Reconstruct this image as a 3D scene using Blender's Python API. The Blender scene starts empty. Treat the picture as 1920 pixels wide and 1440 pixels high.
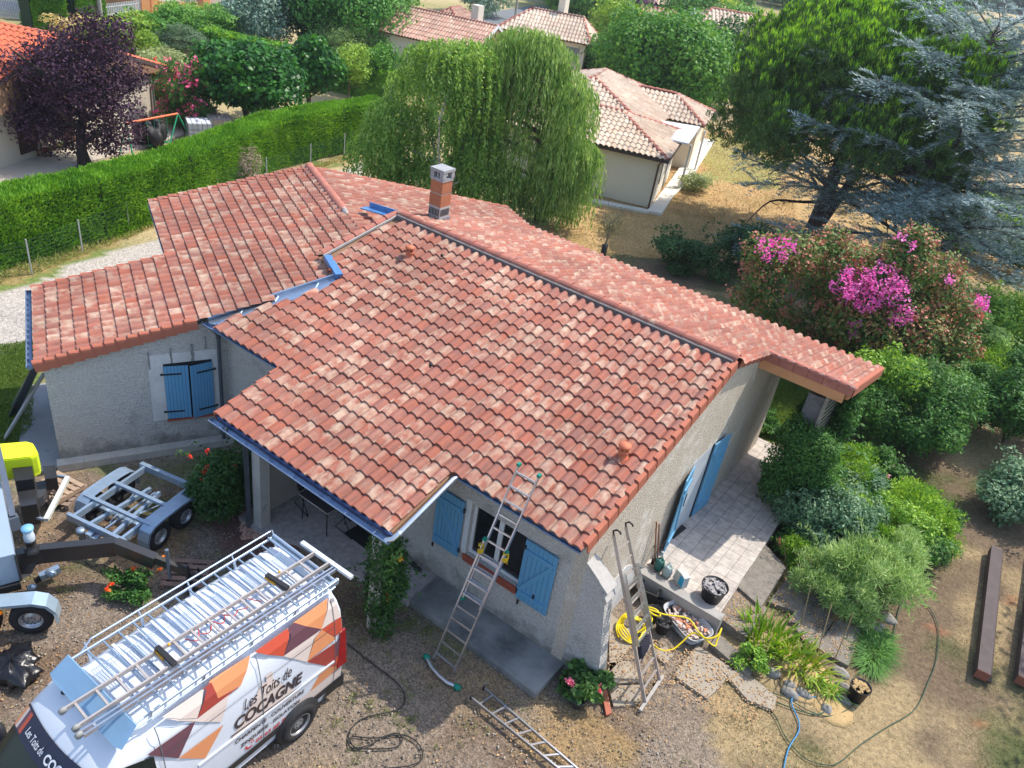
import bpy, math, random
import numpy as np
from mathutils import Vector, Matrix
random.seed(7); RNG = np.random.default_rng(11)
S = bpy.context.scene; COL = S.collection
R = math.radians
# ---------------------------------------------------------------- camera, sky, sun, exposure
YAW, PITCH, ROLL, FPX, CAMH = 2.1229, 0.549, 0.1669, 1511.3, 12.2
_f = Vector((math.cos(PITCH)*math.cos(YAW), math.cos(PITCH)*math.sin(YAW), -math.sin(PITCH)))
_r = Vector((math.sin(YAW), -math.cos(YAW), 0)); _u = _r.cross(_f)
_c, _s = math.cos(ROLL), math.sin(ROLL)
RR, UU = _c*_r+_s*_u, -_s*_r+_c*_u
CAM = Vector((0, 0, CAMH))
cd = bpy.data.cameras.new('camera'); cam = bpy.data.objects.new('camera', cd); COL.objects.link(cam)
cd.sensor_width = 36; cd.lens = 36*FPX/1920; cd.clip_start = .1; cd.clip_end = 6000
cam.matrix_world = Matrix(((RR.x, UU.x, -_f.x, 0), (RR.y, UU.y, -_f.y, 0), (RR.z, UU.z, -_f.z, CAMH), (0, 0, 0, 1)))
S.camera = cam
SUN_AZ, SUN_EL = R(66), R(54)
w = bpy.data.worlds.new('World'); S.world = w; w.use_nodes = True
nt = w.node_tree; bg = nt.nodes['Background']; sk = nt.nodes.new('ShaderNodeTexSky')
sk.sky_type = 'NISHITA'; sk.sun_disc = False; sk.sun_elevation = SUN_EL; sk.sun_rotation = R(90)-SUN_AZ
sk.air_density = 1.2; sk.dust_density = 1.5
nt.links.new(sk.outputs[0], bg.inputs[0]); bg.inputs[1].default_value = .15
sl = bpy.data.lights.new('sun', 'SUN'); sun = bpy.data.objects.new('sun', sl); COL.objects.link(sun)
sl.energy = 3.0; sl.angle = R(.6); sl.color = (1, .93, .82)
sd = Vector((math.cos(SUN_EL)*math.cos(SUN_AZ), math.cos(SUN_EL)*math.sin(SUN_AZ), math.sin(SUN_EL)))
sun.rotation_euler = sd.to_track_quat('Z', 'Y').to_euler()
S.view_settings.view_transform = 'Standard'; S.view_settings.look = 'None'
S.view_settings.exposure = .92; S.view_settings.gamma = 1
S.render.engine = 'CYCLES'; S.cycles.max_bounces = 6; S.cycles.transparent_max_bounces = 8

# ---------------------------------------------------------------- measuring helpers (survey points -> world)
def ray(x, y): return _f+RR*((x-960)/FPX)-UU*((y-720)/FPX)
def G(x, y, z=0.):
    d = ray(x, y); return CAM+d*((z-CAMH)/d.z)
def PL(x, y, p, n):
    d = ray(x, y); n = Vector(n); return CAM+d*((Vector(p)-CAM).dot(n)/d.dot(n))
def PX(x, y, X): return PL(x, y, (X, 0, 0), (1, 0, 0))
def PY(x, y, Y): return PL(x, y, (0, Y, 0), (0, 1, 0))
def HT(x, y, p):
    d = ray(x, y); wv = Vector(p)-CAM
    t = (wv.x*d.x+wv.y*d.y)/(d.x*d.x+d.y*d.y); return CAMH+t*d.z
# ---------------------------------------------------------------- materials
MATS = {}
def nd(nt, t, **k):
    n = nt.nodes.new(t)
    for a, b in k.items():
        if a.startswith('i_'): n.inputs[a[2:].replace('_', ' ')].default_value = b
        else: setattr(n, a, b)
    return n
def c4(c): return (c[0], c[1], c[2], 1)
def M(name, col, rough=.8, col2=None, vs=3., var=.18, bump=0, bs=30., metal=0, spec=.4, detail=6, contrast=.25, bd=.02, stains=None, foot=None):
    if name in MATS: return MATS[name]
    m = bpy.data.materials.new(name); m.use_nodes = True; nt = m.node_tree; L = nt.links.new
    b = nt.nodes['Principled BSDF']; b.inputs['Roughness'].default_value = rough; b.inputs['Metallic'].default_value = metal
    b.inputs['Specular IOR Level'].default_value = spec
    g = nd(nt, 'ShaderNodeNewGeometry')
    if col2 is None: col2 = tuple(c*(1-var) for c in col)
    n = nd(nt, 'ShaderNodeTexNoise', i_Scale=vs, i_Detail=detail, i_Roughness=.62); L(g.outputs['Position'], n.inputs['Vector'])
    r = nd(nt, 'ShaderNodeMapRange'); r.inputs[1].default_value = .5-contrast; r.inputs[2].default_value = .5+contrast
    L(n.outputs[0], r.inputs[0])
    x = nd(nt, 'ShaderNodeMix', data_type='RGBA'); x.inputs[6].default_value = c4(col); x.inputs[7].default_value = c4(col2)
    L(r.outputs[0], x.inputs[0]); out = x.outputs[2]
    if stains:
        sc, ss, lo, hi = stains
        n3 = nd(nt, 'ShaderNodeTexNoise', i_Scale=ss, i_Detail=7, i_Roughness=.7); L(g.outputs['Position'], n3.inputs['Vector'])
        r3 = nd(nt, 'ShaderNodeMapRange'); r3.inputs[1].default_value = lo; r3.inputs[2].default_value = hi; L(n3.outputs[0], r3.inputs[0])
        x3 = nd(nt, 'ShaderNodeMix', data_type='RGBA'); x3.inputs[7].default_value = c4(sc); L(out, x3.inputs[6]); L(r3.outputs[0], x3.inputs[0]); out = x3.outputs[2]
    if foot:   # splash dirt along the foot of a wall, ragged upper edge
        fc, fh = foot; sx = nd(nt, 'ShaderNodeSeparateXYZ'); L(g.outputs['Position'], sx.inputs[0]); n4 = nd(nt, 'ShaderNodeTexNoise', i_Scale=2.6, i_Detail=7, i_Roughness=.7); L(g.outputs['Position'], n4.inputs['Vector'])
        ma = nd(nt, 'ShaderNodeMath', operation='MULTIPLY_ADD'); ma.inputs[1].default_value = -1.9; L(n4.outputs[0], ma.inputs[0]); L(sx.outputs[2], ma.inputs[2])
        r4 = nd(nt, 'ShaderNodeMapRange'); r4.inputs[1].default_value = fh-.95; r4.inputs[2].default_value = fh-.95-.45; r4.inputs[3].default_value = 0; r4.inputs[4].default_value = .8; L(ma.outputs[0], r4.inputs[0])
        x4 = nd(nt, 'ShaderNodeMix', data_type='RGBA'); x4.inputs[7].default_value = c4(fc); L(out, x4.inputs[6]); L(r4.outputs[0], x4.inputs[0]); out = x4.outputs[2]
    L(out, b.inputs['Base Color'])
    if bump:
        n2 = nd(nt, 'ShaderNodeTexNoise', i_Scale=bs, i_Detail=4); L(g.outputs['Position'], n2.inputs['Vector'])
        bp = nd(nt, 'ShaderNodeBump', i_Strength=bump, i_Distance=bd); L(n2.outputs[0], bp.inputs['Height']); L(bp.outputs[0], b.inputs['Normal'])
    MATS[name] = m; return m
def LM(name, a, b, c=None, trans=.3, rough=.55, cs=.45):
    """leaves: colour varies from leaf to leaf and from clump to clump"""
    if name in MATS: return MATS[name]
    c = c or tuple((x+y)/2 for x, y in zip(a, b)); a, b, c = (tuple(min(.9, x*1.22) for x in q) for q in (a, b, c))
    m = bpy.data.materials.new(name); m.use_nodes = True; nt = m.node_tree; L = nt.links.new
    p = nt.nodes['Principled BSDF']; out = nt.nodes['Material Output']; p.inputs['Roughness'].default_value = rough
    p.inputs['Specular IOR Level'].default_value = .25
    g = nd(nt, 'ShaderNodeNewGeometry'); ns = nd(nt, 'ShaderNodeTexNoise', i_Scale=cs, i_Detail=3.); L(g.outputs['Position'], ns.inputs['Vector'])
    ad = nd(nt, 'ShaderNodeMath', operation='MULTIPLY_ADD'); ad.inputs[1].default_value = .55; L(g.outputs['Random Per Island'], ad.inputs[0])
    mr = nd(nt, 'ShaderNodeMapRange'); mr.inputs[1].default_value = .3; mr.inputs[2].default_value = .7; mr.inputs[4].default_value = .5
    L(ns.outputs[0], mr.inputs[0]); L(mr.outputs[0], ad.inputs[2])
    cr = nd(nt, 'ShaderNodeValToRGB'); e = cr.color_ramp.elements; e[0].color = c4(a); e[0].position = .1; e[1].color = c4(b); e[1].position = .95
    k = e.new(.5); k.color = c4(c); L(ad.outputs[0], cr.inputs[0]); L(cr.outputs[0], p.inputs['Base Color'])
    if trans:
        t = nd(nt, 'ShaderNodeBsdfTranslucent'); hs = nd(nt, 'ShaderNodeHueSaturation', i_Hue=.485, i_Saturation=1.1, i_Value=1.3)
        L(cr.outputs[0], hs.inputs['Color']); L(hs.outputs[0], t.inputs[0])
        mx = nd(nt, 'ShaderNodeMixShader'); mx.inputs[0].default_value = trans; L(p.outputs[0], mx.inputs[1]); L(t.outputs[0], mx.inputs[2]); L(mx.outputs[0], out.inputs[0])
    MATS[name] = m; return m
# ---------------------------------------------------------------- objects
XF = {}
def thing(name, label, cat, loc=(0, 0, 0), rz=0, group=None):
    o = bpy.data.objects.new(name, None); COL.objects.link(o); o.empty_display_size = .2
    o.location = loc; o.rotation_euler = (0, 0, rz); tag(o, label, cat, group)
    XF[o.name] = Matrix.Translation(Vector(loc)) @ Matrix.Rotation(rz, 4, 'Z'); return o
def tag(o, label=None, cat=None, group=None, kind=None):
    for k, v in (('label', label), ('category', cat), ('group', group), ('kind', kind)):
        if v: o[k] = v
    return o
def copy_thing(o, loc, rz, label, group=None):
    r = o.copy(); COL.objects.link(r); r.location = loc; r.rotation_euler = (0, 0, rz); r['label'] = label
    if group: r['group'] = group
    def rec(a, b):
        for ch in list(a.children):
            c = ch.copy(); COL.objects.link(c); c.parent = b; rec(ch, c)
    rec(o, r); return r
class MB:
    def __init__(s): s.v = []; s.f = []; s.m = []; s.sm = []
    def add(s, vs, fs, m=0, smooth=False):
        o = len(s.v); s.v.extend([tuple(v) for v in vs]); s.f.extend([tuple(i+o for i in f) for f in fs])
        s.m.extend([m]*len(fs)); s.sm.extend([smooth]*len(fs)); return s
    def box(s, a, b, m=0):
        x0, y0, z0 = a; x1, y1, z1 = b
        return s.add([(x0, y0, z0), (x1, y0, z0), (x1, y1, z0), (x0, y1, z0), (x0, y0, z1), (x1, y0, z1), (x1, y1, z1), (x0, y1, z1)],
              [(0, 3, 2, 1), (4, 5, 6, 7), (0, 1, 5, 4), (1, 2, 6, 5), (2, 3, 7, 6), (3, 0, 4, 7)], m)
    def bar(s, p, q, wd, ht, m=0, up=(0, 0, 1)):
        p, q = Vector(p), Vector(q); d = (q-p).normalized(); up = Vector(up)
        if abs(d.dot(up)) > .98: up = Vector((0, 1, 0))
        a = d.cross(up).normalized()*(wd/2); b = a.cross(d).normalized()*(ht/2)
        vs = [p-a-b, p+a-b, p+a+b, p-a+b, q-a-b, q+a-b, q+a+b, q-a+b]
        return s.add(vs, [(0, 1, 2, 3), (7, 6, 5, 4), (0, 4, 5, 1), (1, 5, 6, 2), (2, 6, 7, 3), (3, 7, 4, 0)], m)
    def tube(s, pts, r, n=8, m=0, caps=True, r2=None):
        pts = [Vector(p) for p in pts]; k = len(pts); vs = []; prev = None
        for i, p in enumerate(pts):
            d = (pts[min(i+1, k-1)]-pts[max(i-1, 0)]).normalized()
            if prev is None:
                a = d.cross(Vector((0, 0, 1)));
                if a.length < .1: a = d.cross(Vector((1, 0, 0)))
            else: a = prev-d*prev.dot(d)
            a.normalize(); prev = a; b = d.cross(a)
            rr = r if r2 is None else r+(r2-r)*i/max(1, k-1)
            if isinstance(r, (list, tuple)): rr = r[i]
            for j in range(n):
                t = 2*math.pi*j/n; vs.append(p+a*(rr*math.cos(t))+b*(rr*math.sin(t)))
        fs = [(i*n+j, i*n+(j+1) % n, (i+1)*n+(j+1) % n, (i+1)*n+j) for i in range(k-1) for j in range(n)]
        s.add(vs, fs, m, True)
        if caps: s.add(vs[:n], [tuple(reversed(range(n)))], m); s.add(vs[-n:], [tuple(range(n))], m)
        return s
    def lathe(s, c, prof, n=20, m=0, axis='Z', smooth=True):
        c = Vector(c); vs = []
        for (r, h) in prof:
            for j in range(n):
                t = 2*math.pi*j/n; x, y = r*math.cos(t), r*math.sin(t)
                vs.append(c+(Vector((x, y, h)) if axis == 'Z' else Vector((h, x, y)) if axis == 'X' else Vector((x, h, y))))
        return s.add(vs, [(i*n+j, i*n+(j+1) % n, (i+1)*n+(j+1) % n, (i+1)*n+j) for i in range(len(prof)-1) for j in range(n)], m, smooth)
    def prism(s, poly, off, m=0):
        """poly: 3D points of one face, off: extrusion vector"""
        k = len(poly); off = Vector(off); a = [Vector(p) for p in poly]; b = [p+off for p in a]
        return s.add(a+b, [tuple(reversed(range(k))), tuple(range(k, 2*k))]+[(i, (i+1) % k, k+(i+1) % k, k+i) for i in range(k)], m)
    def blob(s, c, r, m=0, n=10, k=7, jit=.15):
        c = Vector(c); r = (r, r, r) if not isinstance(r, (tuple, list)) else r; vs = []; fs = []
        for i in range(k+1):
            a = math.pi*i/k-math.pi/2
            for j in range(n):
                t = 2*math.pi*j/n; q = 1+random.uniform(-jit, jit)
                vs.append((c.x+r[0]*q*math.cos(a)*math.cos(t), c.y+r[1]*q*math.cos(a)*math.sin(t), c.z+r[2]*q*math.sin(a)))
        for i in range(k):
            for j in range(n): fs.append((i*n+j, i*n+(j+1) % n, (i+1)*n+(j+1) % n, (i+1)*n+j))
        return s.add(vs, fs, m, True)
    def build(s, name, mats, parent=None, local=False, fixn=True, **tags):
        me = bpy.data.meshes.new(name); vs = s.v
        if parent is not None and not local:
            im = XF[parent.name].inverted(); vs = [im @ Vector(v) for v in vs]
        me.from_pydata([tuple(v) for v in vs], [], s.f)
        for m in (mats if isinstance(mats, (list, tuple)) else [mats]): me.materials.append(m)
        me.polygons.foreach_set('material_index', s.m); me.polygons.foreach_set('use_smooth', s.sm)
        if fixn:
            import bmesh
            bm = bmesh.new(); bm.from_mesh(me); bmesh.ops.recalc_face_normals(bm, faces=bm.faces); bm.to_mesh(me); bm.free()
        me.update(); o = bpy.data.objects.new(name, me); COL.objects.link(o)
        if parent is not None:
            o.parent = parent; XF[o.name] = XF[parent.name]
        else: XF[o.name] = Matrix.Identity(4)
        tag(o, **tags); return o
def sub(name, mb, mats, parent, **k):
    """part of a mesh part: same coordinates as its parent's"""
    return mb.build(name, mats, parent, **k)
def npmesh(name, V, F, mats, parent=None, smooth=False, mi=None, **tags):
    """V (n,3), F (m,4) numpy"""
    V = np.asarray(V, np.float32)
    if parent is not None:
        im = np.array(XF[parent.name].inverted(), np.float32); V = V @ im[:3, :3].T+im[:3, 3]
    me = bpy.data.meshes.new(name); n, k = F.shape
    me.vertices.add(len(V)); me.vertices.foreach_set('co', V.ravel())
    me.loops.add(n*k); me.loops.foreach_set('vertex_index', F.astype(np.int32).ravel())
    me.polygons.add(n); me.polygons.foreach_set('loop_start', np.arange(0, n*k, k, dtype=np.int32)); me.polygons.foreach_set('loop_total', np.full(n, k, np.int32))
    if smooth: me.polygons.foreach_set('use_smooth', np.ones(n, bool))
    if mi is not None: me.polygons.foreach_set('material_index', mi.astype(np.int32))
    for m in (mats if isinstance(mats, (list, tuple)) else [mats]): me.materials.append(m)
    me.update(calc_edges=True); me.validate()
    o = bpy.data.objects.new(name, me); COL.objects.link(o)
    if parent is not None: o.parent = parent; XF[o.name] = XF[parent.name]
    else: XF[o.name] = Matrix.Identity(4)
    tag(o, **tags); return o
# ---------------------------------------------------------------- foliage
def unit(a): return a/np.maximum(np.linalg.norm(a, axis=1, keepdims=True), 1e-6)
def cards(P, D, W, ln, wd, nrm=None):
    """one kite-shaped leaf per point: P base, D direction, W sideways"""
    ln = np.asarray(ln).reshape(-1, 1); wd = np.asarray(wd).reshape(-1, 1)
    V = np.stack([P, P+D*ln*.5+W*wd*.5, P+D*ln, P+D*ln*.5-W*wd*.5], 1).reshape(-1, 3)
    return V, np.arange(len(V)).reshape(-1, 4)
def leafset(P, N, size, asp=.6, up=.0, spread=1., droop=0):
    """leaves facing roughly N"""
    n = len(P); N = unit(N+RNG.normal(0, spread*.6, (n, 3))+[0, 0, up])
    D = RNG.normal(0, 1, (n, 3)); D[:, 2] -= droop; D = unit(D-N*(D*N).sum(1, keepdims=True)); W = np.cross(N, D)
    s = size*RNG.uniform(.6, 1.35, n); return cards(P, D, W, s, s*asp)
def blobpts(blobs, n, fill=.35):
    """points near the surfaces of ellipsoid clumps; returns P, outward normals"""
    B = np.array(blobs, float); wts = (B[:, 3]*B[:, 4]+B[:, 4]*B[:, 5]+B[:, 3]*B[:, 5]); wts /= wts.sum()
    idx = RNG.choice(len(B), n, p=wts); d = unit(RNG.normal(0, 1, (n, 3)))
    r = 1-fill*RNG.random(n)**1.5*1.2+RNG.normal(0, .04, n); q = RNG.random(n) < .22; r[q] = 1+np.abs(RNG.normal(0, .13, q.sum()))
    # young shoots: leaves gather along a few directions that stand out of each clump
    ns = max(8, n//160); sd = unit(RNG.normal(0, 1, (ns, 3))+[0, 0, .3]); q = RNG.random(n) < .16; k = RNG.integers(0, ns, q.sum()); d[q] = unit(sd[k]+RNG.normal(0, .05, (q.sum(), 3))); r[q] = RNG.uniform(.9, 1.32, q.sum())
    P = B[idx, :3]+d*B[idx, 3:6]*r[:, None]; return P, unit(d/B[idx, 3:6])
def crown_blobs(c, rad, k, rr=.38, flat=1., seed=None):
    """lumpy crown: k clumps spread over an ellipsoid"""
    c = np.array(c, float); rad = np.array(rad, float); out = [(*(c), *(rad*.62))]
    for i in range(k):
        z = 1-2*(i+.5)/k; t = i*2.39996+random.random()*.8; q = math.sqrt(max(0, 1-z*z))
        d = np.array([q*math.cos(t), q*math.sin(t), z*.92]); s = random.uniform(.7, 1.25)*rr
        p = c+d*rad*random.uniform(.6, .82)
        out.append((*p, rad[0]*s, rad[1]*s, rad[2]*s*flat))
    return out
def trunk_mb(base, top, r0, r1, limbs=5, spread=1., lean=0, k=5, fork=.4, seed=0):
    mb = MB(); rs = random.Random(seed); base, top = Vector(base), Vector(top); pts = []
    for i in range(k+1):
        t = i/k; pts.append(base.lerp(top, t)+Vector((rs.uniform(-1, 1), rs.uniform(-1, 1), 0))*r0*.5*(0 < i < k))
    mb.tube(pts, [r0*(1.35 if i == 0 else 1)+(r1-r0)*i/k for i in range(k+1)], 9)
    H = (top-base).length
    for j in range(limbs):
        t = fork+(1-fork)*j/max(1, limbs); p = base.lerp(top, t); a = j*2.4+rs.random(); L = spread*rs.uniform(.6, 1.)
        d = Vector((math.cos(a), math.sin(a), rs.uniform(.35, 1.)))
        q = [p+d*L*u+Vector((0, 0, .15*L*u*u)) for u in (0, .35, .7, 1)]
        mb.tube(q, [r1*1.1, r1*.8, r1*.5, r1*.2], 6)
        for e in range(3):
            st = q[1].lerp(q[2], rs.random()); d2 = (d+Vector((rs.uniform(-1, 1), rs.uniform(-1, 1), rs.uniform(-.2, .8)))).normalized()
            mb.tube([st, st+d2*L*.35, st+d2*L*.6], [r1*.45, r1*.25, r1*.08], 5)
    return mb
BARK = lambda: M('bark', (.16, .12, .09), .95, (.08, .06, .045), vs=9, bump=.6, bs=25)
def tree(name, label, base, h, rad, mat, n=6000, leaf=.16, k=14, trunk=.2, trunk_h=None, group=None, cat='tree', bark=None, asp=.6, rr=.38, fill=.4, cz=None, droop=.3, flat=.9, spread=1., extra=None):
    base = Vector(base); t = thing(name, label, cat, base, 0, group)
    rx, ry, rz = rad if isinstance(rad, (tuple, list)) else (rad, rad, rad)
    cz = cz if cz is not None else h-rz; c = (base.x, base.y, base.z+cz)
    B = crown_blobs(c, (rx, ry, rz), k, rr, flat)
    P, N = blobpts(B, n, fill); keep = P[:, 2] > base.z+.05; P, N = P[keep], N[keep]
    V, F = leafset(P, N, leaf, asp, .25, spread, droop)
    npmesh('crown', V, F, mat, t)
    trunk_mb(base-Vector((0, 0, .05)), (base.x, base.y, base.z+cz*1.05), trunk, trunk*.45, 6, min(rx, rz)*.8, fork=.35, seed=sum(map(ord, label)) % 99).build('trunk', bark or BARK(), t)
    return t
def smooth(P, k=6):
    P = [Vector(p) for p in P]; out = []
    for i in range(len(P)-1):
        p0, p1, p2, p3 = P[max(i-1, 0)], P[i], P[i+1], P[min(i+2, len(P)-1)]
        for j in range(k):
            t = j/k; out.append(.5*((2*p1)+(p2-p0)*t+(2*p0-5*p1+4*p2-p3)*t*t+(3*p1-p0-3*p2+p3)*t*t*t))
    return out+[P[-1]]
# ---------------------------------------------------------------- roof tiles
def tile_mat(name, base, red, brown, cream, amt=.5):
    if name in MATS: return MATS[name]
    m = bpy.data.materials.new(name); m.use_nodes = True; nt = m.node_tree; L = nt.links.new
    b = nt.nodes['Principled BSDF']; b.inputs['Roughness'].default_value = .75; b.inputs['Specular IOR Level'].default_value = .3
    uv = nd(nt, 'ShaderNodeUVMap'); at = nd(nt, 'ShaderNodeAttribute', attribute_name='tone')
    sx = nd(nt, 'ShaderNodeSeparateColor'); L(at.outputs['Color'], sx.inputs[0])
    off = nd(nt, 'ShaderNodeVectorMath', operation='SCALE'); off.inputs['Scale'].default_value = 40; L(at.outputs['Vector'], off.inputs[0])
    def noise(sc, det, rough=.6):
        s = nd(nt, 'ShaderNodeVectorMath', operation='MULTIPLY'); s.inputs[1].default_value = sc; L(uv.outputs[0], s.inputs[0])
        a = nd(nt, 'ShaderNodeVectorMath', operation='ADD'); L(s.outputs[0], a.inputs[0]); L(off.outputs[0], a.inputs[1])
        n = nd(nt, 'ShaderNodeTexNoise', i_Scale=1., i_Detail=det, i_Roughness=rough); L(a.outputs[0], n.inputs['Vector']); return n.outputs[0]
    def ramp(v, lo, hi, a=0., c=1.):
        r = nd(nt, 'ShaderNodeMapRange'); r.inputs[1].default_value = lo; r.inputs[2].default_value = hi; r.inputs[3].default_value = a; r.inputs[4].default_value = c
        L(v, r.inputs[0]); return r.outputs[0]
    def mix(f, x, y):
        q = nd(nt, 'ShaderNodeMix', data_type='RGBA')
        for i, z in ((6, x), (7, y)):
            if isinstance(z, tuple): q.inputs[i].default_value = c4(z)
            else: L(z, q.inputs[i])
        L(f, q.inputs[0]); return q.outputs[2]
    def mul(x, y):
        q = nd(nt, 'ShaderNodeMath', operation='MULTIPLY'); L(x, q.inputs[0]); L(y, q.inputs[1]); return q.outputs[0]
    col = mix(ramp(sx.outputs[0], .1, .9), base, red)
    col = mix(ramp(noise((2.0, .9, 1), 3), .40, .72, 0, .8), col, brown)
    pat = ramp(noise((1.5, 1.1, 1), 2), .56-.08*amt, .70)
    col = mix(mul(pat, ramp(sx.outputs[1], .30, .75, .0, .95)), col, cream)
    col = mix(ramp(noise((14, 5, 1), 5, .7), .58, .85, 0, .5), col, brown)
    gp = nd(nt, 'ShaderNodeNewGeometry'); n2 = nd(nt, 'ShaderNodeTexNoise', i_Scale=.5, i_Detail=3.); L(gp.outputs['Position'], n2.inputs['Vector'])
    hs = nd(nt, 'ShaderNodeHueSaturation'); L(col, hs.inputs['Color']); L(ramp(n2.outputs[0], .3, .7, .80, 1.16), hs.inputs['Value'])
    L(hs.outputs[0], b.inputs['Base Color']); MATS[name] = m; return m
TILE = tile_mat('terracotta_tiles', (.325, .13, .094), (.345, .108, .066), (.19, .094, .08), (.50, .36, .265), 2.1)
PROF = [(0, .006), (.10, .0), (.2, .012), (.27, .036), (.38, .058), (.55, .066), (.72, .056), (.84, .034), (.92, .012), (1.0, .006)]
def tile_roof(name, parent, O, U, V, nc, nr, w, l, inside, mat=TILE, lift=.036, hs=1.08, seed=1):
    O, U, V = (np.array(tuple(a), float) for a in (O, U, V)); N = np.cross(U, V); N /= np.linalg.norm(N)
    rg = np.random.default_rng(seed); cells = [(i, j) for j in range(nr) for i in range(nc) if inside((i+.5)*w, (j+.5)*l)]
    pr = np.array(PROF); K = len(pr); Vs = []; Fs = []; UVs = []; T = []; base = 0
    for (i, j) in cells:
        dz = rg.normal(0, .002); du = rg.normal(0, .002); skew = rg.normal(0, .003)
        def row(v, h, sk=0): return O+np.outer((i+pr[:, 0]*1.02)*w+du+sk, U)+V*(j+v)*l+np.outer(pr[:, 1]*hs+h+dz, N)
        a = row(0, lift); b = row(1.04, .0, skew); c = row(0, lift); d = row(0.0, -.004)
        Vs += [a, b, c, d]
        for k in range(K-1):
            Fs.append((base+k, base+k+1, base+K+k+1, base+K+k)); UVs += [(pr[k, 0], 0), (pr[k+1, 0], 0), (pr[k+1, 0], 1), (pr[k, 0], 1)]
            Fs.append((base+3*K+k, base+3*K+k+1, base+2*K+k+1, base+2*K+k)); UVs += [(pr[k, 0], -.1), (pr[k+1, 0], -.1), (pr[k+1, 0], 0), (pr[k, 0], 0)]
        T.append((rg.random(), rg.random(), rg.random(), 1)); base += 4*K
    V_ = np.concatenate(Vs); F_ = np.array(Fs)
    im = np.array(XF[parent.name].inverted()); V_ = V_ @ im[:3, :3].T+im[:3, 3]
    me = bpy.data.meshes.new(name); n = len(F_)
    me.vertices.add(len(V_)); me.vertices.foreach_set('co', V_.astype(np.float32).ravel())
    me.loops.add(n*4); me.loops.foreach_set('vertex_index', F_.astype(np.int32).ravel())
    me.polygons.add(n); me.polygons.foreach_set('loop_start', np.arange(0, n*4, 4, dtype=np.int32)); me.polygons.foreach_set('loop_total', np.full(n, 4, np.int32))
    me.polygons.foreach_set('use_smooth', np.ones(n, bool))
    u = me.uv_layers.new(name='UVMap'); u.data.foreach_set('uv', np.array(UVs, np.float32).ravel())
    ca = me.attributes.new('tone', 'FLOAT_COLOR', 'POINT'); ca.data.foreach_set('color', np.repeat(np.array(T, np.float32), 4*K, 0).ravel())
    me.materials.append(mat); me.update(calc_edges=True); o = bpy.data.objects.new(name, me); COL.objects.link(o); o.parent = parent; XF[o.name] = XF[parent.name]
    return o
def inpoly(poly):
    P = [(p[0], p[1]) for p in poly]
    def f(x, y):
        r = False; k = len(P)
        for i in range(k):
            (x1, y1), (x2, y2) = P[i], P[(i+1) % k]
            if (y1 > y) != (y2 > y) and x < (x2-x1)*(y-y1)/(y2-y1)+x1: r = not r
        return r
    return f
def caps(mb, p, q, r, step=.42, m=0, n=7, lift=.02):
    """overlapping half round ridge tiles from p to q"""
    p, q = Vector(p), Vector(q); d = q-p; L = d.length; d.normalize(); k = max(1, round(L/step)); st = L/k
    side = d.cross(Vector((0, 0, 1))).normalized(); up = side.cross(d).normalized()
    for i in range(k):
        a, b = p+d*st*i, p+d*(st*(i+1)+.05); vs = []
        for (c, rr, lf) in ((a, r*1.08, lift), (b, r*.9, 0), (a, r*.97, lift-.02)):
            for j in range(n):
                t = math.pi*j/(n-1); vs.append(c+side*rr*math.cos(t)+up*(rr*.8*math.sin(t)+lf))
        mb.add(vs, [(j, j+1, n+j+1, n+j) for j in range(n-1)]+[(2*n+j, 2*n+j+1, j+1, j) for j in range(n-1)], m, False)
    return mb
# ---------------------------------------------------------------- the house
YE, ZE, SM, YR, XG, YP, XP1, XP0, SB, YB, XX, YX = 9.295, 3.3, .2827, 14.517, -3.81, 7.635, -6.49, -11.167, .273, 20.466, -1.83, 16.575
AL = -.4674; WO = Vector((-15.096, 6.266, 0)); WZ, WS, S1, S2, T1, T2 = 2.633, .2157, 3.065, 7.402, -3.56, -7.18
ZR = ZE+SM*(YR-YE); WZR = WZ+WS*S2
PD = Vector((math.cos(AL), math.sin(AL), 0)); QD = Vector((-math.sin(AL), math.cos(AL), 0))
YF, XW, ZT = 9.66, -3.87, .35      # front wall, gable wall, terrace level
zf = lambda y: ZE+SM*(y-YE)
zb = lambda y: ZR-SB*(y-YR)
def FR(x, y): return PL(x, y, (0, YE, ZE), (0, -SM, 1))
def BR(x, y): return PL(x, y, (0, YR, ZR), (0, SB, 1))
def WP(s, t, z=None): p = WO+QD*s+PD*t; p.z = (WZ+WS*s if s <= S2 else WZR-WS*(s-S2)) if z is None else z; return p
def WR(x, y): return PL(x, y, WO+Vector((0, 0, WZ)), Vector((0, 0, 1))-QD*WS)
def st(p): d = Vector(p)-WO; return (d.dot(QD), d.dot(PD))
RENDER = M('rough_render', (.66, .635, .60), .95, (.44, .42, .395), vs=30, bump=1., bs=24, bd=.07, contrast=.18, stains=((.26, .25, .235), 1.7, .58, .80), foot=((.22, .20, .175), .55))
RENDER2 = M('rough_render_gable', (.64, .56, .46), .95, (.40, .345, .285), vs=26, bump=.8, bs=32, bd=.03, contrast=.16, stains=((.72, .69, .64), .9, .55, .68))
SMOOTH = M('smooth_white_render', (.70, .69, .68), .9, (.5, .48, .46), vs=3, stains=((.25, .24, .23), 4, .66, .8))
BLUE = M('blue_shutter_paint', (.10, .31, .53), .5, (.14, .34, .52), vs=5, bump=.1, bs=12)
BLUE2 = M('blue_shutter_groove', (.03, .11, .24), .6)
BLACK = M('black_iron', (.02, .02, .022), .5)
ZINC = M('zinc_sheet', (.50, .58, .68), .32, (.36, .44, .55), vs=2.5, metal=.85)
ZBLUE = M('blue_film_zinc', (.10, .27, .55), .35, (.08, .18, .40), vs=5, metal=.2)
DBLUE = M('dark_blue_strip', (.035, .05, .14), .5, (.05, .09, .22), vs=8)
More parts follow.
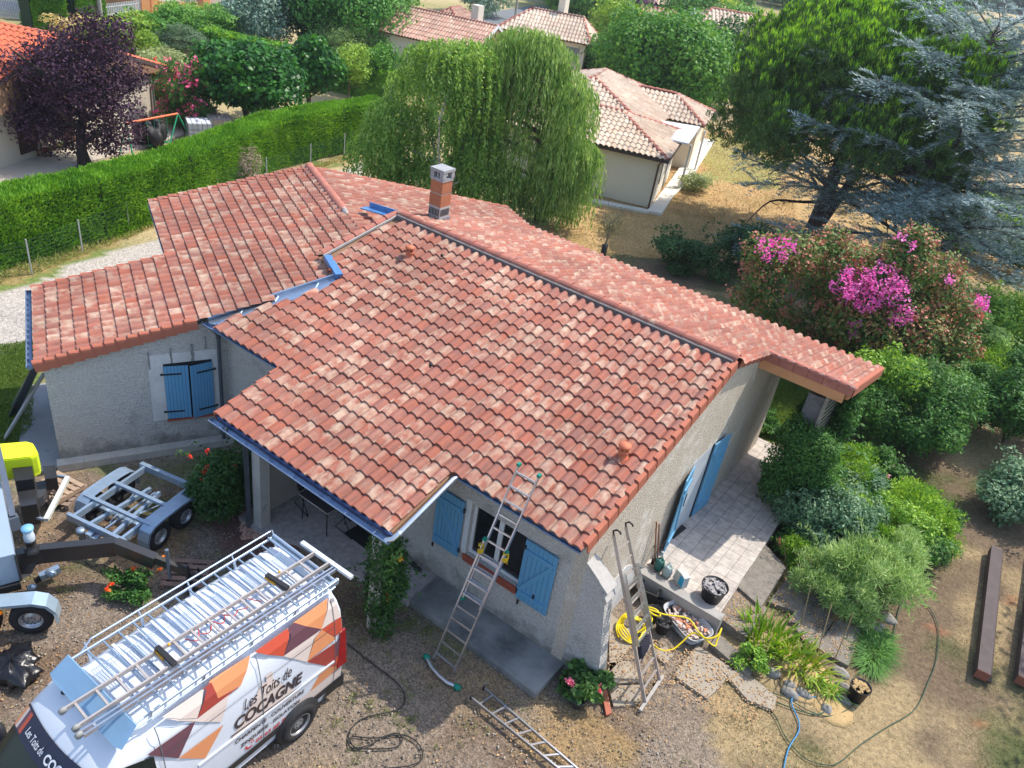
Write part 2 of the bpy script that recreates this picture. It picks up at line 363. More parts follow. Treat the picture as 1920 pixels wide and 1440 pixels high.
CONC = M('concrete', (.40, .385, .36), .92, (.26, .25, .235), vs=2.4, bump=.3, bs=60, stains=((.10, .10, .095), 1.4, .56, .72))
WPVC = M('white_pvc', (.72, .74, .76), .4)
GLASS = M('dark_glass', (.015, .018, .022), .08, spec=.8)
CLAY = M('clay_tile_plain', (.40, .13, .075), .8, (.36, .11, .07), vs=3, bump=.2, bs=20)
BRICKC = M('clay_sill', (.42, .09, .05), .8, (.33, .08, .05), vs=6)
CAP = M('clay_ridge', (.48, .17, .11), .8, (.30, .12, .10), vs=4, stains=((.6, .45, .33), 3, .6, .75))
LEAD = M('lead_strip', (.15, .135, .14), .8, (.10, .09, .09), vs=5)
MORT = M('mortar', (.45, .43, .41), .95, (.35, .33, .31), vs=9)
PINEW = M('new_pine_beam', (.62, .30, .14), .6, (.5, .23, .1), vs=5)
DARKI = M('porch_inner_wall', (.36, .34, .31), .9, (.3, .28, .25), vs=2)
HOUSE = thing('villa', 'low rendered villa with new terracotta tiled roofs, blue shutters and a covered porch', 'house', (-9, 12, 0))
tile_w, tile_l = .2305, .3165
lf = math.hypot(1, SM); VF = Vector((0, 1, SM))/lf; VB = Vector((0, -1, math.hypot(0, SB)))/1; VB = Vector((0, -1, SB)).normalized()
# main front slope: polygon in (x, y)
fr = lambda x, y: FR(x, y)
poly_front = [(XG, YE-.1), (XG+.02, YR-.05)]+[tuple(fr(*q)[:2]) for q in ((752, 412), (612, 492), (636, 538), (432, 596))]+[(fr(424, 612).x, YE-.1), (XP0-.01, YE-.1), (XP0-.01, YP-.05), (XP1-.02, YP-.05), (XP1-.02, YE-.1)]
inF = inpoly(poly_front); nW = 42
O = Vector((XG-.01-nW*tile_w, YP, zf(YP)+.03))
tile_roof('front_tiles', HOUSE, O, (1, 0, 0), VF, nW, 23, tile_w, tile_l, lambda u, v: inF(O.x+u, O.y+v/lf), seed=3)
# back slope with the canopy that runs on past the gable
lb = math.hypot(1, SB); nB = 62; Ob = Vector((XX, YB, zb(YB)+.03))
inB = lambda u, v: (lambda x, y: (y > YX if x > XG+.05 else y > YR+.05 and x > -13.1-.09*(y-YR)))(Ob.x-u, Ob.y-v/lb)
tile_roof('back_tiles', HOUSE, Ob, (-1, 0, 0), VB, nB, 20, tile_w, tile_l, inB, seed=5)
# wing, front slope (towards the camera's left) and back slope
lw = math.hypot(1, WS); VW = (QD+Vector((0, 0, WS))).normalized(); VW2 = (-QD+Vector((0, 0, WS))).normalized()
wl = .272; ww = .252
bnd = [st(WR(*q)) for q in ((386, 601), (634, 521), (603, 482), (742, 404))]
pw = [(-.1, T1-.02), (S1-.1, T1-.02), (S1-.1, T2-.02), (S2, T2-.02), (S2, st(WR(742, 404))[1])]+[bnd[3], bnd[2], bnd[1], bnd[0], (S1, .02), (-.1, .02)]
inW = inpoly(pw); Ow = WP(0, -30*ww)+Vector((0, 0, .03))
tile_roof('wing_tiles', HOUSE, Ow, PD, VW, 42, 28, ww, wl, lambda u, v: inW(v/lw, u-30*ww), seed=8)
Ow2 = WP(S2*2-.6, 4.2)+Vector((0, 0, .03)); inW2 = lambda u, v: (lambda p: 4.2-u > T2 and S2*2-.6-v/lw > S2+.02 and p.x < -13.0)(WP(S2*2-.6-v/lw, 4.2-u, 0))
tile_roof('wing_back_tiles', HOUSE, Ow2, -PD, VW2, 45, 25, ww, tile_l, inW2, seed=9)
# decks under the tiles (solid, 12 cm)
def deck(mb, P, th=.12, m=0): mb.prism([p-Vector((0, 0, th)) for p in P], (0, 0, th), m)
d = MB(); F3 = lambda x, y: Vector((x, y, zf(y)+.005)); B3 = lambda x, y: Vector((x, y, zb(y)+.005))
xl = -13.45
deck(d, [F3(XP1, YE+.04), F3(XG-.04, YE+.04), F3(XG-.04, YR), F3(XP1, YR)])
deck(d, [F3(XP0+.03, YP+.05), F3(XP1-.06, YP+.05), F3(XP1-.06, YE+.1), F3(XP1-.005, YE+.1), F3(XP1-.005, YR), F3(XP0+.03, YR)])
deck(d, [F3(fr(408, 606).x, YE+.04), F3(XP0, YE+.04), F3(XP0, YR), F3(fr(742, 404).x, YR), F3(*tuple(fr(604, 482)[:2])), F3(*tuple(fr(634, 527)[:2]))])
deck(d, [B3(XG-.04, YR+.01), B3(XG-.04, YB-.05), B3(-13.6, YB-.05), B3(-13.1, YR+.01)])
deck(d, [B3(XX-.05, YX+.03), B3(XX-.05, YB-.05), B3(XG-.03, YB-.05), B3(XG-.03, YX+.03)], .1)
W3 = lambda s, t: WP(s, t)+Vector((0, 0, .003))
deck(d, [W3(.04, T1+.03), W3(.04, -.03), W3(S2, -1.3), W3(S2, T1+.03)]); deck(d, [W3(S1, T2+.03), W3(S1, T1+.02), W3(S2, T1+.02), W3(S2, T2+.03)])
deck(d, [W3(S2+.01, T2+.03), W3(S2+.01, -3.1), W3(S2*2-.6, .6), W3(S2*2-.6, T2+.03)])
d.build('roof_deck', M('roof_timber', (.30, .17, .10), .8), HOUSE)
# verge tiles: an L of clay down the rake with the barrel on top
def verge(mb, P, Dv, Sd, n, l, drop=.17):
    """P lower end, Dv up the slope, Sd outwards"""
    P, Dv, Sd = Vector(P), Vector(Dv), Vector(Sd); N = Sd.cross(Dv).normalized();
    if N.z < 0: N = -N
    for i in range(n):
        a = P+Dv*l*i; b = a+Dv*l*1.04; lf_ = N*.045
        pr = [(-.12, .05), (-.05, .075), (.0, .07), (.03, .045), (.035, 0), (.035, -drop), (.015, -drop), (.01, .0)]
        vs = [a+Sd*x+N*z+lf_ for x, z in pr]+[b+Sd*(x-.008)+N*z for x, z in pr]; k = len(pr)
        mb.add(vs, [(j, j+1, k+j+1, k+j) for j in range(k-1)]+[tuple(range(k))], 0, False)
def vg_(*a):
    v = MB(); verge(v, *a); v.build('verge_tiles', CLAY, HOUSE)
vg_((XG, YE, ZE), VF, (1, 0, 0), 17, .318, .2); vg_((XP0, YP, zf(YP)), VF, (-1, 0, 0), 5, .338)
vg_((XG-.0, YX+.1, zb(YX+.1)), VB, (1, 0, 0), 6, .34, .14)
vg_((XX, YB, zb(YB)), VB, (1, 0, 0), 12, .334, .16)
vg_(WP(-.03, 0), VW, PD, 14, .23); vg_(WP(-.03, T1), VW, -PD, 12, .272); vg_(WP(S1, T2), VW, -PD, 16, .272)
vg_(WP(S2*2-.6, T2), VW2, -PD, 21, .323)
# canopy head (half-pitch): flat L tiles along the top edge and a timber beam
h = MB(); x = XG+.03; k = 6; sw = (XX-XG)/k
for i in range(k):
    a = XG+.02+sw*i; zz = zb(YX)
    h.box((a, YX-.05, zz-.13), (a+sw-.008, YX-.03, zz+.09)); caps(h, (a, YX+.0, zz+.05), (a+sw, YX+.0, zz+.05), .085, .5)
h.build('canopy_head_tiles', CAP, HOUSE)
h = MB(); h.tube([(XG+.03, YX-.045, zb(YX)+.10), (XX, YX-.045, zb(YX)+.10)], .012, 6); h.build('canopy_mortar_line', MORT, HOUSE)
h = MB(); h.box((XG-.05, YX-.035, zb(YX)-.36), (XX-.12, YX+.06, zb(YX)-.125)); h.build('canopy_beam', PINEW, HOUSE)
h = MB()
for i in range(5):
    xx_ = XG+.3+i*.4; h.bar((xx_, YX+.1, zb(YX+.1)-.2), (xx_, YB-.1, zb(YB-.1)-.2), .07, .14)
h.build('canopy_rafters', PINEW, HOUSE)
# ridges and the mortared hip line
a, b = fr(603, 480), fr(741, 405)
for p_, q_, r_, s_, nm_ in (((XG+.0, YR+.03, ZR+.07), (-13.05, YR+.03, ZR+.07), .115, .41, 'ridge_tiles'), (a+Vector((0, 0, .06)), b+Vector((0, 0, .06)), .09, .33, 'hip_tiles'), (WP(S2, T2)+Vector((0, 0, .06)), WP(S2, st(WR(650, 397))[1])+Vector((0, 0, .06)), .115, .4, 'ridge_tiles')):
    rd = MB(); caps(rd, p_, q_, r_, s_); rd.build(nm_, CAP, HOUSE)
ms = MB(); ms.box((-13.0, YR-.17, ZR-.03), (XG-.05, YR-.03, ZR+.085)); ms.build('ridge_lead_strip', LEAD, HOUSE)
ms = MB(); p, q = WP(S2-.12, T2+.05), WP(S2-.12, st(WR(650, 397))[1]); ms.bar(p+Vector((0, 0, .03)), q+Vector((0, 0, .03)), .1, .12); ms.build('wing_ridge_lead', LEAD, HOUSE)
ms = MB(); o_ = Vector((.10, -.03, .05)); ms.bar(a+o_, b+o_, .055, .05)
for i in range(5): e = MB; ms.blob(WP(S2, st(WR(650, 397))[1])+Vector((.05*i, -.03*i, .07)), .08)
ms.build('hip_mortar', MORT, HOUSE)
# zinc: valley, box flashing, small back gutter
z = MB(); u3 = Vector((0, 0, .045))
P1 = [fr(388, 601), fr(634, 519), fr(640, 540), fr(560, 560), fr(470, 590), fr(414, 612), fr(392, 607)]
z.prism([p+Vector((0, 0, .0)) for p in P1], (0, 0, .02)); a, b = fr(389, 599), fr(634, 519)
z.bar(a+u3, b+u3, .05, .1)
for q in ((520, 556), (456, 578), (590, 540)): p = fr(*q); z.bar(p+Vector((-.1, .25, .1)), p+Vector((.1, -.15, -.01)), .02, .02)
z.build('valley_sheet', ZINC, HOUSE)
z = MB(); a, b = fr(612, 488), fr(634, 524); z.bar(a+Vector((.03, 0, .09)), b+Vector((.03, 0, .09)), .17, .12, 0); z.build('box_flashing', ZBLUE, HOUSE)
z = MB(); a, b = WR(682, 392), WR(737, 408); z.bar(a+Vector((0, 0, .045)), b+Vector((0, 0, .045)), .26, .03); z.bar(a+Vector((.08, .14, .12)), b+Vector((.08, .08, .12)), .03, .16)
z.build('back_gutter_flashing', ZBLUE, HOUSE)
# gutters: half round with rolled lip, scalloped closure strip behind
def gutter(p, q, out, r=.058, ends=True, mat=None, nm='gutter'):
    mat = mat or M('blue_zinc_gutter', (.22, .30, .44), .4, (.12, .18, .30), vs=6, metal=.4)
    p, q, out = Vector(p), Vector(q), Vector(out); mb = MB(); n = 8; vs = []
    for c in (p, q):
        for rr in (r, r-.008):
            for j in range(n+1): t = math.pi*j/n; vs.append(c+out*(-rr*math.cos(t))-Vector((0, 0, rr*math.sin(t))))
    k = n+1
    fs = [(j, j+1, 2*k+j+1, 2*k+j) for j in range(n)]+[(k+j, 3*k+j, 3*k+j+1, k+j+1) for j in range(n)]
    mb.add(vs, fs, 0, True); mb.tube([p+out*r, q+out*r], .013, 6)
    if ends:
        for c in (0, 1):
            o2 = c*2*k; mb.add([vs[o2+j] for j in range(k)], [tuple(range(k))])
    nb = max(2, int((q-p).length/.6))
    for i in range(nb): c = p.lerp(q, (i+.5)/nb); mb.bar(c-out*r, c+out*r, .02, .006)
    return mb.build(nm, mat, HOUSE)
def closure(p, q, out):
    p, q = Vector(p), Vector(q); mb = MB(); L = (q-p).length; k = round(L/tile_w); d = (q-p)/k; out = Vector(out)
    for i in range(k): mb.blob(p+d*(i+.5)+Vector((0, 0, .03)), (.085 if abs(d.x) > abs(d.y) else .04, .04 if abs(d.x) > abs(d.y) else .085, .05), n=8, k=5, jit=0)
    mb.bar(p, q, .03, .09); return mb.build('gutter_closure_strip', DBLUE, HOUSE)
g0 = YE-.10
gutter((XP1+.07, g0, ZE-.03), (XG-.02, g0, ZE-.03), (0, -1, 0)); closure((XP1+.1, YE+.01, ZE-.02), (XG-.04, YE+.01, ZE-.02), (0, -1, 0))
gutter((XP0, YP-.1, zf(YP)-.03), (XP1+.02, YP-.1, zf(YP)-.03), (0, -1, 0)); closure((XP0+.05, YP+.01, zf(YP)-.02), (XP1-.02, YP+.01, zf(YP)-.02), (0, -1, 0))
gutter((fr(392, 600).x, g0, ZE-.03), (XP0-.05, g0, ZE-.03), (0, -1, 0)); closure((fr(420, 600).x, YE+.01, ZE-.02), (XP0-.02, YE+.01, ZE-.02), (0, -1, 0))
gutter(WP(-.1, T1, WZ-.03), WP(-.1, -.02, WZ-.03), -QD); gutter(WP(S1-.1, T2, WZ+WS*S1-.05), WP(S1-.1, T1-.05, WZ+WS*S1-.05), -QD)
# galvanised pipe that runs down the porch verge from the upper gutter
mb = MB(); mb.tube([(XP1+.06, YE-.02, ZE+.0), (XP1+.045, YE-.25, ZE-.02), (XP1+.045, YP+.1, zf(YP)+.05), (XP1+.03, YP-.04, zf(YP)-.0), (XP1-.06, YP-.12, zf(YP)-.04)], .048, 10)
mb.tube([(XP1+.045, YP+.12, zf(YP)+.05), (XP1+.045, YP+.07, zf(YP)+.04)], .056, 10); mb.build('overflow_pipe', M('bright_galvanised', (.72, .76, .8), .22, metal=.9), HOUSE)
# walls
def wallquad(pts, nrm, th=.25, mat=RENDER, nm='wall', parent=HOUSE, **k):
    mb = MB(); mb.prism([Vector(p) for p in pts], Vector(nrm)*-th); return mb.build(nm, mat, parent, **k)
zu = lambda y: zf(y)-.125
wx0, wx1, wz0, wz1 = -6.36, -5.08, 1.16, 2.42     # front window
XPC = -8.2                                        # right corner of the porch recess
mb = MB()
for (x0, x1, z0, z1) in ((XPC, wx0, -.1, zu(YF)), (wx0, wx1, -.1, wz0), (wx0, wx1, wz1, zu(YF)), (wx1, XW-.25, -.1, zu(YF))):
    mb.box((x0, YF, z0), (x1, YF+.25, z1))
mb.build('front_wall', RENDER, HOUSE)
mb = MB(); mb.box((-13.9, YF, -.1), (-10.95, YF+.25, zu(YF)-.005)); mb.build('front_wall', RENDER, HOUSE)
# gable wall, right end
gz_ = lambda y: (zf(y) if y < YR else zb(y))-.12
mb = MB(); mb.prism([(XW, YF+.0, -.2), (XW, YX+.05, -.2), (XW, YX+.05, zb(YX)-.12), (XW, YR, ZR-.12), (XW, YF, zu(YF))], (-.25, 0, 0)); mb.build('gable_wall', RENDER2, HOUSE)
mb = MB(); mb.prism([(XW+.015, 9.93, -.2), (XW+.015, 12.3, -.2), (XW+.015, 12.3, .75), (XW+.015, 11.7, 1.15), (XW+.015, 9.93, 1.05)], (-.012, 0, 0)); mb.build('smooth_plinth', SMOOTH, HOUSE)
mb = MB(); mb.prism([(XW-.002, YX+.05, -.2), (XW-.002, YB-1.2, -.2), (XW-.002, YB-1.2, zb(YB-1.2)-.13), (XW-.002, YX+.05, zb(YX+.05)-.13)], (-.25, 0, 0)); mb.box((-14.3, YB-1.2, -.2), (XW-.25, YB-1.0, zb(YB-1.1)-.13)); mb.build('back_wall', RENDER2, HOUSE)
# buttress at the front right corner
mb = MB(); BX = -3.04; mb.prism([(XW-.0, YF-.001, -.1), (BX, YF-.001, -.1), (BX-.12, YF-.001, .7), (-3.4, YF-.001, 2.22), (XW, YF-.001, 2.62)], (0, .27, 0)); mb.build('buttress', RENDER, HOUSE)
mb = MB(); a = Vector((XW, YF+.13, 2.66)); b = Vector((-3.37, YF+.13, 2.28)); mb.bar(a, b, .33, .05); mb.bar(a+Vector((0, -.03, .03)), a.lerp(b, .6)+Vector((0, -.02, .03)), .3, .03); mb.bar(b-Vector((.1, 0, .02)), b+Vector((.02, 0, -.2)), .31, .05); mb.build('buttress_coping', MORT, HOUSE)
# porch recess: side wall, back wall, floor slab, pillars, ceiling edge
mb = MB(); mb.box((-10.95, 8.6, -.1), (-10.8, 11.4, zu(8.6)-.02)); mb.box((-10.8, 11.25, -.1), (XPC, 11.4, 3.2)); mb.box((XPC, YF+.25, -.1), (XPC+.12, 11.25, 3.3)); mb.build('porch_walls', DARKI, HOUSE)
TILEF = M('porch_paving', (.42, .37, .35), .8, (.30, .27, .26), vs=9, contrast=.12, stains=((.5, .46, .43), 3, .55, .8))
mb = MB(); s0 = [(-11.1, 8.0), (-10.45, 8.0), (-9.7, 8.35), (-6.9, 8.72), (-6.95, YF-.003), (XPC+.0, YF-.003), (XPC, 11.25), (-10.8, 11.25), (-10.8, 8.6), (-11.1, 8.6)]
mb.prism([(x, y, -.1) for x, y in s0], (0, 0, .2)); mb.build('porch_floor', TILEF, HOUSE)
def pillar(x, y, z1, w=.24, nm='porch_pillar'):
    mb = MB(); mb.box((x-w/2, y-w/2, -.1), (x+w/2, y+w/2, z1)); return mb.build(nm, M('pillar_render', (.5, .48, .45), .9, (.38, .36, .33), vs=3, stains=((.2, .18, .15), 2, .6, .8)), HOUSE)
pillar(-10.58, 8.2, zf(8.2)-.13); pillar(-7.0, 7.95, zf(7.95)-.13)
mb = MB(); mb.box((-11.1, 7.85, 2.58), (XP1-.25, 8.03, zf(7.85)-.125)); mb.build('porch_beam', M('roof_timber', (.3, .17, .1)), HOUSE)
# wing walls
def wingwall(s0, s1, t, th=.25, z0=-.1, nm='wing_wall'):
    mb = MB(); mb.prism([WP(s0, t, z0), WP(s1, t, z0), WP(s1, t, WZ+WS*s1-.13), WP(s0, t, WZ+WS*s0-.13)], PD*-th); return mb.build(nm, RENDER, HOUSE)
tW = -.12
P0 = WP(0, tW); s_end = (YF-P0.y)/QD.y+.12
wingwall(.12, s_end, tW)
mb = MB(); p = [WP(.12, tW-.25, -.1), WP(.12, T1+.2, -.1)]; mb.prism([p[0], p[1], p[1]+Vector((0, 0, WZ-.08)), p[0]+Vector((0, 0, WZ-.08))], QD*.25)
p = [WP(S1+.1, T1-.0, -.1), WP(S1+.1, T2+.2, -.1)]; mb.prism([p[0], p[1], p[1]+Vector((0, 0, 3.1)), p[0]+Vector((0, 0, 3.1))], QD*.25)
p = [WP(.2, T1+.2, -.1), WP(S1+.1, T1+.2, -.1)]; mb.prism([p[0], p[1], p[1]+Vector((0, 0, 3.1)), p[0]+Vector((0, 0, 2.6))], PD*.25)
p = [WP(S1+.1, T2+.2, -.1), WP(S2, T2+.2, -.1), WP(2*S2-.9, T2+.2, -.1)]; mb.prism([p[0], p[1], p[2], p[2]+Vector((0, 0, 2.7)), p[1]+Vector((0, 0, WZR-.05)), p[0]+Vector((0, 0, 3.15))], PD*.25)
mb.build('wing_side_walls', RENDER, HOUSE)
# smooth frame and closed shutters on the wing wall
def wpt(q, o=0): return PL(*q, WP(0, tW+o), PD)
f0, f1, f2 = wpt((275, 667)), wpt((412, 652)), wpt((283, 790)); sA, sB = st(f0)[0], st(f1)[0]; zA, zB = f2.z, f0.z
P_ = lambda s, o, z: WP(s, tW+o, z)
mb = MB(); mb.prism([P_(sA, .0, zA), P_(min(sB, s_end-.15), .0, zA), P_(min(sB, s_end-.15), 0, zB), P_(sA, 0, zB)], PD*.018); mb.build('smooth_window_surround', SMOOTH, HOUSE)
h0, h1, hm = wpt((306, 688), .05), wpt((397, 677), .05), wpt((313, 785), .05); sh0, sh1 = st(h0)[0], st(h1)[0]; zt, zl = h0.z, hm.z; smid = (sh0+sh1)/2
mb = MB(); mb.prism([P_(sh0, .012, zl-.03), P_(sh1, .012, zl-.03), P_(sh1, .012, zt+.05), P_(sh0, .012, zt+.05)], PD*.02); mb.build('window_opening', BLACK, HOUSE)
mb = MB(); mb.prism([P_(sh0-.02, .015, zl-.07), P_(sh1+.02, .015, zl-.07), P_(sh1+.02, .015, zl-.03), P_(sh0-.02, .015, zl-.03)], PD*.07); mb.build('window_sill', BRICKC, HOUSE)
def shutter(P, A, Nn, w, z0, z1, zbar=False, hinge=1, label=None, nb=7, strap=True, flip=False):
    """P: hinge foot, A: unit along the leaf, Nn: unit out of the face"""
    P, A, Nn = Vector(P), Vector(A), Vector(Nn); Z = Vector((0, 0, 1)); mb = MB(); bw = w/nb
    for i in range(nb):
        a = P+A*(bw*i+.004); b = P+A*(bw*(i+1)-.004)
        mb.prism([a+Z*z0, b+Z*z0, b+Z*z1, a+Z*z1], Nn*.028)
    mb.prism([P+A*.01+Z*(z0+.01), P+A*(w-.01)+Z*(z0+.01), P+A*(w-.01)+Z*(z1-.01), P+A*.01+Z*(z1-.01)], Nn*.02, 1)
    o = mb.build('shutter', [BLUE, BLUE2], HOUSE, label=label)
    if zbar:
        mb = MB(); H = z1-z0; q = lambda u, z: P+A*u+Z*(z0+z)+Nn*.04
        for zz in (.13*H, .84*H): mb.bar(q(.04, zz), q(w-.06, zz), .09, .03, 0, Nn) if False else mb.bar(q(.04, zz), q(w-.06, zz), .03, .09)
        mb.bar(q(.06, .17*H) if not flip else q(w-.08, .17*H), q(w-.08, .80*H) if not flip else q(.06, .80*H), .03, .085)
        sub('z_brace', mb, BLUE, o)
    if strap:
        mb = MB()
        for zz in (z0+.14*(z1-z0), z0+.86*(z1-z0)):
            mb.bar(P+A*-.04+Z*zz+Nn*.035, P+A*(w*.72)+Z*zz+Nn*.035, .012, .035); mb.blob(P+A*-.05+Z*zz+Nn*.03, .03, n=6, k=4, jit=0)
        sub('strap_hinge', mb, BLACK, o)
    return o
hw = smid-sh0
STN = M('damp_streak', (.15, .145, .14), .95, (.30, .29, .275), vs=22, contrast=.3)
for s_, zt_, zb_, w_ in ((sA+.03, zB+.10, zB-.35, .05), (sh0+.18, zB+.14, zt+.02, .06), (sh0+.62, zB+.2, zt+.05, .09), (sh1-.1, zB+.35, zB+.02, .04)):
    mb = MB(); k_ = 9; L1 = [P_(s_-w_*.5*(.45+.55*random.random()), .021, zt_+(zb_-zt_)*i/k_) for i in range(k_+1)]; L2 = [P_(s_+w_*.5*(.45+.55*random.random()), .021, zt_+(zb_-zt_)*i/k_) for i in range(k_+1)]
    mb.add(L1+L2, [(i, i+1, k_+2+i, k_+1+i) for i in range(k_)]); mb.build('damp_stain', STN, HOUSE)
aL = (QD*math.cos(.10)+PD*math.sin(.10)); aR = (-QD*math.cos(.22)+PD*math.sin(.22))
shutter(P_(sh0, .035, 0), aL, aL.cross(Vector((0, 0, 1)))*1, hw*1.0, zl, zt, label='left leaf of the nearly closed blue shutters')
shutter(P_(sh1, .035, 0), aR, -aR.cross(Vector((0, 0, 1))), hw*.98, zl, zt, label='right leaf of the blue shutters, standing ajar')
# front window
mb = MB(); fw = .06
for a, b in (((wx0, YF+.1, wz0), (wx0+fw, YF+.17, wz1)), ((wx1-fw, YF+.1, wz0), (wx1, YF+.17, wz1)), ((wx0+fw, YF+.1, wz1-fw), (wx1-fw, YF+.17, wz1)), ((wx0+fw, YF+.1, wz0), (wx1-fw, YF+.17, wz0+fw)),
             (((wx0+wx1)/2-.05, YF+.105, wz0+fw), ((wx0+wx1)/2+.05, YF+.175, wz1-fw))): mb.box(a, b)
fo = mb.build('front_window', WPVC, HOUSE)
mb = MB(); mb.box((wx0+fw, YF+.13, wz0+fw), (wx1-fw, YF+.14, wz1-fw)); sub('pane', mb, GLASS, fo)
mb = MB()
for i in range(26):
    x = wx0+.1+i*(wx1-wx0-.2)/26; mb.box((x, YF+.2+.012*(i % 2), wz0+.05), (x+.04, YF+.205+.012*(i % 2), wz1-.06))
sub('curtain', mb, M('grey_curtain', (.12, .11, .13), .9), fo)
mb = MB(); mb.box((wx0-.04, YF-.045, wz0-.06), (wx1+.04, YF+.1, wz0-.003)); mb.prism([(wx0-.04, YF-.045, wz0-.07), (wx1+.04, YF-.045, wz0-.07), (wx1+.04, YF-.004, wz0-.2), (wx0-.04, YF-.004, wz0-.2)], (0, -.004, 0)); mb.build('window_sill', BRICKC, HOUSE)
mb = MB(); mb.box((wx0-.12, YF-.012, wz0), (wx0-.002, YF-.001, wz1+.06)); mb.build('window_reveal', WPVC, HOUSE)
shutter((wx0-.14, YF-.03, 0), (-1, 0, 0), (0, -1, 0), .66, 1.0, 2.38, True, strap=False, nb=7, label='blue shutter left of the front window')
shutter((wx1+.0, YF-.03, 0), (1, 0, 0), (0, -1, 0), .70, .98, 2.42, True, strap=False, nb=7, flip=False, label='blue shutter right of the front window')
mb = MB()
for (x, z) in ((wx0-.12, 1.2), (wx0-.12, 2.2), (wx1+.02, 1.15), (wx1+.02, 2.25), (-7.12, .93), (-4.7, 1.25), (-5.0, .9)): mb.box((x-.02, YF-.075, z-.05), (x+.02, YF-.055, z+.05))
mb.build('shutter_irons', BLACK, HOUSE)
# small shutter seen in the notch between the two roofs
shutter((-11.62, YF-.03, 0), (-1, 0, 0), (0, -1, 0), .42, 1.1, 2.45, False, strap=True, nb=4, label='small blue shutter in the notch beside the porch roof')
# gable door: white door in a recess, two blue leaves
yd0, yd1, dzt = 14.02, 15.06, 2.46
mb = MB(); mb.box((XW-.01, yd0, ZT), (XW+.004, yd1, dzt)); dr = mb.build('terrace_door', M('pale_grey_door', (.55, .6, .66), .5), HOUSE)
mb = MB(); mb.box((XW+.008, yd0+.08, ZT+.9), (XW+.05, yd0+.11, ZT+1.25)); sub('handle', mb, BLACK, dr)
for y in (yd0, yd1): pass
a1 = Vector((math.sin(.16), -math.cos(.16), 0)); shutter((XW+.03, yd0, 0), a1, (-a1.cross(Vector((0, 0, 1)))), .62, ZT+.03, dzt-.05, True, strap=False, nb=5, label='sunlit blue door leaf folded back near the low wall')
a2 = Vector((math.sin(.10), math.cos(.10), 0)); shutter((XW+.03, yd1, 0), a2, (a2.cross(Vector((0, 0, 1)))), .72, ZT+.03, dzt, True, strap=False, nb=6, label='shaded blue door leaf folded back towards the rear corner')
mb = MB(); mb.box((XW+.001, yd1-.035, ZT), (XW+.03, yd1+.02, dzt)); mb.build('door_frame', BLACK, HOUSE)
# downpipes
def pipe(pts, r=.045, nm='downpipe', mat=None):
    mb = MB(); mb.tube(pts, r, 10)
    for p in pts[1:-1][:2]: mb.tube([Vector(p)+Vector((0, 0, .03)), Vector(p)-Vector((0, 0, .03))], r*1.25, 10)
    return mb.build(nm, mat or M('weathered_zinc', (.13, .15, .18), .5, (.09, .1, .12), vs=4, metal=.5), HOUSE)
dp = wpt((417, 700), .12); pipe([(dp.x-.1, YE-.05, 3.2), (dp.x, YE+.08, 3.05), (dp.x, YE+.12, 2.9), (dp.x, YE+.12, 1.6), (dp.x, YE+.12, .1)])
pipe([(-10.75, YP-.1, 2.78), (-10.75, YP+.1, 2.6), (-10.75, 7.98, 2.4), (-10.75, 8.0, .05)], .055)
# chimney
cb = BR(808, 411); cx, cy = cb.x+.20, cb.y+.05; z0 = zb(cy)-.1
w2 = .195
mb = MB(); mb.box((cx-w2-.02, cy-w2-.02, z0), (cx+w2+.02, cy+w2+.02, z0+.28)); ch = mb.build('chimney', ZINC, HOUSE)
mb = MB(); mb.box((cx-w2, cy-w2, z0+.28), (cx+w2, cy+w2, z0+.58)); 
for i in range(7):
    for sgn, ax in ((-1, 'y'), (1, 'x')):
        u = -w2+.03+i*.05
        if ax == 'y': mb.box((cx+u, cy-w2-.008, z0+.34), (cx+u+.022, cy-w2-.001, z0+.52), 1)
        else: mb.box((cx+w2+.001, cy+u, z0+.34), (cx+w2+.008, cy+u+.022, z0+.52), 1)
sub('concrete_base', mb, [MORT, BLACK], ch)
mb = MB(); mb.box((cx-w2, cy-w2, z0+.58), (cx+w2, cy+w2, z0+.90)); mb.box((cx-w2, cy-w2, z0+.93), (cx+w2, cy+w2, z0+1.25)); mb.box((cx-w2+.01, cy-w2+.01, z0+.89), (cx+w2-.01, cy+w2-.01, z0+.94), 1)
sub('clay_flue', mb, [M('orange_clay', (.46, .165, .075), .8, (.34, .13, .07), vs=5), MORT], ch)
mb = MB(); zc = z0+1.25; w3 = w2+.035
mb.box((cx-w3+.02, cy-w3+.02, zc), (cx+w3-.02, cy+w3-.02, zc+.08)); mb.box((cx-w3, cy-w3, zc+.24), (cx+w3, cy+w3, zc+.31))
for sx in (-1, 1):
    for sy in (-1, 1): mb.box((cx+sx*(w3-.07)-.06, cy+sy*(w3-.07)-.06, zc+.08), (cx+sx*(w3-.07)+.06, cy+sy*(w3-.07)+.06, zc+.24))
mb.box((cx-.02, cy-w3+.04, zc+.08), (cx+.02, cy+w3-.04, zc+.24)); sub('concrete_cowl', mb, M('grey_cowl', (.36, .37, .38), .9, (.27, .27, .28), vs=7), ch)
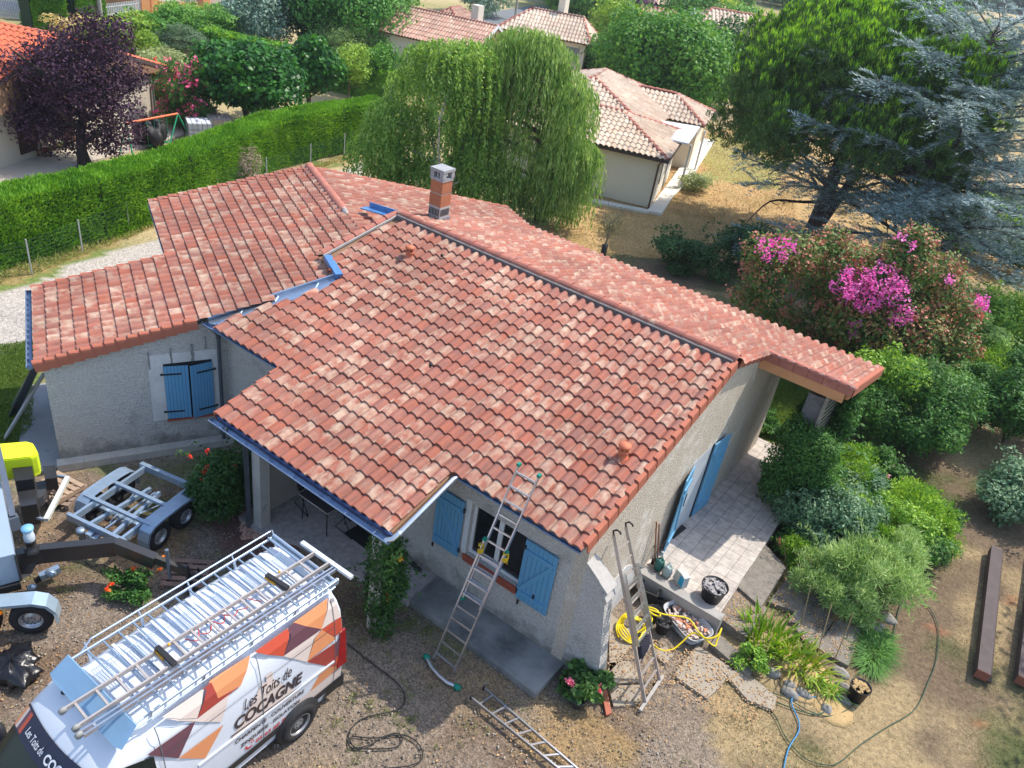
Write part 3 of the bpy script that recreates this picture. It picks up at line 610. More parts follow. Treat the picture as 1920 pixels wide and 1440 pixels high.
# clay vent pipes and vent tiles
for q, nm in (((767, 487), 'clay vent near the chimney'), ((1165, 862), 'clay vent near the right eave')):
    p = fr(*q); mb = MB(); mb.lathe(p+Vector((0, 0, -.02)), [(.17, 0), (.15, .06), (.09, .10), (.085, .18), (.095, .19), (.095, .22), (.07, .23), (.07, .26)], 18)
    mb.lathe(p+Vector((0, 0, .30)), [(.11, -.015), (.115, .0), (.115, .03), (.0, .045)], 18)
    for j in range(6): t = j*1.047; mb.bar(p+Vector((.08*math.cos(t), .08*math.sin(t), .21)), p+Vector((.08*math.cos(t), .08*math.sin(t), .3)), .03, .015)
    mb.build('roof_vent', M('vent_clay', (.58, .17, .08), .7, (.45, .13, .07), vs=6), HOUSE, label=nm, fixn=False)
mb = MB()
for q in ((828, 485), (807, 691), (1181, 645), (605, 437), (565, 350)): p = fr(*q) if q[0] > 700 else WR(*q); mb.blob(p+Vector((0, 0, .09)), (.05, .03, .03), jit=0)
mb.build('vent_tile_openings', BLACK, HOUSE)
# pillar of the canopy (stone, wrapped by a climber) with slatted screen
mb = MB(); px, py = -2.55, 17.4; mb.box((px-.2, py-.2, 0), (px+.2, py+.2, 3.35)); mb.prism([(px-.2, py-.2, 3.35), (px+.2, py-.2, 3.35), (px+.2, py+.2, 3.35), (px-.2, py+.2, 3.35)], (.0, 0, .1)); mb.build('stone_pillar', M('grey_stone', (.22, .22, .24), .95, (.12, .12, .13), vs=5, bump=.8, bs=9, bd=.05), HOUSE)
mb = MB(); mb.box((-2.35, YX+.5, 2.0), (-2.28, YX+.56, zb(YX)-.35)); mb.box((-2.35, 19.7, 0), (-2.28, 19.78, 3.2))
for i in range(12): z = 1.5+i*.15; mb.bar((-2.32, YX+.53, z+.4), (-2.32, 19.7, z-.1), .02, .04)
mb.build('slatted_screen', M('silver_wood', (.34, .31, .27), .9, (.2, .18, .16), vs=8), HOUSE)
cl = thing('climbing_plant', 'dark green climber wrapping the stone pillar under the canopy end', 'plant', (px-.3, py-.3, 0)); B = []
for (qx, qy, r) in ((1498, 815, .42), (1520, 835, .45), (1485, 850, .5), (1505, 880, .5), (1465, 900, .42), (1480, 925, .45), (1530, 880, .45), (1540, 850, .4), (1450, 880, .3), (1500, 930, .4), (1545, 920, .4)):
    q = PY(qx, qy, py-.35); B.append((q.x, q.y, q.z, r, r*.8, r))
P, N = blobpts(B, 24000, .6); V, F = leafset(P, N, .07, .6, .2, 1.1); npmesh('foliage', V, F, LM('garden_green', (.02, .075, .018), (.14, .28, .06), (.055, .15, .03), cs=1.6), cl)
mb = MB(); mb.tube(smooth([(px-.3, py-.4, 0), (px-.25, py-.3, 1.2), (px-.2, py-.25, 2.6)]), .03, 6); mb.build('stem', BARK(), cl)
# ---------------------------------------------------------------- ground
def vn(x, y, sc, seed=0):
    x = np.asarray(x)/sc+seed*17.3; y = np.asarray(y)/sc+seed*5.1; xi = np.floor(x).astype(np.int64); yi = np.floor(y).astype(np.int64); fx, fy = x-xi, y-yi
    fx = fx*fx*(3-2*fx); fy = fy*fy*(3-2*fy)
    def h(a, b):
        n = (a*374761393+b*668265263+seed*1013) & 0x7fffffff; n = ((n ^ (n >> 13))*1274126177) & 0x7fffffff; return ((n ^ (n >> 16)) & 0xffff)/65535.
    return (h(xi, yi)*(1-fx)+h(xi+1, yi)*fx)*(1-fy)+(h(xi, yi+1)*(1-fx)+h(xi+1, yi+1)*fx)*fy
def fbm(x, y, sc, seed=0, o=4): return sum(vn(x, y, sc/2**k, seed+k)*.5**k for k in range(o))/sum(.5**k for k in range(o))
def pin(poly, X, Y):
    r = np.zeros(X.shape, bool); k = len(poly)
    for i in range(k):
        x1, y1 = poly[i]; x2, y2 = poly[(i+1) % k]
        if y1 == y2: continue
        c = ((y1 > Y) != (y2 > Y)) & (X < (x2-x1)*(Y-y1)/(y2-y1)+x1); r ^= c
    return r
def g2(*px): return [tuple(G(*q)[:2]) for q in px]
def axis(lo, f0, f1, hi, st):
    a = list(np.arange(f0, f1, st)); u = f1; s = st
    while u < hi: a.append(u); s *= 1.25; u += s
    b = []; u = f0; s = st
    while u > lo: s *= 1.25; u -= s; b.append(u)
    return np.array(b[::-1]+a)
xs, ys = axis(-3500, -42, 10, 3500, .22), axis(-3000, -1, 62, 5000, .22)
X, Y = np.meshgrid(xs, ys); jx = X+(fbm(X, Y, 1.2, 3)-.5)*1.3; jy = Y+(fbm(X, Y, 1.2, 9)-.5)*1.3
C = np.zeros(X.shape+(4,)); n1, n2, n3 = fbm(X, Y, 6, 1), fbm(X, Y, 1.6, 2), fbm(X, Y, .6, 4)
def setc(mask, c, sp=.3, soft=None):
    a = mask.astype(float) if soft is None else mask*soft
    C[..., :3] += (np.array(c)-C[..., :3])*a[..., None]; C[..., 3] += (sp-C[..., 3])*a
one = np.ones(X.shape, bool)
setc(one, (.30, .25, .12), .25); setc(one, (.17, .22, .06), .2, np.clip((n1-.45)*5, 0, 1)); setc(one, (.46, .36, .2), .25, np.clip((fbm(X, Y, 14, 6)-.5)*6, 0, 1))
gard = g2((980, 460), (1130, 360), (1300, 250), (1420, 230), (1920, 250), (1920, 520), (1500, 560), (1100, 520))
setc(pin(gard, jx, jy), (.50, .33, .15), .35); setc(pin(gard, jx, jy), (.36, .25, .10), .3, np.clip((n2-.5)*5, 0, 1)); setc(pin(g2((1330, 250), (1480, 250), (1450, 360), (1310, 330)), jx, jy), (.30, .30, .09), .3, .8)
right = [(-4, 19.7), (-2.2, 12.5), (-3, 10.2), (-1.2, 9.2), (3, 8), (14, 6), (30, 60), (-2, 40), (-14, 28), (-12, 20)]
m = pin(right, jx, jy); setc(m, (.18, .13, .085), .5); setc(m, (.085, .11, .035), .3, np.clip((n2-.46)*6, 0, 1)*.85); setc(m, (.36, .27, .15), .4, np.clip((fbm(X, Y, 2.2, 12)-.55)*8, 0, 1)); setc(m & (n3 > .80), (.36, .14, .07), .2, .5)
lawn = g2((1360, 720), (1440, 680), (1540, 730), (1600, 800), (1480, 830), (1390, 810)); setc(pin(lawn, jx, jy), (.10, .17, .025), .15)
yard = [(-15.5, 6.6), (-15, 5.4), (-30, -3), (-30, -60), (10, -60), (12, 5), (3, 8.2), (-1.2, 10.2), (-2, 12.6), (-4, 12.6), (-4, 9.8), (-13.8, 9.8)]
m = pin(yard, jx, jy); setc(m, (.25, .20, .155), 1.); setc(m, (.175, .12, .08), .9, np.clip((n2-.5)*5, 0, 1))
m2 = m & (X > -9) & (Y < 9.3); setc(m2, (.33, .225, .11), .5, np.clip((fbm(X, Y, 1.7, 21)-.50)*7, 0, 1)*np.clip((X+6.3)/2.5, 0, 1)*.9)
setc(m & (X < -8), (.36, .24, .12), .5, np.clip((fbm(X, Y, 1.3, 22)-.58)*8, 0, 1)*.6); setc(m, (.12, .15, .05), .3, np.clip((fbm(X, Y, 1.1, 23)-.66)*10, 0, 1)*.7)
setc(pin(g2((470, 960), (560, 1020), (500, 1100), (420, 1060), (400, 980)), jx, jy), (.17, .085, .07), .6, .8)
drive = g2((-400, 690), (-40, 560), (60, 528), (300, 452), (345, 425), (560, 345), (690, 305), (700, 350), (560, 420), (340, 560), (60, 640), (0, 668), (-400, 800))
m = pin(drive, jx, jy); setc(m, (.50, .45, .40), .7); setc(m, (.42, .38, .34), .7, np.clip((n2-.5)*5, 0, 1))
vg = g2((0, 660), (64, 640), (64, 800), (30, 830), (0, 870), (-200, 900), (-200, 740)); setc(pin(vg, jx, jy), (.13, .19, .045), .2); setc(pin(vg, jx, jy), (.25, .26, .09), .2, np.clip((n3-.45)*5, 0, 1))
vg = g2((-200, 560), (0, 535), (60, 520), (245, 450), (340, 410), (560, 335), (690, 290), (690, 270), (340, 380), (0, 490), (-200, 530)); setc(pin(vg, jx, jy), (.33, .24, .10), .4, .9); setc(pin(vg, jx, jy), (.14, .19, .05), .3, np.clip((n3-.5)*5, 0, 1))
ng = g2((-300, 420), (0, 350), (340, 270), (700, 175), (1000, 130), (1000, -60), (-300, 60)); m = pin(ng, jx, jy); setc(m, (.45, .36, .19), .3); setc(m, (.22, .24, .08), .25, np.clip((n1-.5)*5, 0, 1))
fd = np.hypot(X, Y); V = np.stack([X.ravel(), Y.ravel(), ((fbm(X, Y, 2., 5)-.5)*.05*(fd < 60)).ravel()-.02], 1)
ny, nx = X.shape; ii = (np.arange(ny-1)[:, None]*nx+np.arange(nx-1)).ravel(); F = np.stack([ii, ii+1, ii+nx+1, ii+nx], 1)
def ground_mat():
    m = bpy.data.materials.new('ground_cover'); m.use_nodes = True; nt = m.node_tree; L = nt.links.new; b = nt.nodes['Principled BSDF']; b.inputs['Roughness'].default_value = .95; b.inputs['Specular IOR Level'].default_value = .2
    at = nd(nt, 'ShaderNodeAttribute', attribute_name='cover'); g = nd(nt, 'ShaderNodeNewGeometry'); P = g.outputs['Position']
    n = nd(nt, 'ShaderNodeTexNoise', i_Scale=9., i_Detail=9., i_Roughness=.75); L(P, n.inputs['Vector'])
    r = nd(nt, 'ShaderNodeMapRange'); r.inputs[1].default_value = .3; r.inputs[2].default_value = .7; r.inputs[3].default_value = .55; r.inputs[4].default_value = 1.35; L(n.outputs[0], r.inputs[0])
    v = nd(nt, 'ShaderNodeTexVoronoi', i_Scale=42., i_Randomness=1.); L(P, v.inputs['Vector']); sc = nd(nt, 'ShaderNodeSeparateColor'); L(v.outputs['Color'], sc.inputs[0])
    r2 = nd(nt, 'ShaderNodeMapRange'); r2.inputs[3].default_value = .55; r2.inputs[4].default_value = 1.5; L(sc.outputs[0], r2.inputs[0])
    mp = nd(nt, 'ShaderNodeMix', data_type='FLOAT'); mp.inputs[2].default_value = 1.; L(at.outputs['Alpha'], mp.inputs[0]); L(r2.outputs[0], mp.inputs[3])
    mu = nd(nt, 'ShaderNodeMath', operation='MULTIPLY'); L(r.outputs[0], mu.inputs[0]); L(mp.outputs[0], mu.inputs[1])
    h = nd(nt, 'ShaderNodeHueSaturation'); L(at.outputs['Color'], h.inputs['Color']); L(mu.outputs[0], h.inputs['Value'])
    # pale chips
    v3 = nd(nt, 'ShaderNodeTexVoronoi', i_Scale=17., i_Randomness=1.); L(P, v3.inputs['Vector']); lt = nd(nt, 'ShaderNodeMath', operation='LESS_THAN'); lt.inputs[1].default_value = .13; L(v3.outputs['Distance'], lt.inputs[0])
    s3 = nd(nt, 'ShaderNodeSeparateColor'); L(v3.outputs['Color'], s3.inputs[0]); gt = nd(nt, 'ShaderNodeMath', operation='GREATER_THAN'); gt.inputs[1].default_value = .86; L(s3.outputs[1], gt.inputs[0])
    m1 = nd(nt, 'ShaderNodeMath', operation='MULTIPLY'); L(lt.outputs[0], m1.inputs[0]); L(gt.outputs[0], m1.inputs[1]); m2 = nd(nt, 'ShaderNodeMath', operation='MULTIPLY'); L(m1.outputs[0], m2.inputs[0]); L(at.outputs['Alpha'], m2.inputs[1])
    x = nd(nt, 'ShaderNodeMix', data_type='RGBA'); x.inputs[7].default_value = (.62, .58, .52, 1); L(m2.outputs[0], x.inputs[0]); L(h.outputs[0], x.inputs[6]); L(x.outputs[2], b.inputs['Base Color'])
    bp = nd(nt, 'ShaderNodeBump', i_Strength=.8, i_Distance=.03); L(mu.outputs[0], bp.inputs['Height']); L(bp.outputs[0], b.inputs['Normal']); return m
go = npmesh('ground', V, F, ground_mat(), None, True, kind='structure')
ca = go.data.attributes.new('cover', 'FLOAT_COLOR', 'POINT'); C_ = C.reshape(-1, 4).astype(np.float32); ca.data.foreach_set('color', C_.ravel())
# grass and straw that nobody could count
def scatter(n, poly, dens=None):
    p = np.array(poly); lo, hi = p.min(0), p.max(0); x = RNG.uniform(lo[0], hi[0], n); y = RNG.uniform(lo[1], hi[1], n); k = pin(poly, x, y)
    if dens is not None: k &= RNG.random(n) < dens(x, y)
    return np.stack([x[k], y[k], np.zeros(k.sum())], 1)
def blades(name, pts, mat, h, wd=.012, lean=.6, kind='stuff', parent=None, **k):
    n = len(pts); D = RNG.normal(0, lean, (n, 3)); D[:, 2] = 1; D = unit(D); W = unit(np.cross(D, RNG.normal(0, 1, (n, 3))))
    V, F = cards(pts, D, W, h*RNG.uniform(.5, 1.4, n), np.full(n, wd)*RNG.uniform(.7, 1.4, n)); return npmesh(name, V, F, mat, parent, kind=kind, **k)
STRAW = LM('straw', (.30, .20, .09), (.56, .42, .22), trans=.2); GREENG = LM('grass_blades', (.06, .12, .02), (.18, .26, .05), trans=.3); OLIVE = LM('olive_grass', (.08, .10, .03), (.20, .19, .08), trans=.2)
pts = scatter(60000, [(-8, 3), (3, 3), (6, 12), (-1, 11), (-3, 9.4), (-8, 8)], lambda x, y: np.clip((fbm(x, y, 1.7, 21)-.46)*6, 0, 1)*np.clip((x+6.3)/2.5, .05, 1))
blades('dry_grass', pts, STRAW, .05, .012, 1.4)
pts = scatter(90000, [(-1.5, 10), (2, 8), (5, 10), (8, 30), (-1, 30), (-3, 20), (1, 14)], lambda x, y: np.clip((fbm(x, y, 1.6, 2)-.36)*4, .05, 1))
blades('rough_grass', pts, OLIVE, .05, .013, 1.2)
pts = scatter(60000, g2((1360, 720), (1440, 680), (1540, 730), (1600, 800), (1480, 830), (1390, 810))); blades('lawn_grass', pts, GREENG, .07, .016, .8)
pts = scatter(60000, g2((-60, 655), (64, 640), (60, 800), (30, 830), (-60, 880))); blades('verge_grass', pts, GREENG, .09, .016, .8)
pts = scatter(60000, g2((-100, 545), (0, 530), (60, 515), (245, 445), (340, 405), (560, 330), (690, 285), (340, 380), (0, 490), (-100, 520)), lambda x, y: fbm(x, y, 1.5, 31)*.9); blades('weeds', pts, [LM('weeds', (.12, .2, .03), (.5, .4, .2), (.25, .28, .07))], .2, .03, .8)
pts = scatter(90000, g2((980, 460), (1130, 360), (1300, 250), (1480, 230), (1500, 500), (1100, 480)), lambda x, y: fbm(x, y, 2.5, 33)); blades('garden_straw', pts, STRAW, .10, .035, 1.2)
def pebbles(name, pts, mat, lo, hi, lab=None):
    n = len(pts); ico = np.array([(1, 0, 0), (0, 1, 0), (-1, 0, 0), (0, -1, 0), (0, 0, 1), (0, 0, -1)], float); fc = np.array([(0, 1, 4), (1, 2, 4), (2, 3, 4), (3, 0, 4), (1, 0, 5), (2, 1, 5), (3, 2, 5), (0, 3, 5)])
    s = RNG.uniform(lo, hi, n)[:, None, None]*RNG.uniform(.6, 1.3, (n, 1, 3)); V = pts[:, None, :]+(ico[None]+RNG.normal(0, .25, (n, 6, 3)))*s; F = fc[None]+np.arange(n)[:, None, None]*6
    return npmesh(name, V.reshape(-1, 3), F.reshape(-1, 3), mat, kind='stuff')
PEB = LM('pebble', (.15, .125, .105), (.42, .38, .33), (.22, .185, .155), trans=0, rough=.9)
pebbles('pebbles', scatter(15000, [(-14, 5), (-13, 8), (-9, 8.3), (-4, 9.3), (2, 10), (3, 3), (-9, 1), (-14, 2)]), PEB, .008, .024)
pts = scatter(5000, [(-14, 5), (-13, 8), (-9, 8.3), (-4, 9.3), (2, 10), (3, 3), (-9, 1), (-14, 2)], lambda x, y: np.clip((fbm(x, y, .9, 41)-.56)*6, 0, 1)); P_c = pts[RNG.random(len(pts)) < .5]
pts = np.repeat(P_c, 22, 0)+RNG.normal(0, .06, (len(P_c)*22, 3))*[1, 1, 0]; blades('yard_weeds', pts, [LM('weed_green', (.06, .12, .02), (.24, .26, .08))], .06, .014, 1.0)
pts = scatter(7000, [(-14, 5), (-13, 8), (-9, 8.3), (-4, 9.3), (-3, 12), (2, 10), (3, 3), (-9, 1), (-14, 2)], lambda x, y: np.clip((fbm(x, y, 1.3, 51)-.42)*4, 0, 1)); n_ = len(pts); pts[:, 2] = .008
p2_ = scatter(2600, g2((1135, 1180), (1250, 1210), (1400, 1250), (1470, 1330), (1420, 1360), (1300, 1330), (1140, 1330))); p2_[:, 2] = .057; p3_ = scatter(500, [(-2.1, 12.8), (-1.5, 12.7), (-1.4, 13.7), (-2.1, 13.8)]); p3_[:, 2] = .206; p4_ = scatter(900, g2((1440, 1130), (1475, 1085), (1610, 1150), (1600, 1240), (1530, 1240), (1480, 1180))); p4_[:, 2] = .085; pts = np.concatenate([pts, p2_, p3_, p4_]); n_ = len(pts)
V, F = leafset(pts, np.tile([0, 0, 1.], (n_, 1)), .045, .6, 1., .5); npmesh('leaf_litter', V, F, LM('dry_leaves', (.12, .07, .035), (.45, .27, .12), trans=0), kind='stuff')
pebbles('brick_rubble', scatter(500, g2((455, 960), (480, 955), (500, 1010), (450, 1010))), LM('rubble', (.3, .12, .08), (.6, .45, .36), trans=0, rough=.9), .03, .06)
# ---------------------------------------------------------------- terrace, slabs, steps
def slab(name, poly, z0, z1, mat, label, cat='paving', group=None, px=None):
    mb = MB(); P = poly if px is None else [tuple(G(*q, px)[:2]) for q in poly]
    mb.prism([(x, y, z0) for x, y in P], (0, 0, z1-z0)); return tag(mb.build(name, mat), label, cat, group)
def tilegrid(name, base, joint, sz, ang=0., rot=0):
    m = bpy.data.materials.new(name); m.use_nodes = True; nt = m.node_tree; L = nt.links.new; b = nt.nodes['Principled BSDF']; b.inputs['Roughness'].default_value = .7
    g = nd(nt, 'ShaderNodeNewGeometry'); mp = nd(nt, 'ShaderNodeMapping'); mp.inputs['Rotation'].default_value = (0, 0, rot); L(g.outputs['Position'], mp.inputs[0])
    br = nd(nt, 'ShaderNodeTexBrick', offset=0., squash=1.); br.inputs['Scale'].default_value = 1.; br.inputs['Brick Width'].default_value = sz; br.inputs['Row Height'].default_value = sz; br.inputs['Mortar Size'].default_value = .008
    br.inputs['Color1'].default_value = c4(base); br.inputs['Color2'].default_value = c4(tuple(x*.88 for x in base)); br.inputs['Mortar'].default_value = c4(joint); L(mp.outputs[0], br.inputs[0])
    n = nd(nt, 'ShaderNodeTexNoise', i_Scale=7., i_Detail=7.); L(g.outputs['Position'], n.inputs['Vector']); r = nd(nt, 'ShaderNodeMapRange'); r.inputs[1].default_value = .35; r.inputs[2].default_value = .65; r.inputs[3].default_value = .78; r.inputs[4].default_value = 1.12; L(n.outputs[0], r.inputs[0])
    h = nd(nt, 'ShaderNodeHueSaturation'); L(br.outputs[0], h.inputs['Color']); L(r.outputs[0], h.inputs['Value']); L(h.outputs[0], b.inputs['Base Color']); return m
TT = tilegrid('terrace_tiles', (.50, .445, .40), (.25, .22, .20), .30)
slab('tiled_terrace', [(XW, 12.75), (-2.05, 12.75), (-2.15, 16), (-2.2, 17.2), (-3.0, 19.6), (-4.6, 19.6), (-4.6, YB-1.2), (XW, YB-1.3)], -.3, ZT, TT, 'beige tiled terrace in front of the blue door leaves', 'terrace')
slab('low_wall', [(-3.865, 12.5), (-1.95, 12.5), (-1.95, 12.72), (-3.865, 12.72)], -.25, ZT+.06, CONC, 'low rendered wall edging the terrace above the rubble tub', 'wall')
slab('concrete_walk', [(-6.9, 8.78), (-3.82, 8.74), (-3.8, YF-.003), (-6.95, YF-.003)], -.1, .13, M('stained_concrete', (.30, .30, .29), .95, (.10, .105, .105), vs=1.1, contrast=.16, bump=.3, bs=50, stains=((.45, .44, .42), 6, .64, .8)), 'dark stained concrete strip below the front window', 'slab')
mb = MB()
p = [P_(.05, .0, -.1), P_(s_end-.1, .0, -.1), P_(s_end-.1, .22, -.1), P_(.05, .22, -.1)]
for i in range(7):
    a = .05+(s_end-.15)*i/7; b = .05+(s_end-.15)*(i+1)/7-.006; mb.prism([P_(a, 0.002, -.1), P_(b, .002, -.1), P_(b, .24, -.1), P_(a, .24, -.1)], (0, 0, .25))
tag(mb.build('block_kerb', M('pale_block', (.56, .53, .48), .95, (.40, .37, .33), vs=4, bump=.3, bs=40)), 'pale concrete block kerb along the foot of the wing wall', 'kerb')
slab('concrete_apron', [tuple(WP(.1, tW+.1)[:2]), tuple(WP(.1, T1)[:2]), tuple(WP(-.55, T1)[:2]), tuple(WP(-.75, tW+.3)[:2])], -.1, .03, M('blue_grey_concrete', (.33, .33, .34), .9, (.24, .24, .25), vs=2, stains=((.15, .15, .15), 3, .6, .8)), 'grey concrete apron along the wing side wall', 'slab')
PAV = M('crazy_paving', (.36, .315, .25), .95, (.25, .21, .165), vs=3, bump=.4, bs=25)
for i, (q, z1, lb, rz) in enumerate([(((1262, 1268), (1306, 1212), (1372, 1255), (1352, 1288), (1325, 1312)), .035, 'large pale paving slab between ladder and green hose', 0),
        (((1142, 1150), (1180, 1180), (1196, 1196), (1166, 1236), (1142, 1262)), .03, 'pale paving slab under the yellow hose coil', 0), (((1142, 1245), (1178, 1240), (1196, 1262), (1198, 1280), (1140, 1284)), .03, 'dusty paving slab right of the buttress foot', 0),
        (((1140, 1288), (1200, 1286), (1200, 1322), (1150, 1326)), .03, 'paving slab beside the gable ladder foot', 0), (((1222, 1222), (1250, 1212), (1262, 1232), (1245, 1246)), .03, 'small grey slab in front of the black buckets', 0),
        (((1355, 1262), (1392, 1258), (1455, 1310), (1450, 1335), (1400, 1315)), .05, 'long pale slab under the looped green hose', 0)]):
    slab('paving_slab', q, -.05, z1, PAV, lb, 'slab', 'paving slabs beside the gable', px=0)
STEP = M('step_stone', (.28, .25, .215), .95, (.15, .13, .11), vs=7, bump=.8, bs=30, bd=.03, stains=((.09, .085, .07), 2.2, .52, .68))
slab('garden_step', [(-2.04, 12.78), (-1.42, 12.7), (-1.35, 13.75), (-2.08, 13.8)], -.1, .2, STEP, 'stone step just right of the low wall', 'step', 'stone steps beside the terrace')
slab('garden_step', [(-2.1, 13.83), (-1.48, 13.62), (-1.5, 15.2), (-2.16, 15.6)], -.1, .27, STEP, 'higher dark stone step against the terrace edge', 'step', 'stone steps beside the terrace')
slab('garden_step', [(-1.9, 12.12), (-1.0, 11.9), (-.95, 12.25), (-1.9, 12.46)], -.1, .1, STEP, 'lowest narrow stone step near the coiled green hose', 'step', 'stone steps beside the terrace')
for q, lb in ((((1440, 1130), (1475, 1085), (1530, 1105), (1500, 1150)), 'flat stone slab between iris and steps'), (((1475, 1165), (1520, 1110), (1575, 1130), (1540, 1180)), 'flat stone slab in the shrub shade'), (((1530, 1215), (1570, 1160), (1615, 1178), (1590, 1250)), 'flat stone slab right of the tall stems'), (((1490, 1180), (1530, 1130), (1562, 1165), (1528, 1218)), 'flat stone slab behind the iris leaves')):
    slab('flat_stone', q, -.05, .05+.006*len(lb)/10, STEP, lb, 'stone', 'flat stones in the bed', px=.05)
mb = MB()
for q in ((1420, 1240), (1450, 1262), (1480, 1285), (1505, 1300), (1575, 1262), (1583, 1290), (1580, 1312), (1650, 1175), (1640, 1182), (1480, 1300), (1550, 1330), (1390, 1225), (1665, 1160)): mb.blob(G(*q), (random.uniform(.1, .2), random.uniform(.08, .16), .09), n=8, k=5, jit=.2)
tag(mb.build('bed_edging', M('edging_stone', (.3, .28, .26), .95, (.2, .19, .17), vs=5, bump=.5, bs=15)), 'rough stones edging the iris bed', 'stones', kind='stuff')
mb = MB(); 
for q in ((1480, 1235), (1520, 1255), (1540, 1290), (1500, 1290), (1560, 1330), (1495, 1045), (1470, 1065), (1530, 1020), (1585, 1165), (1600, 1200), (1560, 1090)): c = G(*q); mb.blob(c-Vector((0, 0, .03)), (.4, .35, .07), jit=.1)
tag(mb.build('straw_mulch', M('mulch', (.52, .37, .18), .95, (.4, .27, .12), vs=14, bump=1, bs=40)), 'straw mulch round the iris bed', 'mulch', kind='stuff')
# ---------------------------------------------------------------- ladders
ALU = M('aluminium', (.66, .67, .70), .28, (.55, .56, .6), vs=6, metal=.9); OLDALU = M('weathered_aluminium', (.52, .47, .44), .5, (.42, .37, .34), vs=8, metal=.5)
GRNP = M('green_plastic', (.0, .22, .15), .5); YROPE = M('yellow_rope', (.75, .48, .02), .7)
def rails(parent, a0, a1, b0, b1, mat, sp=.28, rw=.026, rh=.065, off=.1, n0=None, up=None, first=.16):
    a0, a1, b0, b1 = map(Vector, (a0, a1, b0, b1)); d = (a1-a0).normalized(); s = (b0-a0).normalized(); N = s.cross(d).normalized()
    for p, q in ((a0, a1), (b0, b1)): mb = MB(); mb.bar(p, q, rw, rh, 0, N); mb.build('rail', mat, parent)
    L = (a1-a0).length; t = first
    while t < L-.05:
        mb = MB(); p = a0.lerp(a1, t/L); q = b0.lerp(b1, t/L); mb.bar(p, q, .03, .028, 0, N); mb.build('rung', mat, parent); t += sp
nL = Vector((0, 1, -.285)); pL = (0, 8.12, 0)
lp = lambda q, o=0: PL(*q, Vector(pL)+Vector((0, o, 0)), nL)
ld = thing('extension_ladder', 'shiny aluminium extension ladder leaning on the front eave beside the window', 'ladder', lp((831, 1252)), 0)
rails(ld, lp((813.5, 1236)), lp((909, 1012)), lp((849, 1266)), lp((950, 1035)), ALU)
rails(ld, lp((868, 1122), .05), lp((973, 872), .05), lp((900, 1143), .05), lp((1011, 893), .05), ALU)
mb = MB(); a, b = G(800, 1232, .06), G(857, 1288, .06); m_ = (a+b)/2+Vector((.03, -.1, 0)); mb.tube([a, a.lerp(m_, .5)+Vector((0, -.03, 0)), m_, b.lerp(m_, .5)+Vector((0, -.03, 0)), b], .038, 6); mb.build('stabiliser_bar', ALU, ld)
for q in (a, b): mb = MB(); mb.blob(q, (.08, .06, .06), jit=.05); mb.build('rubber_foot', GRNP, ld)
for q, o in (((973, 872), .05), ((1011, 893), .05), ((909, 1012), 0), ((950, 1037), 0), ((868, 1122), .05)): mb = MB(); c = lp(q, o); mb.box(c-Vector((.03, .035, .02)), c+Vector((.03, .035, .04))); mb.build('end_cap', GRNP, ld)
for q in ((903, 1028), (949, 1045)):
    mb = MB(); c = lp(q)
    for k in range(7): mb.tube([c+Vector((.05*math.cos(j*.9+k), .05*math.sin(j*.9+k)-.02, .03*k-.12+.01*j)) for j in range(8)], .008, 5)
    mb.build('rope_lashing', YROPE, ld)
gl = thing('old_ladder', 'weathered aluminium ladder leaning against the sunlit gable wall', 'ladder', G(1224, 1300), 0)
A0, B0 = G(1210, 1320, .03), G(1237, 1278, .03); A1, B1 = PX(1151, 1003, XW+.14), PX(1174, 988, XW+.14)
rails(gl, A0, A1, B0, B1, OLDALU, first=.3)
pa = A0.lerp(A1, .20); pb = B0.lerp(B1, .20); o3 = Vector((.07, -.03, .06)); rails(gl, A0.lerp(A1, .36)+o3, A0.lerp(A1, .78)+o3, B0.lerp(B1, .36)+o3, B0.lerp(B1, .78)+o3, ALU, first=.05)
mb = MB(); mb.bar(G(1200, 1333, .05), G(1243, 1268, .05), .06, .06); mb.build('stabiliser_bar', M('dusty_aluminium', (.36, .34, .32), .6, (.28, .26, .24), vs=8), gl)
for q in (A1, B1): mb = MB(); mb.tube([q, q+Vector((-.03, 0, .07)), q+Vector((.02, .03, .11)), q+Vector((.08, .04, .09)), q+Vector((.10, .05, .05))], .018, 6); mb.build('hook', BLACK, gl)
g2l = thing('lying_ladder', 'aluminium ladder lying flat on the dry grass at the bottom edge', 'ladder', G(1000, 1400), 0)
rails(g2l, G(884, 1309, .09), G(884, 1309, .09).lerp(G(1045, 1440, .09), 1.25), G(908, 1291, .09), G(908, 1291, .09).lerp(G(1080, 1440, .09), 1.25), ALU, first=.18)
for q in ((884, 1309), (908, 1291)): mb = MB(); c = G(*q, .09); mb.box(c-Vector((.03, .02, .04)), c+Vector((.01, .02, .04))); mb.build('end_cap', BLACK, g2l)
# ---------------------------------------------------------------- hoses and cables
def hose(name, px, r, mat, label, z=.02, cat='hose'):
    P = smooth([G(*q[:2], q[2] if len(q) > 2 else z) for q in px]); mb = MB(); mb.tube(P, r, 7); return tag(mb.build(name, mat, fixn=False), label, cat)
BLK = M('black_rubber', (.02, .02, .022), .6); GH = M('green_hose', (.02, .07, .035), .45); YH = M('yellow_hose', (.80, .62, .01), .4); BH = M('blue_hose', (.03, .22, .45), .4)
hose('power_cable', [(651, 1206), (690, 1238), (735, 1272), (757, 1298), (756, 1322), (735, 1334), (700, 1341), (672, 1352), (656, 1372), (654, 1395), (664, 1403), (700, 1404), (738, 1402), (753, 1392), (752, 1378), (740, 1375), (715, 1383), (695, 1396), (668, 1402), (657, 1390), (662, 1381), (700, 1384), (750, 1378), (775, 1386), (790, 1404), (790, 1425), (765, 1436), (720, 1441)], .011, BLK, 'black cable in a long loose loop on the gravel behind the van', cat='cable')
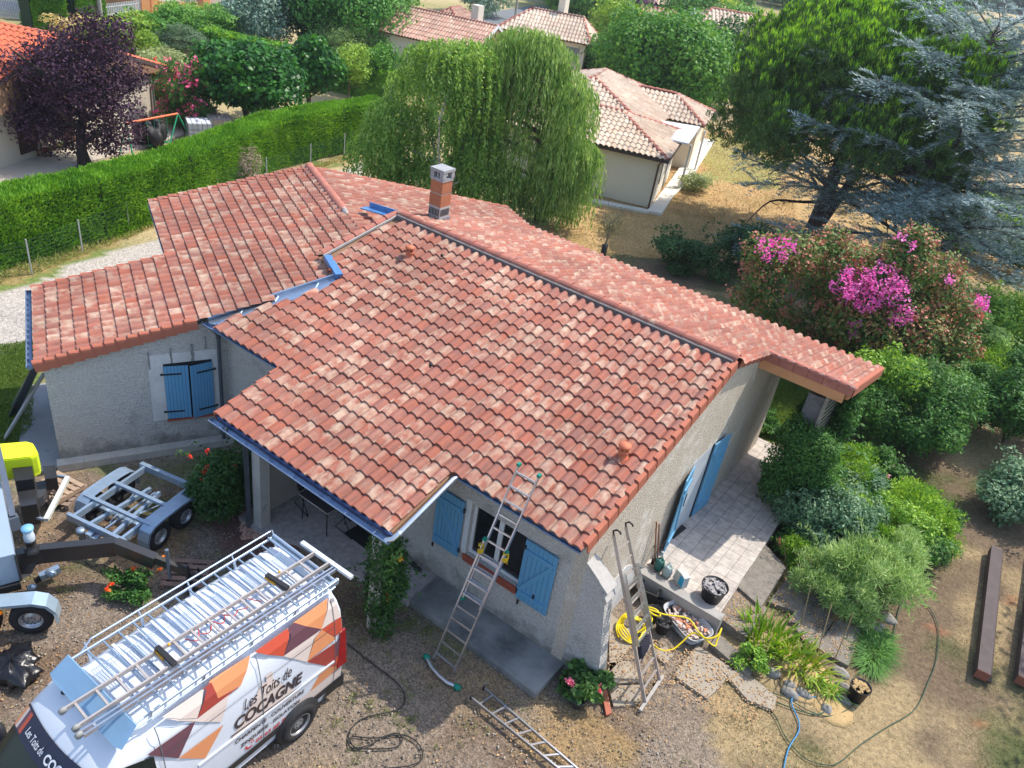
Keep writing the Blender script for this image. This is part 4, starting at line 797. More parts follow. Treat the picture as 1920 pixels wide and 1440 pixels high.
gp = [(1268, 1218), (1330, 1237), (1385, 1262), (1420, 1290), (1470, 1306), (1520, 1334), (1560, 1342), (1600, 1322), (1630, 1280), (1655, 1235), (1672, 1200), (1686, 1140), (1700, 1119), (1730, 1128), (1752, 1155), (1760, 1190), (1755, 1240), (1740, 1280), (1715, 1330), (1660, 1365), (1615, 1395), (1575, 1428), (1550, 1434), (1510, 1422), (1475, 1385), (1455, 1345), (1440, 1325), (1440, 1310), (1448, 1322)]
hose('green_garden_hose', gp, .010, GH, 'dark green garden hose looping far over the brown grass', cat='hose')
hose('green_hose_coil', [(1440, 1322), (1405, 1300), (1375, 1278), (1365, 1255), (1378, 1246), (1400, 1250), (1410, 1275), (1412, 1300), (1430, 1318), (1447, 1327), (1455, 1312), (1440, 1308), (1470, 1322), (1520, 1338), (1545, 1335), (1558, 1318), (1560, 1310)], .013, GH, 'coil of green hose on the long pale slab')
hose('blue_garden_hose', [(1468, 1450), (1478, 1405), (1497, 1372), (1497, 1350), (1486, 1325), (1485, 1310), (1495, 1304), (1530, 1307)], .014, BH, 'blue hose running off the bottom edge beside the iris bed')
yp = []
for k in range(5): yp += [(1160+4*k, 1195-3*k, .1+.03*k), (1150+3*k+6, 1172, .1), (1175, 1150+2*k, .25), (1205, 1165+k, .15), (1208-2*k, 1196, .08), (1185, 1206-3*k, .06)]
yp += [(1222, 1165, .3), (1212, 1140, .4), (1230, 1143, .4), (1238, 1155, .35), (1225, 1152, .4), (1215, 1142, .45), (1245, 1152, .42), (1290, 1160, .42), (1310, 1185, .35), (1338, 1211, .2), (1345, 1200, .25), (1353, 1178, .4), (1345, 1192, .35), (1325, 1197, .3), (1300, 1187, .3), (1280, 1203, .15), (1262, 1217, .05), (1240, 1219, .03), (1222, 1206, .04)]
hose('yellow_hose', yp, .017, YH, 'bright yellow hose coiled behind the gable ladder and trailing over the tub')
hose('black_cable', [(1225, 1200), (1245, 1212), (1270, 1218), (1290, 1222), (1330, 1240), (1375, 1262)], .012, BLK, 'thin black cord along the foot of the low wall', cat='cable')
hose('thin_cable', [(160, 1052), (172, 1062), (190, 1058), (210, 1068), (200, 1075), (188, 1070), (205, 1080), (225, 1070)], .009, BLK, 'tangled black cable on the gravel below the trailer beam', cat='cable')
hose('wall_cable', [(103, 828), (93, 835), (88, 855), (92, 866), (80, 864)], .010, BLK, 'short black cable on the grey apron beside the wing', cat='cable')
# ---------------------------------------------------------------- small things by the terrace
def pot(name, c, r0, r1, h, mat, label, cat, fill=None, fm=None, handle=False):
    t = thing(name, label, cat, c); mb = MB(); mb.lathe(c, [(0, 0), (r0, 0), (r1, h), (r1+.012, h), (r1+.012, h-.02), (r1-.012, h-.015), (r0, .04), (0, .04)], 22); mb.build('body', mat, t, fixn=False)
    if fill:
        mb = MB()
        for i in range(fill): a = random.random()*6.28; rr = r1*.85*math.sqrt(random.random()); p = Vector(c)+Vector((rr*math.cos(a), rr*math.sin(a), h*.86+random.uniform(-.02, .06)*(1-rr/r1))); d = Vector((random.uniform(-1, 1), random.uniform(-1, 1), random.uniform(-.4, .4))).normalized()*random.uniform(.03, .08); mb.bar(p-d, p+d, random.uniform(.02, .06), random.uniform(.01, .03))
        mb.build('rubble', fm, t)
    if handle: mb = MB(); mb.tube([Vector(c)+Vector((r1*math.cos(t_), .02, h+r1*.0+.5*r1*math.sin(t_))) for t_ in np.linspace(0, math.pi, 9)], .006, 5); mb.build('handle', BLACK, t)
    return t
BPL = M('black_plastic', (.018, .018, .02), .5); RUB = M('mortar_rubble', (.5, .45, .42), .95, (.3, .24, .22), vs=16)
pot('bucket', Vector((-2.38, 13.0, ZT)), .2, .27, .36, BPL, 'black builder bucket full of grey slate shards on the terrace corner', 'bucket', 90, M('slate_shards', (.42, .40, .40), .9, (.2, .19, .19), vs=20))
pot('bucket', G(1240, 1182), .12, .16, .28, BPL, 'small black bucket standing left of the rubble tub', 'bucket', 12, M('dark_rag', (.06, .06, .065), .9), True)
pot('bucket', G(1222, 1160), .12, .15, .25, BPL, 'black bucket half hidden under the yellow hose', 'bucket')
pot('flower_pot', G(1603, 1308), .15, .19, .34, BPL, 'black plant pot topped with dry straw at the bed corner', 'pot', 40, M('mulch', (.5, .36, .18)))
pot('flower_pot', G(1082, 1322), .10, .13, .2, M('dark_grey_plastic', (.08, .09, .11), .5), 'dark grey pot at the foot of the pelargonium', 'pot')
t = thing('mixing_tub', 'grey mortar tub full of broken tile and plaster', 'tub', G(1285, 1175), R(-25)); mb = MB(); a, b, h = .52, .33, .22; n = 24
def rr_(a, b, z, k=4): return [(abs(math.cos(u))**(2/k)*a*np.sign(math.cos(u)), abs(math.sin(u))**(2/k)*b*np.sign(math.sin(u)), z) for u in np.linspace(0, 2*math.pi, n, endpoint=False)]
vs = rr_(a*.85, b*.8, 0)+rr_(a, b, h)+rr_(a*1.04, b*1.06, h)+rr_(a*.97, b*.96, h-.01)+rr_(a*.84, b*.78, .03)
mb.add(vs, [(i*n+j, i*n+(j+1) % n, (i+1)*n+(j+1) % n, (i+1)*n+j) for i in range(4) for j in range(n)]+[tuple(range(n)), tuple(range(4*n, 5*n))], 0, True); mb.build('body', M('tub_grey', (.36, .38, .42), .5, (.5, .5, .5), vs=5), t, local=True, fixn=False)
mb = MB()
for i in range(120): x, y = random.uniform(-.42, .42), random.uniform(-.24, .24); d = Vector((random.uniform(-1, 1), random.uniform(-1, 1), random.uniform(-.5, .5))).normalized()*random.uniform(.02, .06); p = Vector((x, y, .1+random.random()*.08)); mb.bar(p-d, p+d, random.uniform(.03, .07), .03, random.choice((0, 0, 0, 1)))
mb.build('rubble', [M('plaster_bits', (.58, .48, .43), .95, (.4, .32, .28), vs=20), M('orange_bits', (.6, .25, .14), .9)], t, local=True)
t = thing('black_crate', 'black plastic crate leaning in the corner of the low wall', 'crate', G(1212, 1120), R(10)); mb = MB(); mb.box((-.22, -.16, 0), (.22, .16, .02)); mb.box((-.22, -.16, 0), (-.2, .16, .3)); mb.box((.2, -.16, 0), (.22, .16, .3)); mb.box((-.2, -.16, 0), (.2, -.14, .3)); mb.box((-.2, .14, 0), (.2, .16, .3)); mb.build('body', BPL, t, local=True); mb = MB(); mb.tube([(-.24, -.18, .3), (.24, -.18, .3), (.24, .18, .3), (-.24, .18, .3), (-.24, -.18, .3)], .015, 6); mb.build('rim', BPL, t, local=True)
def cloth(name, c, r, mat, label, cat, seed=0, sq=(1, 1, 1), sub_=24):
    rs = random.Random(seed); n, k = sub_, 14; ph = [rs.uniform(0, 6.28) for _ in range(8)]; vs = []
    for i in range(k+1):
        a = math.pi*i/k-math.pi/2
        for j in range(n):
            u = 2*math.pi*j/n; q = 1+.16*math.sin(3*u+ph[0]+a*2)+.12*math.sin(5*u+ph[1]-a*3)+.10*math.sin(9*u+ph[2]+a*4)+.06*math.sin(14*u+ph[3]+a)
            vs.append((c[0]+r*sq[0]*q*math.cos(a)*math.cos(u), c[1]+r*sq[1]*q*math.cos(a)*math.sin(u), c[2]+r*sq[2]*(math.sin(a)*q+.9)*.5))
    mb = MB(); mb.add(vs, [(i*n+j, i*n+(j+1) % n, (i+1)*n+(j+1) % n, (i+1)*n+j) for i in range(k) for j in range(n)], 0, True); return tag(mb.build(name, mat, fixn=False), label, cat)
BAG = M('black_bin_bag', (.010, .010, .013), .3, bump=.6, bs=5, bd=.04, spec=.5)
cloth('bin_bag', G(26, 1258), .46, BAG, 'crumpled shiny black bin bag on the gravel beside the van', 'bag', 3, (1, .8, .62), 34)
cloth('bin_bag', G(1245, 1140), .2, BAG, 'small black bag between the crate and the rubble tub', 'bag', 5, (1, .8, .9))
c = A0.lerp(B0, .5).lerp(A1.lerp(B1, .5), .34); 
mb = MB(); s_ = (B0-A0).normalized(); 
for i in range(5): mb.tube(smooth([c+s_*(-.16+.07*i)+Vector((.03, 0, .05)), c+s_*(-.15+.06*i)+Vector((.10, -.02, -.15)), c+s_*(-.12+.05*i)+Vector((.07, 0, -.38-.05*(i % 3)))]), [.055]*12+[.03], 7)
tag(mb.build('dark_garment', M('dark_cloth', (.03, .028, .045), .95)), 'dark garment hanging over a rung of the gable ladder', 'cloth')
def can(c, rz, mat, lb):
    t = thing('watering_can', lb, 'watering can', c, rz); mb = MB(); mb.lathe((0, 0, 0), [(0, 0), (.10, 0), (.11, .12), (.09, .24), (.06, .26), (.05, .24), (0, .23)], 14); mb.build('body', mat, t, local=True, fixn=False)
    mb = MB(); mb.tube([(.08, 0, .05), (.2, 0, .2), (.29, 0, .34)], [.025, .016, .012], 7); mb.lathe((.3, 0, .34), [(.012, -.01), (.045, .03), (0, .035)], 10); mb.build('spout', mat, t, local=True)
    mb = MB(); mb.tube([(.05, 0, .25), (0, 0, .36), (-.09, 0, .32), (-.13, 0, .2), (-.1, 0, .1)], .012, 6); mb.build('handle', mat, t, local=True)
can(G(1249, 1078, ZT+.06), R(150), M('grey_green_plastic', (.34, .42, .42), .45), 'grey green watering can on the terrace edge behind the low wall')
can(G(1234, 1066, ZT+.06), R(150), M('dark_green_plastic', (.03, .14, .12), .45), 'dark green watering can in the corner beside the gable')
t = thing('carrier_bag', 'white and blue cement bag standing on the low wall', 'bag', G(1274, 1092, ZT+.06), R(-30)); mb = MB(); mb.prism([(-.17, -.07, 0), (.17, -.07, 0), (.15, -.05, .26), (.05, -.06, .3), (-.15, -.04, .25)], (0, .14, 0)); mb.build('body', M('woven_bag', (.55, .56, .54), .7, (.4, .42, .4), vs=9), t, local=True); mb = MB(); mb.box((.03, -.075, .03), (.165, -.068, .25)); mb.build('printed_panel', M('blue_print', (.02, .35, .6), .5), t, local=True)
for k, (q, L_) in enumerate((((1232, 1062), 1.5), ((1227, 1060), 1.35))):
    t = thing('garden_tool', ('rusty long handled spade leaning on the gable by the low wall', 'dark long handled rake leaning on the gable beside the spade')[k], 'tool', G(*q, ZT)); c = G(*q, ZT); a = PX(1236-5*k, 982-4*k, XW+.03)
    mb = MB(); mb.tube([c, a], .016, 6); mb.build('handle', M('rusty_wood', (.30, .13, .07), .9), t); mb = MB(); mb.box(c-Vector((.09, .01, 0)), c+Vector((.09, .02, .16))); mb.build('blade', BLACK, t)
tag(MB().prism([G(1127, 1300, .0), G(1137, 1296, 0), G(1146, 1340, 0), G(1136, 1344, 0)], (0, 0, .05)).build('broken_tile', CLAY), 'broken orange clay tile lying at the buttress foot', 'tile')
t = thing('door_mat', 'black door mat under the folded blue door leaf', 'mat', G(1268, 1000, ZT)); mb = MB(); mb.prism([G(*q, ZT+.004) for q in ((1270, 977), (1287, 991), (1262, 1011), (1258, 1004))], (0, 0, .015)); mb.build('pile', BLK, t)
t = thing('door_mat', 'large black door mat on the porch floor', 'mat', G(680, 1010, .1)); mb = MB(); mb.prism([G(*q, .104) for q in ((646, 999), (671, 985), (712, 1016), (688, 1032))], (0, 0, .015)); mb.build('pile', BLK, t)
# timber beams at the right
for i, (a, b, lb) in enumerate((((1866, 1033), (1841, 1266), 'long dark brown timber beam lying on the grass by the right edge'), ((1945, 1040), (1917, 1278), 'second dark timber beam cut by the right edge of the picture'))):
    t = thing('timber_beam', lb, 'beam', G(*b)); mb = MB(); p, q = G(*a, .16), G(*b, .16); mb.bar(p, q, .25, .22); mb.build('beam', M('dark_stained_timber', (.050, .034, .036), .7, (.085, .06, .06), vs=5), t)
    mb = MB(); d = (q-p).normalized(); s2 = d.cross(Vector((0, 0, 1))); mb.bar(p+s2*(-.17)-Vector((0, 0, .09)), q+s2*(-.17)-Vector((0, 0, .09)), .07, .05); mb.build('batten', M('beam_side', (.06, .04, .035), .8), t)
    mb = MB(); mb.bar(p-d*.012, p-d*.002, .24, .21); mb.bar(q+d*.002, q+d*.012, .24, .21, 1); mb.build('end_grain', [M('pale_end', (.5, .45, .38), .9), M('red_end', (.28, .10, .06), .9)], t)
# planks and flashings leaning against the wing corner
for k, (a, b, za, zb_, wd, mt, lb) in enumerate((((8, 822), (80, 702), .02, 1.6, .14, M('grey_plank', (.38, .38, .38), .9, (.27, .27, .28), vs=5), 'grey plank leaning on the wing corner, nearest the apron'), ((24, 778), (66, 690), .02, 2.1, .2, M('dark_gutter', (.04, .05, .07), .5), 'dark gutter length leaning against the wing corner'), ((27, 760), (60, 700), .02, 1.7, .16, ZINC, 'bent zinc flashing leaning beside the dark gutter'), ((33, 775), (78, 706), .02, 1.4, .1, M('green_grey', (.2, .23, .23), .8), 'narrow grey green batten leaning beside the plank'))):
    mb = MB(); p, q = G(*a, za), G(*b, zb_); mb.bar(p, q, wd, .03); mb.bar(p+Vector((0, .05, .02)), q+Vector((0, .05, .02)), .02, .06); tag(mb.build(('plank', 'gutter_length', 'zinc_flashing', 'batten')[k], mt), lb, ('plank', 'gutter', 'flashing', 'batten')[k])
# garden table and chairs in the porch
t = thing('garden_table', 'small dark rectangular garden table in the porch', 'table', (-9.75, 9.15, .1), R(0)); mb = MB(); mb.box((-.45, -.32, .68), (.45, .32, .70)); mb.build('top', M('dark_table_top', (.05, .045, .05), .35), t, local=True); mb = MB(); mb.tube([(-.45, -.32, .695), (.45, -.32, .695), (.45, .32, .695), (-.45, .32, .695), (-.45, -.32, .695)], .014, 6); mb.build('edge_trim', M('light_trim', (.45, .42, .4), .4, metal=.5), t, local=True)
for sx in (-.38, .38):
    for sy in (-.26, .26): mb = MB(); mb.tube([(sx, sy, 0), (sx*.92, sy*.92, .68)], .014, 6); mb.build('leg', BLACK, t, local=True)
t = thing('drinking_glass', 'clear drinking glass on the porch table', 'glass', (-9.58, 9.15, .801)); mb = MB(); mb.lathe((-9.58, 9.15, .801), [(.0, 0), (.035, 0), (.04, .13), (.036, .13), (.03, .01), (0, .01)], 14); mb.build('bowl', M('clear_plastic', (.5, .58, .65), .1), t, fixn=False)
def chair(loc, rz, lb):
    t = thing('folding_chair', lb, 'chair', loc, rz, 'dark folding chairs round the porch table'); mb = MB(); mb.box((-.22, -.2, .43), (.22, .2, .45)); mb.build('seat', BPL, t, local=True); mb = MB(); mb.prism([(-.22, .2, .48), (.22, .2, .48), (.22, .34, .98), (-.22, .34, .98)], (0, .015, 0)); mb.build('backrest', BPL, t, local=True)
    for s in (-1, 1): mb = MB(); mb.tube([(s*.24, .36, 1.0), (s*.24, .1, .5), (s*.24, -.26, .0), (s*.24, .3, .015), (s*.24, .0, .44)], .012, 6); mb.tube([(s*.24, -.22, .62), (s*.24, .2, .64)], .02, 6); mb.build('side_frame', BLACK, t, local=True)
    return t
c0 = chair((-10.3, 9.3, .1), R(80), 'folding chair on the left of the porch table'); copy_thing(c0, (-9.2, 9.45, .1), R(-95), 'folding chair on the right of the porch table'); copy_thing(c0, (-9.7, 9.95, .1), R(5), 'folding chair behind the porch table')
t = thing('shoes', 'dark shoes and blue glove on the porch floor by the orange flowered climber', 'shoes', G(780, 1062, .12))
for q, m_, r_ in (((752, 1045), M('blue_glove', (.05, .12, .6), .6), .09), ((775, 1060), BLK, .08), ((783, 1068), BLK, .08)): c = G(*q, .13); mb = MB(); mb.blob(c+Vector((0, 0, .03)), (r_*1.3, r_*.7, .05), jit=.1); mb.build('shoe' if m_ is BLK else 'glove', m_, t)
# ---------------------------------------------------------------- wheels
TYRE = M('tyre', (.022, .022, .024), .85, bump=.2, bs=60); RIM = M('steel_rim', (.55, .57, .6), .35, (.42, .44, .47), vs=9, metal=.7)
def wheel(parent, x, y, z, r, w, side, rimm=RIM, name='wheel', rimr=.62, dish=True):
    """axle along local x; side = +1 faces +x"""
    mb = MB(); h = w/2; q = r*rimr; mb.lathe((x, y, z), [(q, -h), (r*.93, -h), (r, -h*.7), (r, h*.7), (r*.93, h), (q, h), (q, -h)], 32, axis='X'); o = mb.build(name, TYRE, parent, local=True)
    mb = MB(); s = side; mb.lathe((x, y, z), [(q, s*h*.98), (q*.95, s*h*1.02), (q*.9, s*h*.75), (q*.86, s*h*.35), (q*.6, s*h*.45), (q*.45, s*h*.7), (q*.2, s*h*.72), (0, s*h*.72)], 32, axis='X'); mb.build('rim', rimm, o, local=True, fixn=False)
    mb = MB()
    for j in range(14): a = j*math.tau/14; mb.lathe((x+s*h*.47, y+q*.72*math.cos(a), z+q*.72*math.sin(a)), [(q*.07, -.004), (q*.07, .004), (0, .004)], 6, axis='X')
    for j in range(5): a = j*math.tau/5; mb.lathe((x+s*h*.74, y+q*.3*math.cos(a), z+q*.3*math.sin(a)), [(q*.05, -.01), (q*.05, .01), (0, .01)], 6, axis='X')
    mb.build('rim_holes', BLACK, o, local=True); return o
# ---------------------------------------------------------------- van (local y runs to the rear, x to the right of the photo)
VX, VY0 = -7.27, .62
WHITE = M('white_van_paint', (.64, .68, .75), .3, (.59, .63, .71), vs=1.2, spec=.6)
van = thing('work_van', 'white high-roof roofing company van with orange, red and purple triangles on its side', 'van', (VX, VY0, 0))
SX = [(.30, .89), (.55, .95), (1.15, .98), (1.7, .965), (2.05, .93), (2.35, .875), (2.50, .80), (2.58, .72), (2.64, .6)]
def sidex(z):
    for (a, x), (b, y) in zip(SX, SX[1:]):
        if z <= b: return x+(y-x)*max(0, (z-a))/(b-a)
    return SX[-1][1]
stn = [(0, .80, .82), (.08, .98, .93), (.30, 1.10, .98), (.95, 1.30, 1.0), (1.40, 1.75, .985), (1.86, 2.22, .97), (2.0, 2.33, .975), (2.25, 2.47, .985), (2.55, 2.55, 1), (3.0, 2.60, 1), (3.6, 2.63, 1), (4.6, 2.64, 1), (5.4, 2.63, 1), (5.72, 2.60, .99), (5.80, 2.52, .975)]
K = 15
def section(y, H, wf):
    out = []; zz = [.30, .55, .8, 1.15, 1.5, 1.85, 2.1, 2.35, 2.52, 2.60]
    for z in zz:
        t = (z-.30)/(2.60-.30); z2 = .30+t*(H-.16-.30)
        x = sidex(z if H >= 2.5 else min(z, 1.15+(z-1.15)*.75)) ; 
        if H < 2.5: x = sidex(z2)
        out.append((x*wf, y, z2))
    xt = out[-1][0]; out += [(xt*.93, y, H-.075), (xt*.80, y, H-.025), (xt*.5, y, H-.005), (xt*.25, y, H), (0, y, H+.002)]
    return out
def fine(st, n=3):
    out = []
    for a, b in zip(st, st[1:]):
        for j in range(n): t = j/n; out.append(tuple(a[i]+(b[i]-a[i])*t for i in range(3)))
    return out+[st[-1]]
sts = fine(stn, 1); rings = []
for (y, H, wf) in sts:
    h = section(y, H, wf); rings.append(h+[(-x, y, z) for x, _, z in reversed(h[:-1])])
n = len(rings[0]); mb = MB(); vs = [p for r in rings for p in r]
fs = []; mi = []
for i in range(len(rings)-1):
    for j in range(n-1):
        fs.append((i*n+j, i*n+j+1, (i+1)*n+j+1, (i+1)*n+j))
mb.add(vs, fs, 0, True); mb.add(rings[0], [tuple(range(n))]); mb.add(rings[-1], [tuple(reversed(range(n)))]); mb.add([(-.9, .2, .30), (.9, .2, .30), (.9, 5.7, .30), (-.9, 5.7, .30)], [(0, 1, 2, 3)])
body = mb.build('body', WHITE, van, local=True)
def clipz(poly, lo, hi):
    for s, lim in ((1, lo), (-1, hi)):
        out = []
        for i in range(len(poly)):
            a, b = poly[i], poly[(i+1) % len(poly)]; da, db = s*(a[1]-lim), s*(b[1]-lim)
            if da >= 0: out.append(a)
            if (da >= 0) != (db >= 0): t = da/(da-db); out.append((a[0]+(b[0]-a[0])*t, lim))
        poly = out
        if not poly: return []
    return poly
def decal(polys, mat, off=.004, nm='livery'):
    zs = [z for z, _ in SX]; last = None
    for poly in polys:
        mb = MB(); poly = [(y-VY0, z-.03) for y, z in poly]
        for lo, hi in zip(zs, zs[1:]):
            q = clipz(poly, lo, hi)
            if len(q) > 2: mb.add([(sidex(z)+off, y, z) for y, z in q], [tuple(range(len(q)))])
        last = mb.build(nm, mat, body, local=True)
    return last
OR = M('livery_orange', (.68, .27, .12), .35, var=.03); RD = M('livery_red', (.50, .075, .04), .35, var=.03); BR_ = M('livery_dark_red', (.33, .05, .04), .35, var=.03); PU = M('livery_purple', (.13, .055, .075), .35, var=.03); BE = M('livery_beige', (.66, .55, .50), .4, var=.03)
decal([[(4.09, 2.56), (4.75, 2.53), (4.49, 2.2), (4.11, 2.27)], [(3.44, 1.76), (4.14, 1.74), (3.81, 1.34)], [(5.52, 2.54), (6.20, 2.54), (5.97, 2.13)], [(5.84, 2.07), (5.98, 2.12), (6.25, 1.72), (5.65, 1.7)], [(5.93, 1.24), (6.25, 1.14), (6.38, .94), (5.71, .92)]], OR)
decal([[(4.82, 2.53), (5.41, 2.53), (5.42, 2.46), (5.24, 2.16)], [(5.97, 2.13), (6.37, 2.1), (6.38, 1.81), (6.23, 1.77)], [(6.10, 1.18), (6.21, 1.26), (6.38, 1.31), (6.38, .95)]], RD, .005)
decal([[(3.79, 2.2), (4.02, 2.50), (3.97, 2.53), (4.11, 2.54), (4.13, 2.27), (4.49, 2.2)], [(5.65, 1.7), (6.23, 1.64), (6.25, 1.25), (6.1, 1.19)]], BR_, .006)
decal([[(3.06, 2.21), (3.76, 2.18), (3.44, 1.76)], [(5.24, 2.16), (5.43, 2.41), (5.42, 2.53), (5.54, 2.54), (5.97, 2.14)], [(6.23, 1.64), (6.37, 1.64), (6.38, 1.33), (6.21, 1.26)]], PU, .0045)
decal([[(3.38, 2.54), (3.99, 2.53), (3.79, 2.2)], [(3.38, 2.53), (3.79, 2.19), (4.3, 2.2), (4.12, 1.82)], [(6.22, 2.53), (6.30, 2.49), (6.37, 2.11), (5.97, 2.13)], [(5.24, 2.16), (5.97, 2.13), (5.82, 2.08), (5.65, 1.7)], [(4.24, 1.30), (4.82, 1.95), (4.9, 1.93), (4.9, 2.06), (5.02, 2.05), (5.02, 1.86), (5.5, 1.15)], [(5.35, .95), (6.38, .90), (6.38, .62), (5.75, .62)]], BE, .0035)
LOGO = M('lettering_dark', (.05, .035, .04), .4); LRED = M('lettering_red', (.65, .05, .06), .4)
def text(s, mat, place, size, xscale=1., shear=0, bold=.0, parent=None, nm='lettering', spacing=1.):
    cu = bpy.data.curves.new('t', 'FONT'); cu.body = s; cu.size = size; cu.shear = shear; cu.offset = bold; cu.space_character = spacing
    o = bpy.data.objects.new('t', cu); COL.objects.link(o); bpy.context.view_layer.update()
    me = bpy.data.meshes.new_from_object(o.evaluated_get(bpy.context.evaluated_depsgraph_get())); bpy.data.objects.remove(o)
    co = [v.co.copy() for v in me.vertices]
    wd = max(c.x for c in co)-min(c.x for c in co)
    for v, c in zip(me.vertices, co): v.co = place(c.x*xscale, c.y, wd*xscale)
    me.materials.clear(); me.materials.append(mat); me.name = nm; r = bpy.data.objects.new(nm, me); COL.objects.link(r); r.parent = parent or body; XF[r.name] = XF[(parent or body).name]; return r
def onside(y0, z0, y1, z1, off=.009):
    L = math.hypot(y1-y0, z1-z0); dy, dz = (y1-y0)/L, (z1-z0)/L
    def f(u, v, wd):
        k = u*L/wd; y = y0+dy*k-dz*v; z = z0+dz*k+dy*v-.03; return (sidex(z)+off, y-VY0, z)
    return f
text('Les Toits de', LOGO, onside(4.47, 1.70, 5.34, 1.68), .30, .9, .35, .002)
text('COCAGNE', LOGO, onside(4.29, 1.45, 5.53, 1.36), .30, 1, .15, .012)
decal([[(4.23, 1.385), (4.23, 1.36), (5.55, 1.25), (5.55, 1.275)]], LOGO, .009, 'lettering')
text('CHARPENTE \u00b7 COUVERTURE', LOGO, onside(4.29, 1.13, 5.58, 1.05), .118, 1, 0, .003)
text('ZINGUERIE \u00b7 ISOLATION', LOGO, onside(4.39, .93, 5.5, .88), .118, 1, 0, .003)
text('05 63 60 75 11', LRED, onside(4.66, .75, 5.41, .68), .115, 1, 0, .003)
mb = MB(); pc = lambda y, z: (sidex(z)+.009, y-VY0, z)
def arcstrip(cy, cz, r, a0, a1, wd, m):
    A = [a0+(a1-a0)*i/8 for i in range(9)]; vs = [pc(cy+(r-wd)*math.cos(a), cz+(r-wd)*math.sin(a)) for a in A]+[pc(cy+(r+wd)*math.cos(a), cz+(r+wd)*math.sin(a)) for a in A]
    m.add(vs, [(i, i+1, 10+i, 9+i) for i in range(8)])
arcstrip(4.56, .80, .075, R(160), R(300), .018, mb); arcstrip(4.53, .80, .06, R(-10), R(75), .006, mb); arcstrip(4.53, .80, .095, R(-10), R(75), .006, mb); mb.build('phone_symbol', LRED, body, local=True)
# trim, seams, wheels, windows
DTRIM = M('black_trim', (.025, .025, .028), .55)
decal([[(1.0, .53), (6.42, .53), (6.42, .70), (1.0, .70)]], DTRIM, .016, 'rub_strip')
decal([[(6.05, .33), (6.42, .33), (6.42, .62), (6.12, .62)]], DTRIM, .022, 'bumper_corner')
mb = MB(); mb.box((-.93, 5.79, .30), (.93, 5.88, .58)); mb.build('rear_bumper', DTRIM, van, local=True)
SEAM = M('panel_gap', (.12, .13, .15), .6)
decal([[(3.235, .6), (3.25, .6), (3.25, 2.5), (3.235, 2.5)], [(4.80, .55), (4.815, .55), (4.815, 2.5), (4.80, 2.5)], [(6.22, .6), (6.232, .6), (6.232, 2.5), (6.22, 2.5)], [(3.25, 1.99), (6.2, 1.99), (6.2, 2.0), (3.25, 2.0)]], SEAM, .010, 'panel_gaps')
mb = MB(); mb.bar((.985, 3.3-VY0+.4, 1.27), (.99, 6.2-VY0, 1.2), .02, .04); mb.build('door_rail', WHITE, body, local=True)
WG = M('windscreen_glass', (.008, .016, .014), .12, spec=.35)
decal([[(1.95, 1.42), (3.14, 1.42), (3.13, 2.12), (2.75, 2.28), (2.50, 2.22), (2.02, 1.62)]], WG, .008, 'side_window')
LAMP = M('tail_lamp_red', (.36, .01, .01), .2, (.2, .01, .01), vs=9, spec=.8)
mb = MB(); mb.prism([(.955, 5.66, .95), (.955, 5.86, .95), (.93, 5.83, 1.75), (.93, 5.72, 1.75)], (.04, 0, 0)); mb.build('tail_lamp', LAMP, van, local=True); mb = MB(); mb.prism([(-.955, 5.66, .95), (-.955, 5.86, .95), (-.93, 5.83, 1.75), (-.93, 5.72, 1.75)], (-.04, 0, 0)); mb.build('tail_lamp', LAMP, van, local=True)
HUB = M('van_hubcap', (.42, .43, .44), .4, (.3, .3, .31), vs=8, metal=.5)
for sx in (-1, 1):
    for yy in (1.12, 4.86):
        mb = MB(); mb.lathe((sx*.93, yy, .40), [(.42, 0), (.42, sx*.055), (.0, sx*.055)], 28, axis='X'); mb.build('wheel_arch', DTRIM, van, local=True)
        wheel(van, sx*.905, yy, .345, .345, .235, sx, HUB, rimr=.60)
# windscreen with its top band
def surf(y, u):
    """point on the body at y, u in -1..1 across the top"""
    for (a, b) in zip(stn, stn[1:]):
        if a[0] <= y <= b[0]:
            t = (y-a[0])/(b[0]-a[0]); H = a[1]+(b[1]-a[1])*t; wf = a[2]+(b[2]-a[2])*t
            sec = section(y, H, wf)[9:]; sec = sec[::-1]; xs_ = [p[0] for p in sec]; x = abs(u)*xs_[-1]
            z = np.interp(x, xs_, [p[2] for p in sec]); return Vector((x*(1 if u >= 0 else -1), y, z))
def patch(y0, y1, u0, u1, mat, off, nm, bow=0., nn=14):
    mb = MB(); vs = []
    for i in range(7):
        for j in range(nn+1):
            u = u0+(u1-u0)*j/nn; y = y0+(y1-y0)*i/6+bow*(u*u); vs.append(surf(y, u)+Vector((0, -off*.7, off*.7)))
    mb.add(vs, [(i*(nn+1)+j, i*(nn+1)+j+1, (i+1)*(nn+1)+j+1, (i+1)*(nn+1)+j) for i in range(6) for j in range(nn)], 0, True); return mb.build(nm, mat, van, local=True)
ws = patch(.98, 1.80, -.93, .93, WG, .012, 'windscreen', .10)
sv = patch(1.56, 1.80, -.93, .93, M('navy_sun_strip', (.012, .016, .05), .3), .018, 'sun_strip', .10)
WLET = M('white_lettering', (.8, .8, .82), .4)
def onws(x0, x1, yb, v0=0):
    def f(u, v, wd):
        x = x0+(x1-x0)*u/wd; uu = x/.78; p = surf(yb+.10*uu*uu+v*.55, uu*.93); return p+Vector((0, -.02, .022))
    return f
text('Les Toits de', WLET, onws(-.52, -.12, 1.63), .2, 1, .3, .002, ws); text('COCAGNE', WLET, onws(-.06, .62, 1.62), .22, 1, 0, .008, ws)
for k, (mt, u0) in enumerate(((OR, -.93), (BE, -.87), (PU, -.81), (RD, -.75))): patch(1.58, 1.78, u0, u0+.06, mt, .02, 'corner_sticker', .10, 2)
